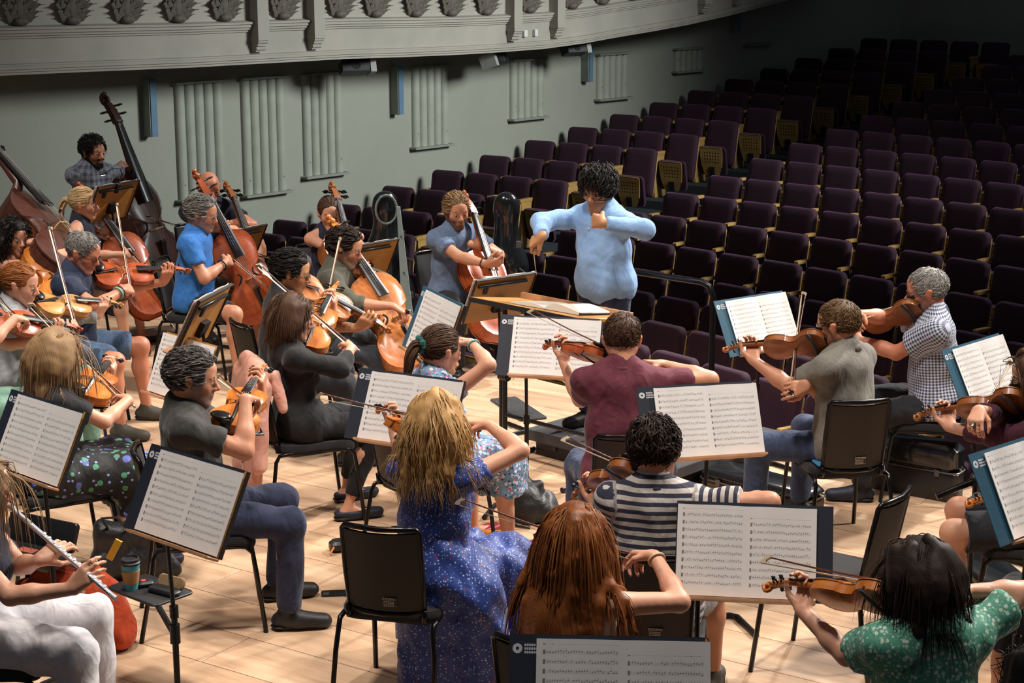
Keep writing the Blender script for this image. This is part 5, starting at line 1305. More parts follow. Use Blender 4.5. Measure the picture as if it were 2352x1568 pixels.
def person(s, label, skin='fair', top=None, bottom=None, shoes=None, hair_=None, glasses=False, beard=None, brow='brown', extra=None, res=1.0, group=None, feet='shoe', tail=None, bands_=None):
    PIDX[0] += 1; seed = PIDX[0]
    base = Vector((s.P.x, s.P.y, s.zf)); bt = np.array(base)
    th = thing('person', label, 'person', Matrix.Translation(base), group)
    if not s.kn: s.legs()
    allp = s.prims(); hb = .0165*res
    if top:       # the figure under cloth stays clear of it
        for p in s.B[1:s.torso_n]: p['ra'] *= .94; p['rb'] *= .94
    if bottom and bottom['kind'] not in ('shorts',):
        cov = 5 if bottom['kind'] in ('trousers', 'leggings') or bottom.get('len', 0) > .35 else 1
        for i, p in enumerate(s.L):
            if i % 6 < (cov-1 if cov == 5 else 1): p['ra'] *= .84; p['rb'] *= .84
    bare = not bottom or bottom['kind'] in ('shorts', 'skirt')
    cov_ = s.B+([] if bare else s.L); vis_ = s.A+[s.B[-1]]+(s.L if bare else []); parts = []
    if not (top and top.get('sleeve', 'short') in ('short', 'cap', 'long', 'three', 'elbow')): vis_ = vis_+s.B; cov_ = [] if bare else s.L
    for ps_, hh_ in ((cov_, .021*res), (vis_, .0138*res)):
        if not ps_: continue
        V, Q = Field(ps_, hh_).mesh(); V = relax(V, Q, 1, .4); parts.append((V, Q, np.zeros((len(V), 3))))
    hv, hq, hc = HEADS[s.sex if res <= 1 and not (-40 < s.psi < 60) else s.sex+'2']; M = np.array(s.HM); parts.append((hv@M[:3, :3].T+M[:3, 3], hq, hc))
    for sd, (W, D, Pn, pose) in s.hands.items():
        fd = (s.wr[sd]-s.el[sd]).normalized()
        hp = hand_prims(W, D, Pn, sd, pose, fd, s.size*(1.06 if s.sex == 'm' else .97)); v, q = Field(hp, .0062*min(res, 1.1), .015).mesh(); parts.append((v, q, np.zeros((len(v), 3))))
    o = 0; VV, QQ, CC = [], [], []
    for v, q, c in parts: VV.append(v); QQ.append(q+o); CC.append(c); o += len(v)
    VV = np.concatenate(VV)-bt
    body = obj('body', np_mesh('body', VV, np.concatenate(QQ), {'face': np.concatenate(CC)}), SK[skin], th)
    HL = Matrix.Translation(-base) @ s.HM
    for em, im in EYES: obj('iris', im, IRISC, obj('eye', em, EYEW, body, HL))
    bm_ = BROW[0]@M[:3, :3].T+M[:3, 3]-bt; obj('eyebrows', np_mesh('eyebrows', bm_, BROW[1], {'gco': BROW[0]*5}), HB[brow], body)
    if beard: bv = BEARD[0]@M[:3, :3].T+M[:3, 3]-bt; obj('beard', np_mesh('beard', bv, BEARD[1], {'gco': BEARD[0]*5}), HB[beard], body)
    if hair_:
        style, colr = hair_; st = dict(HS[style] if isinstance(style, str) else style); st['res'] = res
        v, q, g = hair(s.HM, st, s.B, seed); obj('hair', np_mesh('hair', v-bt, q, {'gco': g}), HB[colr], th)
    if tail:     # gathered pony tail: list of head-frame points with radii
        pts = [s.HM @ Vector(p) for p in tail['pts']]; v, q, g = tail_mesh(pts, tail['r'], seed, tail.get('curl', .006)); obj('ponytail', np_mesh('ponytail', v-bt, q, {'gco': g}), HB[hair_[1]], th)
    def garment(name, P, m, wr=.006, h=.0134, clips=(), low=False):
        if low and name not in ('dress_skirt', 'skirt'): h = .0145
        f = Field(P, h*res)
        for c, n in clips: f.clip(c, n)
        f.wrinkle(wr, seed*7+len(P)); v, q = f.mesh(); v = relax(v, q, 1, .35)
        return obj(name, np_mesh(name, v-bt, q, {'gco': (v-bt) if low else gco_of(v, s)}), m, th)
    if top:
        o_ = top.get('loose', .014); P = []
        for i, p in enumerate(s.B[:s.torso_n]):
            q = dict(p); f_ = 1/.94 if i else 1; q['ra'] = p['ra']*f_+o_; q['rb'] = p['rb']*f_+o_
            if i < 2 and s.stand is not None: q['ra'] += .012; q['rb'] += .012
            if i < 2 and s.stand is None: q['ra'] += .016; q['rb'] += (.016 if i == 0 else .006)
            P.append(q)
        slv = top.get('sleeve', 'short')
        for sd, S in (('L', s.SL), ('R', s.SR)):
            if sd not in s.el or slv == 'none': continue
            E, W = s.el[sd], s.wr[sd]; a = s.ar*s.size
            if slv == 'short' or slv == 'cap':
                f = .62 if slv == 'short' else .34; X = S+(E-S)*f; d = (E-S).normalized()
                P.append(pr(S, X+d*.03, .054*a+.016, .054*a+.017+top.get('flare', 0), k=.03, clip=((X, d),)))
            else:
                P.append(pr(S, E, .054*a+.013, .045*a+.016, k=.03)); f = {'long': .93, 'elbow': .28, 'three': .6}[slv]; X = E+(W-E)*f; d = (W-E).normalized()
                P.append(pr(E, X+d*.03, .045*a+.016, (.03 if slv == 'long' else .042)*a+.013, k=.025, clip=((X, d),)))
                if slv == 'elbow': P.append(pr(X-d*.025, X-d*.003, .045*a+.021, k=.006, clip=((X+d*.004, d),)))
        hem = s.P-s.T*top.get('hem', .06); cl = [(hem, tuple(-s.T))]
        if slv == 'none': 
            for S, sg in ((s.SL, -1), (s.SR, 1)): cl.append((s.C+s.RS*sg*s.w*.80, tuple((s.RS*sg*.9+s.T*.35).normalized())))
        if top.get('scoop'): cl.append((s.N+s.FS*.05-s.T*top['scoop'], tuple((s.T*.8+s.FS*.6).normalized())))
        g = garment('top' if not top.get('name') else top['name'], P, top['mat'], top.get('wr', .006), clips=cl)
        if top.get('collar') or slv != 'none':
            rc = MB(); cr = .064*s.size if s.sex == 'm' else .058*s.size; pts = []; tl = .0 if top.get('collar') else .0
            cN = s.N-s.T*.012
            for i in range(20):
                a = 2*math.pi*i/20; d = s.RS*math.cos(a)+s.FS*math.sin(a); drop = .035*max(0, math.sin(a))+.008
                pts.append(cN+d*cr*(1.1 if top.get('collar') else 1.16)+s.T*((.058 if top.get('collar') else .020)-drop)-base)
            if top.get('collar'):
                vs = []; fs = []
                for i, p in enumerate(pts):
                    a = 2*math.pi*i/20; d = s.RS*math.cos(a)+s.FS*math.sin(a)
                    vs += [p+s.T*.012, p+d*.008+s.T*.010, p+d*.022-s.T*.030, p+d*.016-s.T*.032, p-s.T*.03]
                for i in range(20):
                    if i == 5: continue
                    j = (i+1) % 20
                    for k in range(4): fs.append((i*5+k, j*5+k, j*5+k+1, i*5+k+1))
                rc.add(vs, fs); obj('collar', rc.mesh('collar', smooth=True), top['mat'], g)
            else:
                rc.tube(pts, .0105, 8, closed=True, up=tuple(s.T), flat=1.3); obj('neckband', rc.mesh('neckband', smooth=True), top['mat'], g)
        if top.get('buttons'):
            for i in range(5): obj('button', MB().ball(s.P+s.T*s.tl*(.78-.16*i)+s.FS*(.128+.006*(i > 1))-base, .007, 8), mat('button', hexc('#c9d2e0'), .4), g)
    if bottom:
        kind, m = bottom['kind'], bottom['mat']; o_ = bottom.get('loose', .013); P = []
        for p in s.B[:2]:
            q = dict(p); q['ra'] = p['ra']*1.05+o_-.004; q['rb'] = p['rb']*1.05+o_-.004; P.append(q)
        k = s.size
        if kind in ('trousers', 'shorts', 'leggings'):
            for sd in s.kn:
                hip = s.__dict__['hip'+sd]; K, An = s.kn[sd], s.an[sd]
                if kind == 'shorts': X = hip+(K-hip)*.86; d = (K-hip).normalized(); P.append(pr(hip, X+d*.04, .088*k+o_, .072*k+o_+.006, k=.04, clip=((X, d),)))
                else:
                    lo = .0 if kind == 'trousers' else -.006
                    P.append(pr(hip, K, .088*k+o_+lo, .062*k+o_+lo, k=.04)); X = K+(An-K)*(.97 if kind == 'trousers' else .86); d = (An-K).normalized(); P.append(pr(K, K, .060*k+o_+lo, k=.02)); P.append(pr(K, X+d*.03, .058*k+o_+lo, (.048 if kind == 'trousers' else .038)*k+o_+lo, k=.03, clip=((X, d),)))
        else:  # skirt / dress over both legs
            L_, R_ = s.kn['L'], s.kn['R']; mid = (L_+R_)/2; ln = bottom.get('len', .25)
            P.append(pr(s.hipL, L_, .098*k+o_, .075*k+o_, k=.08)); P.append(pr(s.hipR, R_, .098*k+o_, .075*k+o_, k=.08)); P.append(pr(s.P+s.F*.1, mid, .10*k, .085*k, k=.09))
            for sd in s.kn:
                dn = (s.an[sd]-s.kn[sd]); X = s.kn[sd]+dn*ln/.43; d = dn.normalized(); P.append(pr(s.kn[sd], X+d*.04, .075*k+o_, .075*k+o_+bottom.get('flare', .02), k=.08, clip=((X, (0, 0, -1)),)))
            dn = Vector((0, 0, -1)); X = mid+dn*ln; P.append(pr(mid, X+dn*.04, .085*k, .09*k+bottom.get('flare', .02), k=.08, clip=((X, (0, 0, -1)),)))
            for a, b, ra, rb in bottom.get('extra', ()):   # extra drape, in (right, forward, up from the floor) around the pelvis
                c = lambda q: s.R*q[0]+s.F*q[1]+Vector((s.P.x, s.P.y, q[2])); P.append(pr(c(a), c(b), ra, rb, k=.07, clip=((Vector((0, 0, .015)), (0, 0, -1)),)))
        garment(bottom.get('name', kind), P, m, bottom.get('wr', .006), low=True)
    if s.kn and shoes is not None:
        for sd in s.kn:
            An, fd = s.an[sd], s.toe[sd]; z0 = s.zf; k = s.size
            heel = An-fd*.045; toe = An+fd*.165*k; heel.z = z0+.04; toe.z = z0+.035
            sv_ = tuple(fd.cross(s.U)); P = [pr(heel+Vector((0, 0, .006)), An+fd*.03-s.U*.04, .040*k, .043*k, k=.03, flat=((sv_, .88),)), pr(An+fd*.05-s.U*.042, toe, .046*k, .036*k, k=.035, flat=((sv_, 1.06),)), pr(toe-fd*.02, toe+fd*.004, .037*k, .033*k, k=.02, flat=((ZA, .8),)), pr(An-s.U*.03-fd*.008, An+s.U*.012-fd*.008, .043*k, .041*k, k=.02)]
            f = Field(P, .012*res); f.clip((0, 0, z0+.004), (0, 0, -1)); 
            if feet == 'low': f.clip(An-s.U*.03, (0, 0, 1))
            v, q = f.mesh(); so = obj('shoe', np_mesh('shoe', v-bt, q, {'gco': v*.2}), shoes, th)
            if feet == 'shoe':
                lc = MB(); sv = fd.cross(s.U)
                for j in range(4): c0 = An+fd*(.045+.02*j)-base; lc.tube([c0+sv*.024+Vector((0, 0, .0-.012*j)), c0+Vector((0, 0, .012-.013*j)), c0-sv*.024+Vector((0, 0, .0-.012*j))], .0032, 5)
                obj('laces', lc, ZIPL, so)
            P = [pr(heel, toe, .047*k, .041*k, k=.01)]; f = Field(P, .013*res); f.clip((0, 0, z0+.003), (0, 0, -1)); f.clip((0, 0, z0+.022), (0, 0, 1)); v, q = f.mesh()
            if len(v): obj('sole', np_mesh('sole', v-bt, q, {'gco': v*.2}), bottom.get('sole', BLACKP) if bottom else BLACKP, so)
    if glasses:
        gm = MB()
        for sg in (-1, 1):
            gm.tube([(sg*.033+.021*math.cos(a)*sg, .103-.012*abs(math.cos(a))*(1 if math.cos(a) > 0 else 0), .004+.017*math.sin(a)) for a in [2*math.pi*i/14 for i in range(14)]], .0017, 6, closed=True)
            gm.tube([(sg*.054, .09, .008), (sg*.072, .06, .008), (sg*.083, -.005, .012), (sg*.082, -.03, -.002)], .0017, 6)
        gm.tube([(-.012, .106, .006), (0, .112, .009), (.012, .106, .006)], .0016, 6)
        obj('glasses', gm.mesh('glasses', smooth=True), BLACK if glasses is True else glasses, th, HL)
    for sd, colr, at, w_ in (bands_ or ()):
        E, W = s.el[sd], s.wr[sd]; d = (W-E).normalized(); c = W-d*at; u = d.cross(Vector((.3, .2, .9))).normalized(); v_ = d.cross(u); r_ = .0275*s.ar*s.size+.0165*at/.1+.004
        obj('wristband', MB().tube([c+(u*math.cos(a)+v_*math.sin(a))*r_-base for a in [2*math.pi*i/16 for i in range(16)]], w_, 6, closed=True, up=tuple(d), flat=1.0), mat('band_'+colr.strip('#'), hexc(colr), .5), th)
    return th
def tail_mesh(pts, rad, seed, curl=.006, n=46, seg=10):
    r = np.random.default_rng(seed+500); P = np.array([tuple(p) for p in pts]); m = len(P)
    t = np.linspace(0, m-1, seg+1); i = np.minimum(t.astype(int), m-2); f = (t-i)[:, None]; path = P[i]*(1-f)+P[i+1]*f; rr = np.interp(t, np.arange(m), rad)
    tg = np.gradient(path, axis=0); tg /= np.linalg.norm(tg, axis=1, keepdims=True); u = np.cross(tg, (0.2, .9, .3)); u /= np.linalg.norm(u, axis=1, keepdims=True); v = np.cross(tg, u)
    VV, GG, QQ = [], [], []; o = 0; ns = 5
    for k in range(n):
        a = r.uniform(0, 6.28); q = math.sqrt(r.uniform(0.05, 1)); ph = r.uniform(0, 6.28); w = .0065*r.uniform(.7, 1.3); rid = r.uniform()
        c = path+(u*math.cos(a)+v*math.sin(a))*(q*rr)[:, None]+u*(curl*np.sin(np.linspace(0, 5, seg+1)+ph)*np.linspace(0, 1, seg+1))[:, None]
        pf = w*(1-np.linspace(0, 1, seg+1)**3*.8)
        for j in range(ns):
            b = 2*math.pi*j/ns; VV.append(c+(u*math.cos(b)+v*math.sin(b))*pf[:, None]); GG.append(np.stack([np.full(seg+1, rid*9+j*.02), np.full(seg+1, rid), np.linspace(0, .2, seg+1)], 1))
        for j in range(ns):
            A, B = o+j*(seg+1)+np.arange(seg), o+((j+1) % ns)*(seg+1)+np.arange(seg); QQ.append(np.stack([A, B, B+1, A+1], 1))
        o += ns*(seg+1)
    return np.concatenate(VV), np.concatenate(QQ), np.concatenate(GG)
# ---- players
def bow_hold(s, C, zb, tip, dt, L, label, cello=False, near=False, group='bows'):
    """bow through the contact point C; tip shows at pixel tip, dt metres away from C"""
    T = at_dist(tip[0], tip[1], C, dt, near) if not isinstance(tip, Vector) else C+tip.normalized()*dt
    B = (T-C).normalized(); zb = (zb-B*zb.dot(B)).normalized(); fr = C-B*(L-dt)
    M = frame(fr, B.cross(zb), B, zb)
    place(CBOW if cello else BOW, 'bow', label, 'bow', M, group)
    return fr, B, zb
def violinist(s, scroll, tip, dt, what, where, kind='violin', var=None, roll=32, near=False, bnear=False, pole=None, ap=None, lpole=None, vo=None, lh=.62):
    L = .358 if kind == 'violin' else .412; nk = .132 if kind == 'violin' else .150; tot = L+nk+(.093 if kind == 'violin' else .103)
    Vo = s.N-s.RS*.062+s.FS*.068+s.T*.045
    if vo is not None:
        o_ = Vector((0, 0, H)); d_ = ray(*vo).normalized(); Vo = o_+d_*(Vo-o_).dot(d_)
    A = (at_dist(scroll[0], scroll[1], Vo, tot, near)-Vo).normalized() if not isinstance(scroll, Vector) else scroll.normalized()
    a = math.radians(roll); z = s.U*math.cos(a)+s.RS*math.sin(a); z = (z-A*z.dot(A)).normalized(); x = A.cross(z)
    instrument(kind, frame(Vo, x, A, z), '%s held by the %s' % (what, where), var)
    # left hand round the neck
    Pn = Vo+A*(L+nk*lh)+z*.028; Wl = Pn+x*.036-z*.078-A*.012
    s.arm('L', Wl, lpole if lpole is not None else (-s.U*1.0+s.RS*.25+s.FS*.1), z*1.0-x*.05+A*.12, -x, 'neck')
    C = Vo+A*(L*.52)+z*(.0155+.012*L+.042*L+.064*L+.002)
    fr, B, zb = bow_hold(s, C, z, tip, dt, .735, 'violin bow held by the %s' % where if kind == 'violin' else 'viola bow held by the %s' % where, near=bnear)
    # right hand over the frog
    el = s.SR+s.RS*.22-s.T*.16+s.FS*.12; ad = (el-fr); ad = (ad-zb*ad.dot(zb)*.6).normalized()
    Wr = fr+B*.03+zb*.062+ad*.082
    s.arm('R', Wr, pole if pole is not None else (s.RS*1.0-s.U*.45-s.FS*.1), (fr+B*.03+zb*.026-Wr), -zb, 'bow')
    return s
def cellist(s, scroll, bridge, tip, dt, what, where, var=None, near=False, sdist=.27, bnear=False, tnear=False, lh=.25, Fz=None):
    SC_ = at_dist(scroll[0], scroll[1], s.Hc, sdist, near) if not isinstance(scroll, Vector) else scroll
    BR = at_dist(bridge[0], bridge[1], SC_, .885, bnear) if not isinstance(bridge, Vector) else SC_+bridge.normalized()*.885
    A = (SC_-BR).normalized(); O = SC_-A*1.225
    z = (Fz if Fz is not None else s.F*1.0+s.U*.3); z = (z-A*z.dot(A)).normalized(); x = A.cross(z)
    instrument('cello', frame(O, x, A, z), '%s held by the %s' % (what, where), var)
    Pn = O+A*(.755+.29*lh)+z*.09; Wl = Pn-x*.075-z*.035-A*.03
    s.arm('L', Wl, -s.RS*1.0-s.U*.4+s.F*.2, x*.8+z*.25+A*.1, (-z*.55+x*.4), 'neck')
    C = O+A*(.755*.50)+z*(.059+.012*.755+.042*.755+.064*.755+.004)
    fr, B, zb = bow_hold(s, C, z, tip, dt, .70, 'cello bow held by the %s' % where, True, tnear)
    ad = (s.SR+s.RS*.2-s.T*.2-fr).normalized(); Wr = fr+B*.03+zb*.055+ad*.085
    s.arm('R', Wr, s.RS*.8-s.U*.5-s.F*.3, fr+B*.03-Wr, -zb, 'bow')
    return s
def sit(s, label, psi=None, off=(0, 0)):
    p = s.P+s.F*(.05+off[1])+s.R*off[0]; chair(p, s.psi if psi is None else psi, label)
# ================================================================== the orchestra
T_ = lambda m, **k: dict(mat=m, **k)
B_k = lambda kind, m, **k: dict(kind=kind, mat=m, **k)
PONY = lambda l=.16, y=-.125: dict(pts=[(0, y+.01, .03), (0, y-.03, .02), (0, y-.055, -.04), (0, y-.05, -l)], r=[.014, .026, .03, .012])
# ---- first violins, seen from behind
s = Body((1506, 1040, 1.18), 8, 'm', lean=4, hpitch=14, hyaw=16, hroll=-10).legs(.2)
violinist(s, (1318, 1142), (1290, 1012), .30, 'red-brown violin', 'man in the striped tee', var=VBROWN, pole=s.RS*1.0+s.U*.1)
person(s, 'person in a navy and white striped tee playing the violin', 'fair_m', T_(STRIPE), B_k('shorts', GREYSHT), SHOEG, ('wavy', 'dkbrown'), brow='dkbrown')
sit(s, 'black chair under the man in the striped tee')
s = Body((1320, 1240, 1.13), 28, 'f', lean=4, hpitch=12, hyaw=-22).legs(.13)
violinist(s, (1238, 1255), (1040, 1155), .42, 'half-hidden brown violin', 'woman with very long red hair', var=VBROWN)
person(s, 'person with very long straight red hair, seen from behind', 'fair', T_(WHITEC, sleeve='none', scoop=.02), B_k('shorts', JEAN), SHOEL, ('verylong', 'red'), brow='ginger', bands_=(('R', '#d8c3a4', .02, .005),))
sit(s, 'black chair under the woman with very long red hair')
s = Body((1428, 785, 1.25), 4, 'm', lean=6, hpitch=18, hyaw=-2).legs(.18)
violinist(s, (1252, 800), (1212, 718), .40, 'small-looking red-brown violin', 'man in the maroon tee', var=VRED, pole=s.RS*1.0-s.U*.2)
person(s, 'person in a maroon tee with short dark hair, seen from behind', 'fair_m', T_(MAROON), B_k('trousers', JEAN), SHOEB, ('short', 'brown'), brow='dkbrown')
sit(s, 'black chair under the man in the maroon tee', -4)
s = Body((1925, 750, 1.2), -48, 'm', lean=3, hpitch=8, hyaw=-8).legs(.2)
violinist(s, (1668, 806), (1842, 672), .33, 'glossy brown violin', 'man in the grey patterned shirt', var=VBROWN, roll=50, pole=s.RS-s.U*.3)
person(s, 'person in a grey patterned shirt and blue jeans, back turned', 'fair_m', T_(GREYSH, collar=True, loose=.02, flare=.015), B_k('trousers', JEAN), SHOEB, ('short', 'ltbrown'), brow='brown', glasses=STEEL)
sit(s, 'black chair with a blue cloth, under the man in the grey patterned shirt', -10)
s = Body((2128, 672, 1.22), -78, 'm', lean=5, hpitch=10, hyaw=-2).legs(.18)
violinist(s, (1905, 772), (2112, 690), .30, 'dark brown violin', 'man in the blue gingham shirt', var=VBROWN, roll=50, pole=s.RS-s.U*.3)
person(s, 'person in a blue gingham shirt with grey hair and glasses', 'ruddy', T_(GING, collar=True, loose=.02, flare=.012), B_k('trousers', DKTR), SHOEN, ('short', 'silver'), brow='grey', glasses=True)
sit(s, 'black chair under the man in the gingham shirt')
s = Body((2112, 1328, 1.17), -12, 'f', lean=6, hpitch=14, hyaw=-16).legs(.14)
violinist(s, (1762, 1355), (1750, 1292), .40, 'glossy orange violin', 'woman in the green floral blouse', var=VORANGE, roll=42)
person(s, 'person in a green floral blouse with dark half-up hair', 'fair', T_(GREENF, loose=.024, flare=.02), B_k('trousers', DKTR), SHOEB, ('halfup', 'dkbrown'), brow='dkbrown')
sit(s, 'black chair under the woman in the green floral blouse')
s = Body((2380, 872, 1.24), -72, 'f', lean=4, hpitch=10, hyaw=-2).legs(.14)
violinist(s, (2108, 962), (2322, 835), .36, 'brown violin crossing the right edge', 'person in the dark maroon top', var=VBROWN, roll=45)
person(s, 'person in a dark maroon top at the right edge playing the violin', 'fair', T_(MARV, sleeve='three'), B_k('shorts', DKTR), SHOEB, ('bob', 'brown'), brow='dkbrown', glasses=True, feet='low')
sit(s, 'black chair under the person in the dark maroon top')
s = Body((2545, 1092, 1.15), -66, 'f', lean=4, hpitch=10).legs(.14)
violinist(s, (2228, 1162), (2288, 1058), .42, 'orange-brown violin, scroll just inside the right edge', 'person beyond the right edge', var=VORANGE, roll=45)
person(s, 'person almost wholly beyond the right edge, bare legs in sandals', 'fair', T_(BLACKT), B_k('skirt', BLACKT, len=.05), SHOEB, ('bob', 'dkbrown'), feet='low')
sit(s, 'black chair beyond the right edge')
s = Body((2392, 1592, 1.13), -40, 'f', lean=6, hpitch=10).legs(.14).rest_arm('L').rest_arm('R')
person(s, 'person at the bottom right corner, only dark hair showing', 'fair', T_(PALEG), B_k('trousers', DKTR), SHOEB, ('bob', 'black'))
sit(s, 'black chair in the bottom right corner')
# ---- second violins
s = Body((1000, 978, 1.2), 22, 'f', lean=3, hpitch=12, hyaw=-20).legs(.16)
violinist(s, (868, 946), (686, 906), .44, 'orange violin held out to the left', 'woman in the long blue dress', var=VORANGE, pole=s.RS*1.0-s.U*.15-s.FS*.2)
person(s, 'person with long wavy blonde hair in a long blue speckled dress', 'fair', T_(BLUEDRESS, name='dress_bodice', sleeve='cap', loose=.016, hem=.0), B_k('skirt', BLUEDRESS, name='dress_skirt', len=.46, flare=.07, loose=.03, wr=.012, extra=(((.20, .0, .5), (.26, .06, .08), .11, .10), ((.2, .3, .45), (.28, .36, .06), .13, .11), ((0, -.02, .40), (-.02, .02, .1), .14, .16))), SHOEB, ('longwavy', 'blonde'), brow='dkblonde')
bc = G(873, 1213, .865); chair(bc+Vector((math.sin(math.radians(14)), math.cos(math.radians(14)), 0))*.30, 14, 'black chair under the woman in the long blue dress')
s = Body((1012, 808, 1.14), 52, 'f', lean=6, hpitch=12, hyaw=4).legs(.12)
violinist(s, (1040, 775), (965, 795), .5, 'violin hidden behind the head', 'woman with the green scrunchie', var=VBROWN, pole=s.RS*1.0-s.U*.4-s.FS*.3)
person(s, 'person in a floral dress, ponytail tied with a green scrunchie', 'fair', T_(FLORAL, name='dress_bodice', sleeve='cap', loose=.016, hem=.0), B_k('skirt', FLORAL, name='dress_skirt', len=.16, flare=.03, loose=.022, wr=.01), SANDR, ('tied', 'brown'), brow='brown', tail=PONY(.17), feet='low', bands_=(('R', '#7fb9bd', .03, .005),))
sit(s, 'black chair under the woman with the green scrunchie')
s = Body((674, 732, 1.16), 66, 'f', lean=-9, hpitch=14, hyaw=10).legs(.12, foot=(-.1, -.2))
violinist(s, (772, 660), (553, 580), .46, 'orange viola pointing up', 'woman in the black long-sleeved top', 'viola', VORANGE, vo=(700, 800), pole=s.RS*1.0-s.U*.5)
person(s, 'person with a brown bob in a black long-sleeved top', 'fair', T_(BLACKT, sleeve='three', hem=.1), B_k('leggings', BLACKT), SHOEN, ('bob', 'brown'), brow='dkbrown', feet='low')
sit(s, 'black chair with a pink coat on it, under the woman in black')
s = Body((668, 628, 1.2), 82, 'm', lean=4, hpitch=14, hyaw=4).legs(.16)
violinist(s, (888, 762), (780, 546), .40, 'orange viola pointing down to the right', 'man with black hair and glasses', 'viola', VORANGE)
person(s, 'person with black hair and glasses in a black tee', 'asian', T_(BLACKT), B_k('trousers', DKTR), SHOEB, ('swept', 'black'), brow='black', glasses=True)
bc = G(553, 742, .87); chair(bc+Vector((math.sin(math.radians(58)), math.cos(math.radians(58)), 0))*.30, 58, 'black chair under the man with black hair and glasses')
# ---- violas on the left
s = Body((442, 872, 1.2), 78, 'm', lean=-4, hpitch=10, hyaw=6).legs(.15, knee=(.03, .03), foot=(-.06, -.04))
violinist(s, (606, 852), (500, 870), .52, 'orange viola pointing up and away', 'man in the dark grey tee', 'viola', VORANGE, vo=(527, 985), pole=s.RS*.6-s.U*1.0)
person(s, 'person in a dark grey tee and navy trousers playing the viola', 'stubg', T_(GREYT), B_k('trousers', NVTR), SHOEB, ('swept', 'salt'), brow='dkbrown')
sit(s, 'black chair under the man in the dark grey tee')
s = Body((135, 820, 1.15), 58, 'f', lean=4, hpitch=10, hyaw=8).legs(.13)
violinist(s, (262, 830), (40, 676), .5, 'bright orange viola half hidden by hair', 'woman with straight blonde hair', 'viola', VORANGE, vo=(190, 915), pole=s.RS*.7-s.U*1.0)
person(s, 'person with long straight blonde hair in a black tee', 'fair', T_(BLACKT, sleeve='short'), B_k('skirt', BLKFLO, len=.2, flare=.03, loose=.03), SHOEN, ('straight', 'dkblonde'), brow='dkblonde', feet='low')
sit(s, 'black chair under the woman with straight blonde hair')
s = Body((190, 582, 1.2), 98, 'm', lean=6, hpitch=22, hyaw=4).legs(.2)
violinist(s, (428, 626), (267, 468), .52, 'large reddish viola', 'grey-haired man in the navy shirt', 'viola', VRED, vo=(216, 634), roll=40)
person(s, 'person in a navy shirt and denim shorts, grey hair and glasses', 'ruddy', T_(NAVYS, collar=True, loose=.02), B_k('shorts', DENIM, loose=.02), SHOEG, ('short', 'grey'), brow='grey', glasses=True, bands_=(('R', '#7fc0b8', .045, .007), ('R', '#20242c', .02, .004)))
sit(s, 'black chair under the grey-haired man in the navy shirt')
s = Body((46, 655, 1.15), 92, 'f', lean=4, hpitch=14).legs(.13)
violinist(s, (272, 706), (112, 522), .50, 'golden viola', 'red-haired woman in the grey sweater', 'viola', VGOLD, vo=(80, 700), roll=40)
person(s, 'person in a grey sweater with red hair tied back', 'fair', T_(GREYSW, sleeve='long'), B_k('trousers', GREENS), SHOEL, ('tied', 'ginger'), brow='ginger', tail=PONY(.12))
sit(s, 'black chair under the red-haired woman in the grey sweater')
s = Body((-75, 705, 1.15), 84, 'f', lean=4, hpitch=12).legs(.13)
violinist(s, (176, 760), (-5, 690), .46, 'red viola cut by the left edge', 'person at the left edge', 'viola', VRED, roll=40)
person(s, 'person cut off by the left edge, bare arms and a pale top', 'fair', T_(PALEG, sleeve='cap'), B_k('skirt', GREENS, len=.2), SHOEL, ('tied', 'brown'))
sit(s, 'black chair at the left edge')
# ---- flute
s = Body((-42, 1122, 1.14), 86, 'f', lean=2, hpitch=8, hyaw=4, hroll=6).legs(.15)
fl0 = s.HM @ Vector((.0, .115, -.062)); fl1 = at_dist(266, 1374, fl0, .63, True); fd_ = (fl1-fl0).normalized()
t = thing('flute', 'silver flute held across by the blonde woman at the left edge', 'flute', frame(fl0, fd_.cross(Vector((0, 0, 1))).normalized(), fd_, fd_.cross(Vector((0, 0, 1))).normalized().cross(fd_)))
SILV = mat('flute_silver', (.80, .79, .83), .28, .55)
obj('tube', MB().tube([(0, -.05, 0), (0, .63, 0)], .0098, 14), SILV, t); obj('lip_plate', MB().ball((0, 0, .004), (.013, .02, .009), 12), SILV, t)
obj('foot_joint', MB().tube([(0, .53, 0), (0, .545, 0)], .0115, 14).tube([(0, .618, 0), (0, .632, 0)], .0112, 14), SILV, t)
obj('key_rod', MB().tube([(.009, .2, .008), (.009, .6, .008)], .0025, 6), SILV, t)
for i in range(13): obj('key', MB().lathe([(.0085, 0), (.0085, .003), (.004, .0045)], 10, Matrix.Translation((0, .2+.03*i, .0095))), SILV, t)
M_ = t.matrix_basis; fz = Vector(M_.col[2][:3]); fx = Vector(M_.col[0][:3])
lp = fl0+fd_*.26; rp = fl0+fd_*.44
s.arm('L', lp-fx*-.05-fz*.06, -s.U+s.RS*-.4, fz*.5-fx*.9, -fz, 'flute'); s.arm('R', rp-fz*.075+fx*.035, -s.U+s.RS*.6, fz*.8+fd_*.3-fx*.3, -fx, 'flute')
person(s, 'person with blonde hair in a navy top and white trousers, playing the flute', 'fair', T_(NAVYT, sleeve='cap'), B_k('trousers', WHITEC, loose=.03), SHOEL, ('straight', 'dkblonde'), brow='dkblonde')
sit(s, 'black chair under the flute player')
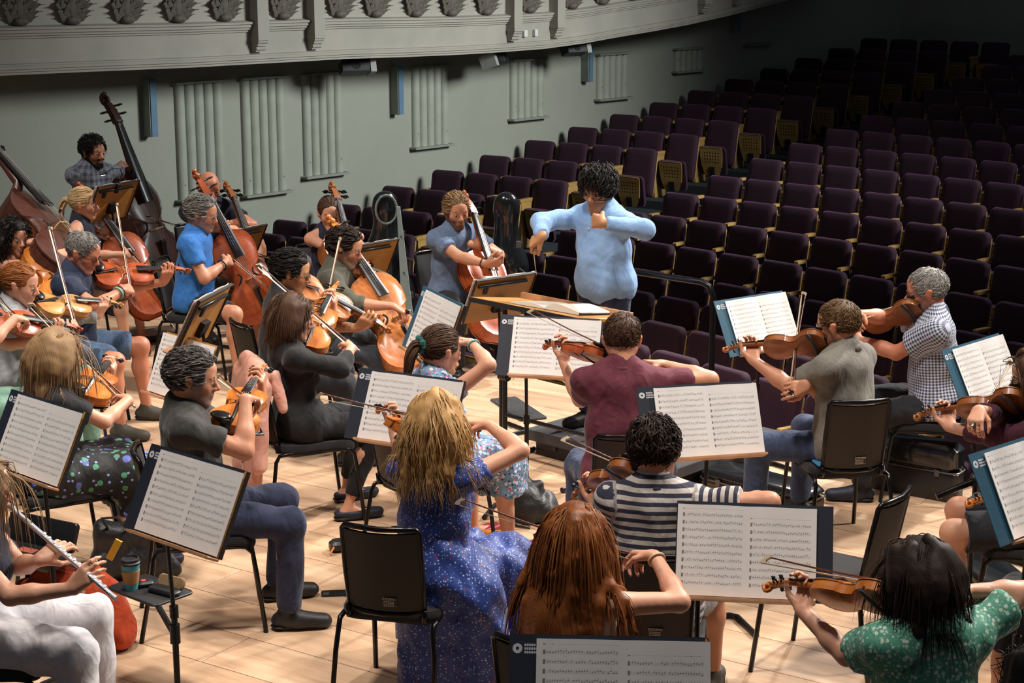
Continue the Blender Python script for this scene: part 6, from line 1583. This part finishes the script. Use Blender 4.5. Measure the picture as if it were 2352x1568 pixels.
# ---- cellos
s = Body((463, 494, 1.22), 98, 'm', lean=4, hpitch=12, hyaw=0).legs(.24)
cellist(s, (446, 408), (580, 676), (690, 722), .5, 'large reddish cello', 'man in the bright blue tee', VRED, sdist=.40, lh=.3, near=False, bnear=True, Fz=s.F*.5+s.R*.75+s.U*.4)
person(s, 'person in a bright blue tee with grey hair and a beard, playing the cello', 'stubg', T_(BLUET), B_k('shorts', DKTR), SHOEB, ('swept', 'grey'), brow='salt', glasses=STEEL, bands_=(('R', '#1a1a1c', .05, .006),), res=1.25)
sit(s, 'black chair under the cellist in the bright blue tee')
s = Body((1048, 487, 1.22), 140, 'm', lean=4, hpitch=10, hyaw=18).legs(.24)
cellist(s, (1058, 462), (1126, 690), (1190, 760), .45, 'reddish brown cello', 'man in the blue-grey tee', VRED, bnear=True)
person(s, 'person in a blue-grey tee with swept-back hair playing the cello', 'stub', T_(SLATET), B_k('trousers', DKTR), SHOEB, ('swept', 'dkblonde'), brow='brown', bands_=(('R', '#3a1416', .04, .004),), res=1.25)
sit(s, 'black chair under the cellist in the blue-grey tee')
s = Body((792, 572, 1.2), 96, 'm', lean=8, hpitch=16, hyaw=2).legs(.22)
cellist(s, (757, 521), (905, 752), (838, 700), .5, 'orange cello', 'man in the olive shirt', VORANGE, sdist=.34, lh=.35, bnear=True, tnear=False, Fz=s.F*.5+s.R*.75+s.U*.4)
person(s, 'person in an olive shirt with rolled sleeves playing the cello', 'stubg', T_(OLIVE, sleeve='elbow', collar=True, loose=.02), B_k('trousers', GRYJ), SHOEB, ('swept', 'dkbrown'), brow='dkbrown', res=1.25)
sit(s, 'black chair under the man in the olive shirt')
s = Body((757, 492, 1.16), 150, 'f', lean=4, hpitch=12, hyaw=14).legs(.2)
cellist(s, (756, 442), (800, 640), (700, 660), .5, 'dark cello mostly hidden', 'woman in the navy sleeveless top', VBROWN, bnear=True, sdist=.24)
person(s, 'person in a navy sleeveless top with hair tied up, playing the cello', 'fair', T_(NAVYT, sleeve='none'), B_k('trousers', DKTR), SHOEB, ('tied', 'brown'), brow='brown', res=1.25)
sit(s, 'black chair under the woman in the navy sleeveless top')
s = Body((480, 432, 1.22), 142, 'm', lean=4, hpitch=16, hyaw=10).legs(.2)
cellist(s, (514, 440), (575, 620), (640, 600), .5, 'cello mostly hidden by its stand', 'bald man in the navy polo', VBROWN, bnear=True)
person(s, 'bald person in a navy polo shirt playing the cello', 'ruddy', T_(NAVYT, collar=True), B_k('trousers', DKTR), SHOEB, None, brow='grey', res=1.25)
sit(s, 'black chair under the bald man in the navy polo')
s = Body((193, 470, 1.18), 92, 'f', lean=4, hpitch=6, hyaw=0).legs(.2)
cellist(s, (182, 440), (322, 640), (410, 700), .5, 'reddish orange cello', 'blonde woman in the navy sleeveless top', VRED, sdist=.36, lh=.3, bnear=True, Fz=s.F*.6+s.R*.7+s.U*.35)
person(s, 'person in a navy sleeveless top with a pale blonde ponytail, playing the cello', 'fair', T_(NAVYT, sleeve='none'), B_k('skirt', BROWNC, len=.0), SHOEB, ('tied', 'paleb'), brow='dkblonde', tail=PONY(.15), feet='low', res=1.25)
sit(s, 'black chair under the blonde cellist')
s = Body((42, 547, 1.15), 135, 'f', lean=4, hpitch=8, hyaw=14).legs(.2)
cellist(s, (45, 490), (128, 668), (30, 700), .4, 'orange cello', 'woman with curly black hair', VORANGE, bnear=True)
person(s, 'person with long curly black hair and bare shoulders, playing the cello', 'fair', T_(BLACKT, sleeve='none', scoop=.07), B_k('trousers', DKTR), SHOEB, ('bigcurly', 'black'), brow='black', bands_=(('R', '#8fc4c0', .05, .007),), res=1.25)
sit(s, 'black chair under the woman with curly black hair')
# ---- double basses
def bassist(s, scroll, zs, bridge, bdist, where, tip, lhand, Fz, bnear=True):
    SC_ = G(scroll[0], scroll[1], zs); BR = at_dist(bridge[0], bridge[1], SC_, bdist, bnear); A = (SC_-BR).normalized(); O = SC_-A*1.80
    z = (Fz-A*Fz.dot(A)).normalized(); x = A.cross(z)
    instrument('bass', frame(O, x, A, z), 'dark double bass played by the %s' % where, VDARK)
    Pn = O+A*lhand+z*.12; Wl = Pn-x*.085-z*.02-A*.04
    s.arm('L', Wl, -s.RS-s.U*.3+s.F*.1, x*.8+z*.25+A*.2, -z*.5+x*.4, 'neck')
    C = O+A*(.58)+z*.235
    fr, B, zb = bow_hold(s, C, z, tip, .45, .70, 'bass bow held by the %s' % where, True)
    Wr = fr+B*.02+zb*.05+Vector((0, 0, .07))
    s.arm('R', Wr, s.RS-s.U*.2-s.F*.4, fr+B*.02-Wr, -zb, 'bow'); return O
s = Body((214, 350, 1.46), 140, 'm', lean=3, hpitch=6, hyaw=-14, stand=0.0, size=.92).legs()
bassist(s, (222, 232), 1.80, (339, 561), 1.28, 'bearded man in the plaid shirt', (410, 520), 1.2, s.F*.8-s.R*.25+s.U*.3)
person(s, 'standing person in a grey-blue plaid shirt with a beard, playing the bass', 'stub', T_(PLAID, sleeve='long', collar=True, loose=.022, hem=.14), B_k('trousers', DKTR), SHOEB, ('curlyshort', 'black'), brow='black', beard='black', res=1.25)
s = Body((-95, 345, 1.44), 130, 'm', lean=3, hpitch=6, stand=0.0, size=.92).legs()
bassist(s, (-75, 340), 1.70, (110, 566), 1.28, 'person beyond the left edge', (150, 512), 1.36, s.F*.8-s.R*.2+s.U*.3)
person(s, 'standing person beyond the left edge, only the hand on the bass showing', 'fair_m', T_(BLACKT, sleeve='long'), B_k('trousers', DKTR), SHOEB, ('short', 'brown'), res=1.25)
# ---- conductor
s = Body((1374, 436, 1.72), -134, 'm', lean=5, hpitch=15, hyaw=-16, stand=.17, size=1.03).legs()
wl = at_dist(1384, 512, s.SL, .36, True); wr = at_dist(1246, 542, s.SR, .47, True)
s.arm('L', wl, -s.RS*1.0-s.U*.1-s.F*.3, (G(1352, 505, wl.z)-wl), -s.F-s.U*.2, 'fist')
s.arm('R', wr, s.RS*.6+s.U*.1-s.F*.2, (at_dist(1222, 556, wr, .09)-wr), -s.U*.5-s.F*.6, 'grip')
person(s, 'standing conductor in a pale blue linen shirt with wavy black hair', 'asian', T_(LTBLUE, sleeve='long', collar=True, loose=.018, hem=.12, buttons=True, wr=.005), B_k('trousers', NVTR), SHOEB, ('maestro', 'black'), brow='black')
b0 = at_dist(1224, 566, s.wr['R'], .11); b1 = at_dist(1232, 630, b0, .32)
t = thing('baton', 'thin white baton held by the conductor, pointing down', 'baton', Matrix.Translation(b0))
obj('shaft', MB().tube([(0, 0, 0), tuple(b1-b0)], [.0045, .002], 8), mat('baton_white', hexc('#c9c3bb'), .4), t); obj('grip', MB().ball((0, 0, 0), (.01, .01, .018), 10), mat('cork', hexc('#a87f4f'), .7), t)
# ================================================================== bags, cases and odds and ends
def blob(name, prims, m, h=.01, wr=.006, clips=(), parent=None, base=None, seed=3, ks=(30, 55, 90)):
    f = Field(prims, h)
    for c, n in clips: f.clip(c, n)
    if wr: f.wrinkle(wr, seed, ks, (1, 1, 1))
    v, q = f.mesh(); v = relax(v, q, 1, .35); b = np.array(base if base is not None else (0, 0, 0))
    return obj(name, np_mesh(name, v-b, q, {'gco': v-b}), m, parent)
FLZ = ((Vector((0, 0, .004)), (0, 0, -1)),)
PINK = C_('salmon_coat', '#e6ad9c', '#d99c8a'); SACK = C_('black_nylon', '#17181b', '#101114', rough=.5); ORBAG = C_('orange_canvas', '#c2461c', '#a53814'); TOTE = C_('dark_tote', '#23252b', '#191a1f', rough=.5)
CASEB = mat('case_black', (.014, .015, .017), .42, bs=300, bst=.2); CASES = mat('case_shell', (.012, .014, .016), .18, coat=.5); ZIPG = mat('zip_grey', (.12, .12, .12), .4, .5); BRWN = mat('case_brown_side', hexc('#5b4630'), .8, bs=200, bst=.3)
# pink coat over the back of the chair of the woman in black
ch = [o for o in bpy.data.objects if o.get('label', '').startswith('black chair with a pink coat')][0]
M_ = ch.matrix_basis
c = lambda x, y, z: M_ @ Vector((x, y, z))
P = [pr(c(-.17, -.30, .91), c(.17, -.30, .91), .05, k=.04), pr(c(-.13, -.35, .80), c(-.15, -.37, .33), .07, .085, k=.06, flat=((tuple(M_.col[1][:3]), .5),)), pr(c(.1, -.35, .80), c(.12, -.37, .30), .09, .10, k=.06, flat=((tuple(M_.col[1][:3]), .5),)), pr(c(0, -.35, .8), c(0, -.36, .36), .09, .09, k=.06, flat=((tuple(M_.col[1][:3]), .5),)),
     pr(c(.21, -.33, .84), c(.235, -.36, .40), .05, .045, k=.02), pr(c(-.21, -.33, .84), c(-.24, -.35, .42), .05, .045, k=.02), pr(c(.16, -.24, .88), c(.19, -.2, .70), .035, .03, k=.03)]
t = thing('pink_coat', 'salmon pink coat hung over the chair back of the woman in black', 'coat', Matrix.Translation(c(0, -.33, 0)))
g = blob('coat_body', P, PINK, .0105, .008, parent=t, base=c(0, -.33, 0))
for z in (.42, .52, .62): obj('button', MB().ball(c(.17, -.435, z)-c(0, -.33, 0), .007, 8), mat('coat_button', hexc('#7c4a40'), .4), g)
# striped jacket on the chair of the blonde cellist
ch = [o for o in bpy.data.objects if o.get('label', '') == 'black chair under the blonde cellist'][0]; M_ = ch.matrix_basis
P = [pr(c(-.19, -.31, .89), c(.19, -.31, .89), .04, k=.04), pr(c(-.1, -.35, .8), c(-.1, -.37, .45), .08, .085, k=.06, flat=((tuple(M_.col[1][:3]), .5),)), pr(c(.1, -.35, .8), c(.1, -.37, .42), .08, .09, k=.06, flat=((tuple(M_.col[1][:3]), .5),))]
STRB = pattern('black_white_stripe', lambda nt, v, o: mixc(nt, bands(nt, o[2], .05, .2), hexc('#121317'), hexc('#b9b8b4')))
t = thing('striped_jacket', 'black jacket with white stripes hung on the blonde cellist chair', 'jacket', Matrix.Translation(c(0, -.33, 0))); blob('jacket_body', P, STRB, .011, .007, parent=t, base=c(0, -.33, 0))
# black sack on the floor
p = G(1225, 1195, 0)
t = thing('black_bag', 'slumped black nylon bag on the floor by the floral dress', 'bag', Matrix.Translation(p))
b_ = lambda x, y, z: p+Vector((x, y, z))
g = blob('bag_body', [pr(b_(-.02, .0, .06), b_(.05, .03, .06), .10, k=.05), pr(b_(-.02, .02, .1), b_(-.08, .05, .26), .09, .035, k=.06), pr(b_(.06, .0, .05), b_(.12, -.02, .03), .07, .05, k=.05), pr(b_(-.03, .0, .15), b_(.03, .02, .2), .07, .03, k=.05)], SACK, .009, .009, FLZ, t, p)
obj('strap', MB().tube([(-.08, .05, .27), (-.12, .0, .2), (-.13, -.05, .08), (-.1, -.12, .01), (-.02, -.16, .012)], .009, 6, flat=.4), CASEB, g)
# orange shaped violin case
e = G(1195, 1283, 0); w_ = G(985, 1268, 0); ax = (e-w_); ax.z = 0; ax.normalize(); sy = Vector((-ax.y, ax.x, 0))
o_ = lambda u, v, z: e+ax*u+sy*v+Vector((0, 0, z))
t = thing('orange_violin_case', 'bright orange shaped violin case on the floor behind the blue dress', 'violin case', Matrix.Translation(o_(-.3, .06, 0)))
OC = mat('case_orange', hexc('#e08a1e'), .35, coat=.3)
g = blob('case_shell', [pr(o_(-.08, .05, .055), o_(-.08, .05, .055), .075, k=.04, flat=((ZA, .8),)), pr(o_(-.08, .05, .055), o_(-.38, .06, .055), .066, .07, k=.04, flat=((ZA, .85),)), pr(o_(-.42, .06, .055), o_(-.5, .06, .055), .10, .105, k=.05, flat=((ZA, .6),)), pr(o_(-.12, .06, .06), o_(-.3, .03, .06), .06, k=.05)], OC, .008, 0, FLZ, t, o_(-.3, .06, 0))
obj('zip_band', MB().tube([o_(-.20, -.024, .055)-o_(-.3, .06, 0), o_(-.10, -.026, .055)-o_(-.3, .06, 0), o_(-.03, -.012, .055)-o_(-.3, .06, 0), o_(-.004, .04, .055)-o_(-.3, .06, 0)], .009, 6, flat=1.2), CASEB, g)
# phone on the floor
p = G(772, 1364, 0); t = thing('phone', 'black phone lying on the floor beside the blue dress chair', 'phone', TR(p, .12))
obj('phone_body', MB().slab(rrect(.15, .073, .012), 0, .009, .002), CASES, t); obj('camera_bump', MB().box((-.05, -.015, .010), (.03, .03, .003)), ZIPG, t)
# oblong violin cases
def case(p, rot, L, W, Hh, label, tilt=None, side=None, handle=True):
    t = thing('violin_case', label, 'violin case', TR(p, rot) @ (tilt if tilt is not None else Matrix.Identity(4)), 'black violin cases')
    s = obj('lower_shell', MB().slab(rrect(L, W, .05, 4), 0, Hh*.52, .012), side or CASEB, t)
    l = obj('lid', MB().slab(rrect(L, W, .05, 4), Hh*.53, Hh, .03), CASES, t)
    obj('zip', MB().tube([(x, y, Hh*.525) for x, y in rrect(L+.006, W+.006, .05, 4)], .005, 6, closed=True), ZIPG, t)
    if handle: obj('handle', MB().tube([(-.07, -W/2-.002, Hh*.5), (-.06, -W/2-.035, Hh*.52), (.06, -W/2-.035, Hh*.52), (.07, -W/2-.002, Hh*.5)], .009, 8), CASEB, t)
    for x in (-L*.3, L*.3): obj('latch', MB().box((x, -W/2-.004, Hh*.5), (.03, .008, .04)), ZIPG, s)
    return t
a, b = G(2190, 1290, 0), G(2375, 1450, 0); d = b-a; case((a+b)/2, math.atan2(d.y, d.x), .80, .26, .14, 'long black violin case on the floor at the right edge', side=BRWN)
a, b = G(1680, 1130, 0), G(1810, 1165, 0); d = b-a; case((a+b)/2+Vector((.02, .05, 0)), math.atan2(d.y, d.x), .76, .25, .13, 'glossy black violin case on the floor beside the striped tee', side=BRWN)
a, b = G(2030, 1130, 0), G(2180, 1158, 0); d = b-a; case((a+b)/2+Vector((0, .12, 0)), math.atan2(d.y, d.x), .60, .16, .34, 'upright black instrument case under the gingham shirt', handle=False)
p = G(1700, 1155, 0)
a = G(790, 1262, 0); t = thing('pencil_pouch', 'small black pouch with an orange zip on the floor', 'pouch', TR(a, .4)); obj('pouch_body', MB().slab(rrect(.16, .09, .03), 0, .06, .015), CASEB, t); obj('zip_pull', MB().tube([(-.07, -.05, .04), (-.1, -.07, .012)], .006, 6), OC, t)
# floor board by the podium and pencil
p = G(1190, 940, 0); q = (G(1235, 962, 0)-G(1150, 905, 0)); t = thing('floor_board', 'black speckled board lying by the conductor desk', 'board', TR(p, math.atan2(q.y, q.x)))
SPK = pattern('speckled_black', lambda nt, v, o: speckle(nt, coord(nt, 'Object'), hexc('#191a1d'), ((60, .12, hexc('#a9a9a6')), (95, .1, hexc('#8d8d8a')))))
obj('board', MB().slab(rrect(.62, .2, .02), 0, .012, .003), SPK, t)
# empty chair
bc = G(2045, 1140, .865); ps = -55; chair(bc+Vector((math.sin(math.radians(ps)), math.cos(math.radians(ps)), 0))*.28, ps, 'empty black chair beside the woman in the green blouse')
# blue cloth on the chair of the man in the grey patterned shirt
ch = [o for o in bpy.data.objects if o.get('label', '').startswith('black chair with a blue cloth')][0]
tag(obj('blue_cloth', MB().slab(rrect(.36, .12, .02), .490, .502, .004), mat('blue_felt', hexc('#2f6f96'), .85), None, ch.matrix_basis @ Matrix.Translation((0, -.155, .002))), 'blue cloth folded on the seat behind the grey patterned shirt', 'cloth')
# microphone stand with boom on the right
p = G(2222, 1395, 0); t = thing('microphone_stand', 'black stand with an angled boom arm by the right edge', 'stand', Matrix.Translation(p))
obj('pole', MB().tube([(0, 0, .02), (0, 0, .78)], .013, 10), BLACK, t); obj('boom', MB().tube([(.01, 0, .66), (-.19, -.02, .58)], .017, 10), CHT, t); obj('clutch', MB().tube([(-.02, 0, .66), (.03, 0, .66)], .032, 10), BLACKP, t); obj('base', MB().tube([(-.2, .1, .012), (0, 0, .012), (.2, .1, .012)], .012, 8).tube([(0, 0, .012), (0, -.22, .012)], .012, 8), BLACK, t)
# tray on the second stand: cup, case, phone
ms = [o for o in bpy.data.objects if o.get('label', '').startswith('music stand with a tray')][0]; M_ = ms.matrix_basis
pc_ = M_.translation; zt = .46; TC_ = G(345, 1352, zt)
d = TC_-Vector((pc_.x, pc_.y, zt)); L_ = M_.inverted() @ Vector((TC_.x, TC_.y, zt))
tr = obj('tray', MB().slab([(L_.x+x, L_.y+y) for x, y in rrect(.34, .22, .03)], zt-.012, zt, .003), BLACKP, ms); obj('tray_clamp', MB().tube([(0, 0, zt-.02), (L_.x, L_.y, zt-.016)], .014, 8).tube([(0, 0, zt-.05), (0, 0, zt+.03)], .022, 10), BLACK, tr)
p = G(302, 1352, zt); t = thing('coffee_cup', 'teal paper coffee cup with a brown sleeve and black lid', 'cup', Matrix.Translation(p))
obj('cup', MB().lathe([(.028, 0), (.041, .118)], 24), mat('teal_paper', hexc('#4f9aa5'), .6), t); obj('sleeve', MB().lathe([(.0325, .03), (.040, .088)], 24), mat('kraft', hexc('#b98452'), .8), t); obj('lid', MB().lathe([(.043, .116), (.044, .124), (.040, .128), (.039, .14), (.034, .142), (.033, .136)], 24), BLACKP, t)
p = G(378, 1362, zt); t = thing('spectacle_case', 'open black spectacle case with tan lining on the stand tray', 'case', TR(p, -.55)); obj('bottom_half', MB().slab(rrect(.16, .065, .025), 0, .025, .008), CASEB, t); obj('lid_half', MB().slab(rrect(.15, .055, .022), -.004, .012, .005, M=Matrix.Translation((0, .05, .035)) @ Matrix.Rotation(1.1, 4, 'X')), mat('tan_lining', hexc('#8d7350'), .8), t)
p = G(330, 1345, zt); t = thing('earphone_case', 'small black case with a red label on the stand tray', 'case', TR(p, .3)); obj('case_body', MB().slab(rrect(.085, .06, .02), 0, .025, .008), CASEB, t); obj('label_patch', MB().lathe([(.012, .0255), (.012, .0262)], 12), mat('red_label', hexc('#c94a44'), .5), t)
# orange bag and dark tote by the flute player
p = G(185, 1488, 0); b_ = lambda x, y, z: p+Vector((x*1.2, y*1.2, z*1.15))
t = thing('orange_bag', 'bright orange canvas bag on the floor beside the flute player', 'bag', Matrix.Translation(p))
g = blob('bag_body', [pr(b_(-.16, .0, .12), b_(.1, .02, .12), .12, k=.06), pr(b_(-.16, .0, .22), b_(.08, .02, .24), .10, .09, k=.06), pr(b_(.08, .0, .2), b_(.17, -.02, .06), .07, .06, k=.06), pr(b_(-.14, .02, .3), b_(.06, .02, .32), .035, k=.04), pr(b_(-.04, .02, .36), b_(-.04, .02, .36), .05, k=.03, sub=True)], ORBAG, .0095, .011, FLZ, t, p)
obj('handle', MB().tube([(-.1, -.06, .31), (-.09, -.12, .25), (-.03, -.14, .2), (.03, -.13, .24), (.05, -.07, .31)], .010, 6, flat=.45), mat('tan_strap', hexc('#a98f74'), .7), g); obj('flap', MB().tube([(-.02, -.115, .22), (.06, -.11, .22), (.13, -.07, .22)], .03, 6, flat=.25), ORBAG, g)
p = G(305, 1330, 0); b_ = lambda x, y, z: p+Vector((x, y, z))
t = thing('dark_tote_bag', 'dark glossy tote bag on the floor under the music stand', 'bag', Matrix.Translation(p))
g = blob('bag_body', [pr(b_(-.12, .0, .1), b_(.12, .03, .1), .10, k=.05), pr(b_(-.12, .0, .24), b_(.12, .03, .24), .075, k=.05), pr(b_(.12, .02, .1), b_(.2, .0, .06), .07, .05, k=.05)], TOTE, .010, .012, FLZ, t, p)
obj('handle', MB().tube([(-.1, -.05, .29), (-.12, -.09, .36), (-.04, -.1, .37), (0, -.05, .29)], .009, 6, flat=.5), CASEB, g)
p = G(262, 1258, .25); tag(obj('yellow_tag', MB().box((0, 0, 0), (.035, .012, .11)), mat('yellow_label', hexc('#d8b23c'), .5), None, Matrix.Translation(G(262, 1262, .34)) @ Matrix.Rotation(.5, 4, 'Y')), 'yellow and white luggage tag on the dark tote bag', 'tag')
p = G(45, 1330, .0); t = thing('flute_case', 'open black flute case on a low stand behind the flute player', 'case', TR(G(60, 1275, .45), -.5)); obj('case_tray', MB().slab(rrect(.42, .14, .02), -.03, .03, .008), CASEB, t); obj('case_lid', MB().slab(rrect(.42, .14, .02), -.012, .012, .005, M=Matrix.Translation((0, .11, .08)) @ Matrix.Rotation(1.2, 4, 'X')), CASEB, t); obj('paper_slip', MB().box((.02, -.01, .032), (.1, .05, .003)), mat('salmon_paper', hexc('#d9705c'), .7), t); obj('stand_leg', MB().tube([(0, 0, -.03), (0, 0, -.44)], .012, 8).tube([(-.15, 0, -.44), (.15, 0, -.44)], .012, 8), BLACK, t)
# ---- cases behind the cellos
def cello_case(px, py, z, w, h, rot, label, open_=False, m=CASES):
    p = G(px, py, z); base = Vector((p.x, p.y, 0)); t = thing('cello_case', label, 'cello case', TR(base, rot), 'cello cases')
    q = lambda x, y, zz: Vector((x, y, zz))
    P = [pr(q(0, 0, .3), q(0, 0, .42), .24, .235, k=.1, flat=((YA, .6),)), pr(q(0, 0, .5), q(0, 0, .75), .16, .17, k=.1, flat=((YA, .75),)), pr(q(0, 0, .78), q(0, 0, h-.1), .12, .085, k=.12, flat=((YA, .8),)), pr(q(0, 0, h-.13), q(0, 0, h-.09), .10, .095, k=.05, flat=((YA, .8),))]
    g = blob('shell', P, m, .012, 0, ((Vector((0, 0, .02)), (0, 0, -1)),), t)
    for zz in (.45, .95): obj('latch', MB().box((.19 if zz < .6 else .13, -.1, zz), (.03, .03, .05)), ZIPG, g)
    obj('handle', MB().tube([(.15, -.11, .62), (.19, -.14, .64), (.19, -.14, .74), (.14, -.11, .76)], .01, 8), CASEB, g)
    if open_:
        rim = [(.085*math.sin(a), -.085, h-.13+.115*math.cos(a)) for a in [2*math.pi*i/20 for i in range(20)]]
        obj('pale_rim', MB().tube(rim, .009, 6, closed=True), mat('rim_grey', hexc('#8f9a98'), .4), g)
    return t
cello_case(885, 520, 1.0, .3, 1.28, .2, 'open black cello case with a pale rim, behind the olive shirt', True)
cello_case(1163, 540, 1.0, .3, 1.33, -.3, 'glossy black cello case standing right of the blue-grey tee')
p = G(940, 700, 0); q0, q1 = G(915, 475, 1.22), G(940, 632, .66)
t = thing('case_lid', 'pale teal wedge-shaped case lid standing behind the cellos', 'case lid', Matrix.Translation((q1.x, q1.y, 0)))
tp_, bt_ = q0-Vector((q1.x, q1.y, 0)), Vector((0, 0, .05)); wv = Vector((.055, 0, 0)); dv = Vector((0, .03, 0))
vs = [bt_-wv, bt_+wv, tp_+wv*.22, tp_-wv*.22]; vs = vs+[v+dv for v in vs]
obj('lid_shell', MB().add(vs, [(0, 1, 2, 3), (7, 6, 5, 4), (0, 4, 5, 1), (1, 5, 6, 2), (2, 6, 7, 3), (3, 7, 4, 0)]), mat('pale_teal_shell', hexc('#9fb6b8'), .4), t)
for f in (.25, .55, .8): obj('rivet', MB().ball(bt_.lerp(tp_, f)-Vector((0, .004, 0)), .008, 8), ZIPG, t)
p = G(680, 590, .9); base = Vector((p.x, p.y, 0)); t = thing('soft_case', 'dark grey soft instrument case behind the man with glasses', 'instrument case', Matrix.Translation(base))
blob('soft_shell', [pr((0, 0, .3), (0, 0, .82), .19, .13, k=.06, flat=((YA, .7),))], C_('grey_felt', '#4b484c', '#3f3d41'), .013, .006, ((Vector((0, 0, .01)), (0, 0, -1)),), t); obj('strap', MB().tube([(-.1, -.12, .75), (0, -.135, .6), (.08, -.12, .35)], .012, 6, flat=.4), CASEB, t)
p = G(905, 610, .55); t = thing('green_bag', 'olive green cloth bag hanging behind the olive shirt', 'bag', Matrix.Translation((p.x, p.y, 0))); blob('bag_body', [pr((0, 0, .18), (.02, 0, .55), .12, .09, k=.05, flat=((YA, .7),))], C_('green_bag_cloth', '#5a5c2e', '#4a4c25'), .012, .009, ((Vector((0, 0, .01)), (0, 0, -1)),), t); obj('strap', MB().tube([(-.05, -.05, .6), (0, -.04, .72), (.06, -.05, .6)], .008, 6), CASEB, t)
# clip lamp on the bassist's stand
ms = [o for o in bpy.data.objects if o.get('label', '').startswith('music stand seen from behind with a clip lamp')][0]
dk_ = [o for o in bpy.data.objects if o.parent == ms and o.name.startswith('desk')][0]; F_ = ms.matrix_basis @ dk_.matrix_basis
t = thing('clip_lamp', 'small black clip lamp on the bassist music stand', 'lamp', F_ @ Matrix.Translation((.02, -.02, .16)))
obj('clip_body', MB().box((0, -.005, -.02), (.03, .03, .09), None, .004), BLACKP, t); a_ = obj('gooseneck', MB().tube([(0, 0, .02), (-.01, .0, .10), (.03, .01, .16), (.09, .03, .16), (.14, .05, .11)], .005, 8), BLACKP, t); obj('lamp_head', MB().box((.16, .055, .10), (.07, .025, .014), None, .003), BLACKP, t)
le = nodes('lamp_led'); le[2].inputs['Emission Color'].default_value = (.8, .9, 1, 1); le[2].inputs['Emission Strength'].default_value = 6; obj('led', MB().box((.16, .055, .091), (.05, .018, .003)), le[0], t)
# scrunchies and hair clip ride with their wearers
for lab, pt, colr, rr in (('ponytail tied with a green scrunchie', None, '#1f5f5c', .032), ('pale blonde ponytail', None, '#cdbf9d', .024), ('red hair tied back', None, '#3a2a22', .018)):
    o = [x for x in bpy.data.objects if lab in x.get('label', '')][0]; pt_ = [x for x in o.children if x.name.startswith('ponytail')][0]
    v = np.empty(len(pt_.data.vertices)*3, np.float32); pt_.data.vertices.foreach_get('co', v); v = v.reshape(-1, 3); seg = 11; k0 = v.reshape(-1, seg, 3)[:, 1].mean(0); k1 = v.reshape(-1, seg, 3)[:, 2].mean(0); d = Vector(k1-k0).normalized(); u = d.cross(Vector((0, 0, 1))).normalized(); w2 = d.cross(u)
    pts = [Vector(k0)+(u*math.cos(a)+w2*math.sin(a))*rr*(1+.12*math.sin(9*a)) for a in [2*math.pi*i/36 for i in range(36)]]
    obj('scrunchie', MB().tube(pts, [rr*.45*(1+.25*math.sin(7*i)) for i in range(36)], 8, closed=True), C_('scrunchie_'+colr[1:], colr), o)
# hair clip at the back of the dark half-up hair
o = [x for x in bpy.data.objects if 'dark half-up hair' in x.get('label', '')][0]; ey = [x for x in o.children_recursive if x.name.startswith('eye')][0]
obj('hair_clip', MB().box((0, -.136, .035), (.016, .018, .045), None, .004).ball((0, -.146, .02), .010, 8), mat('clip_tortoise', hexc('#6a4a3a'), .25, coat=.4), o, ey.matrix_basis.copy())
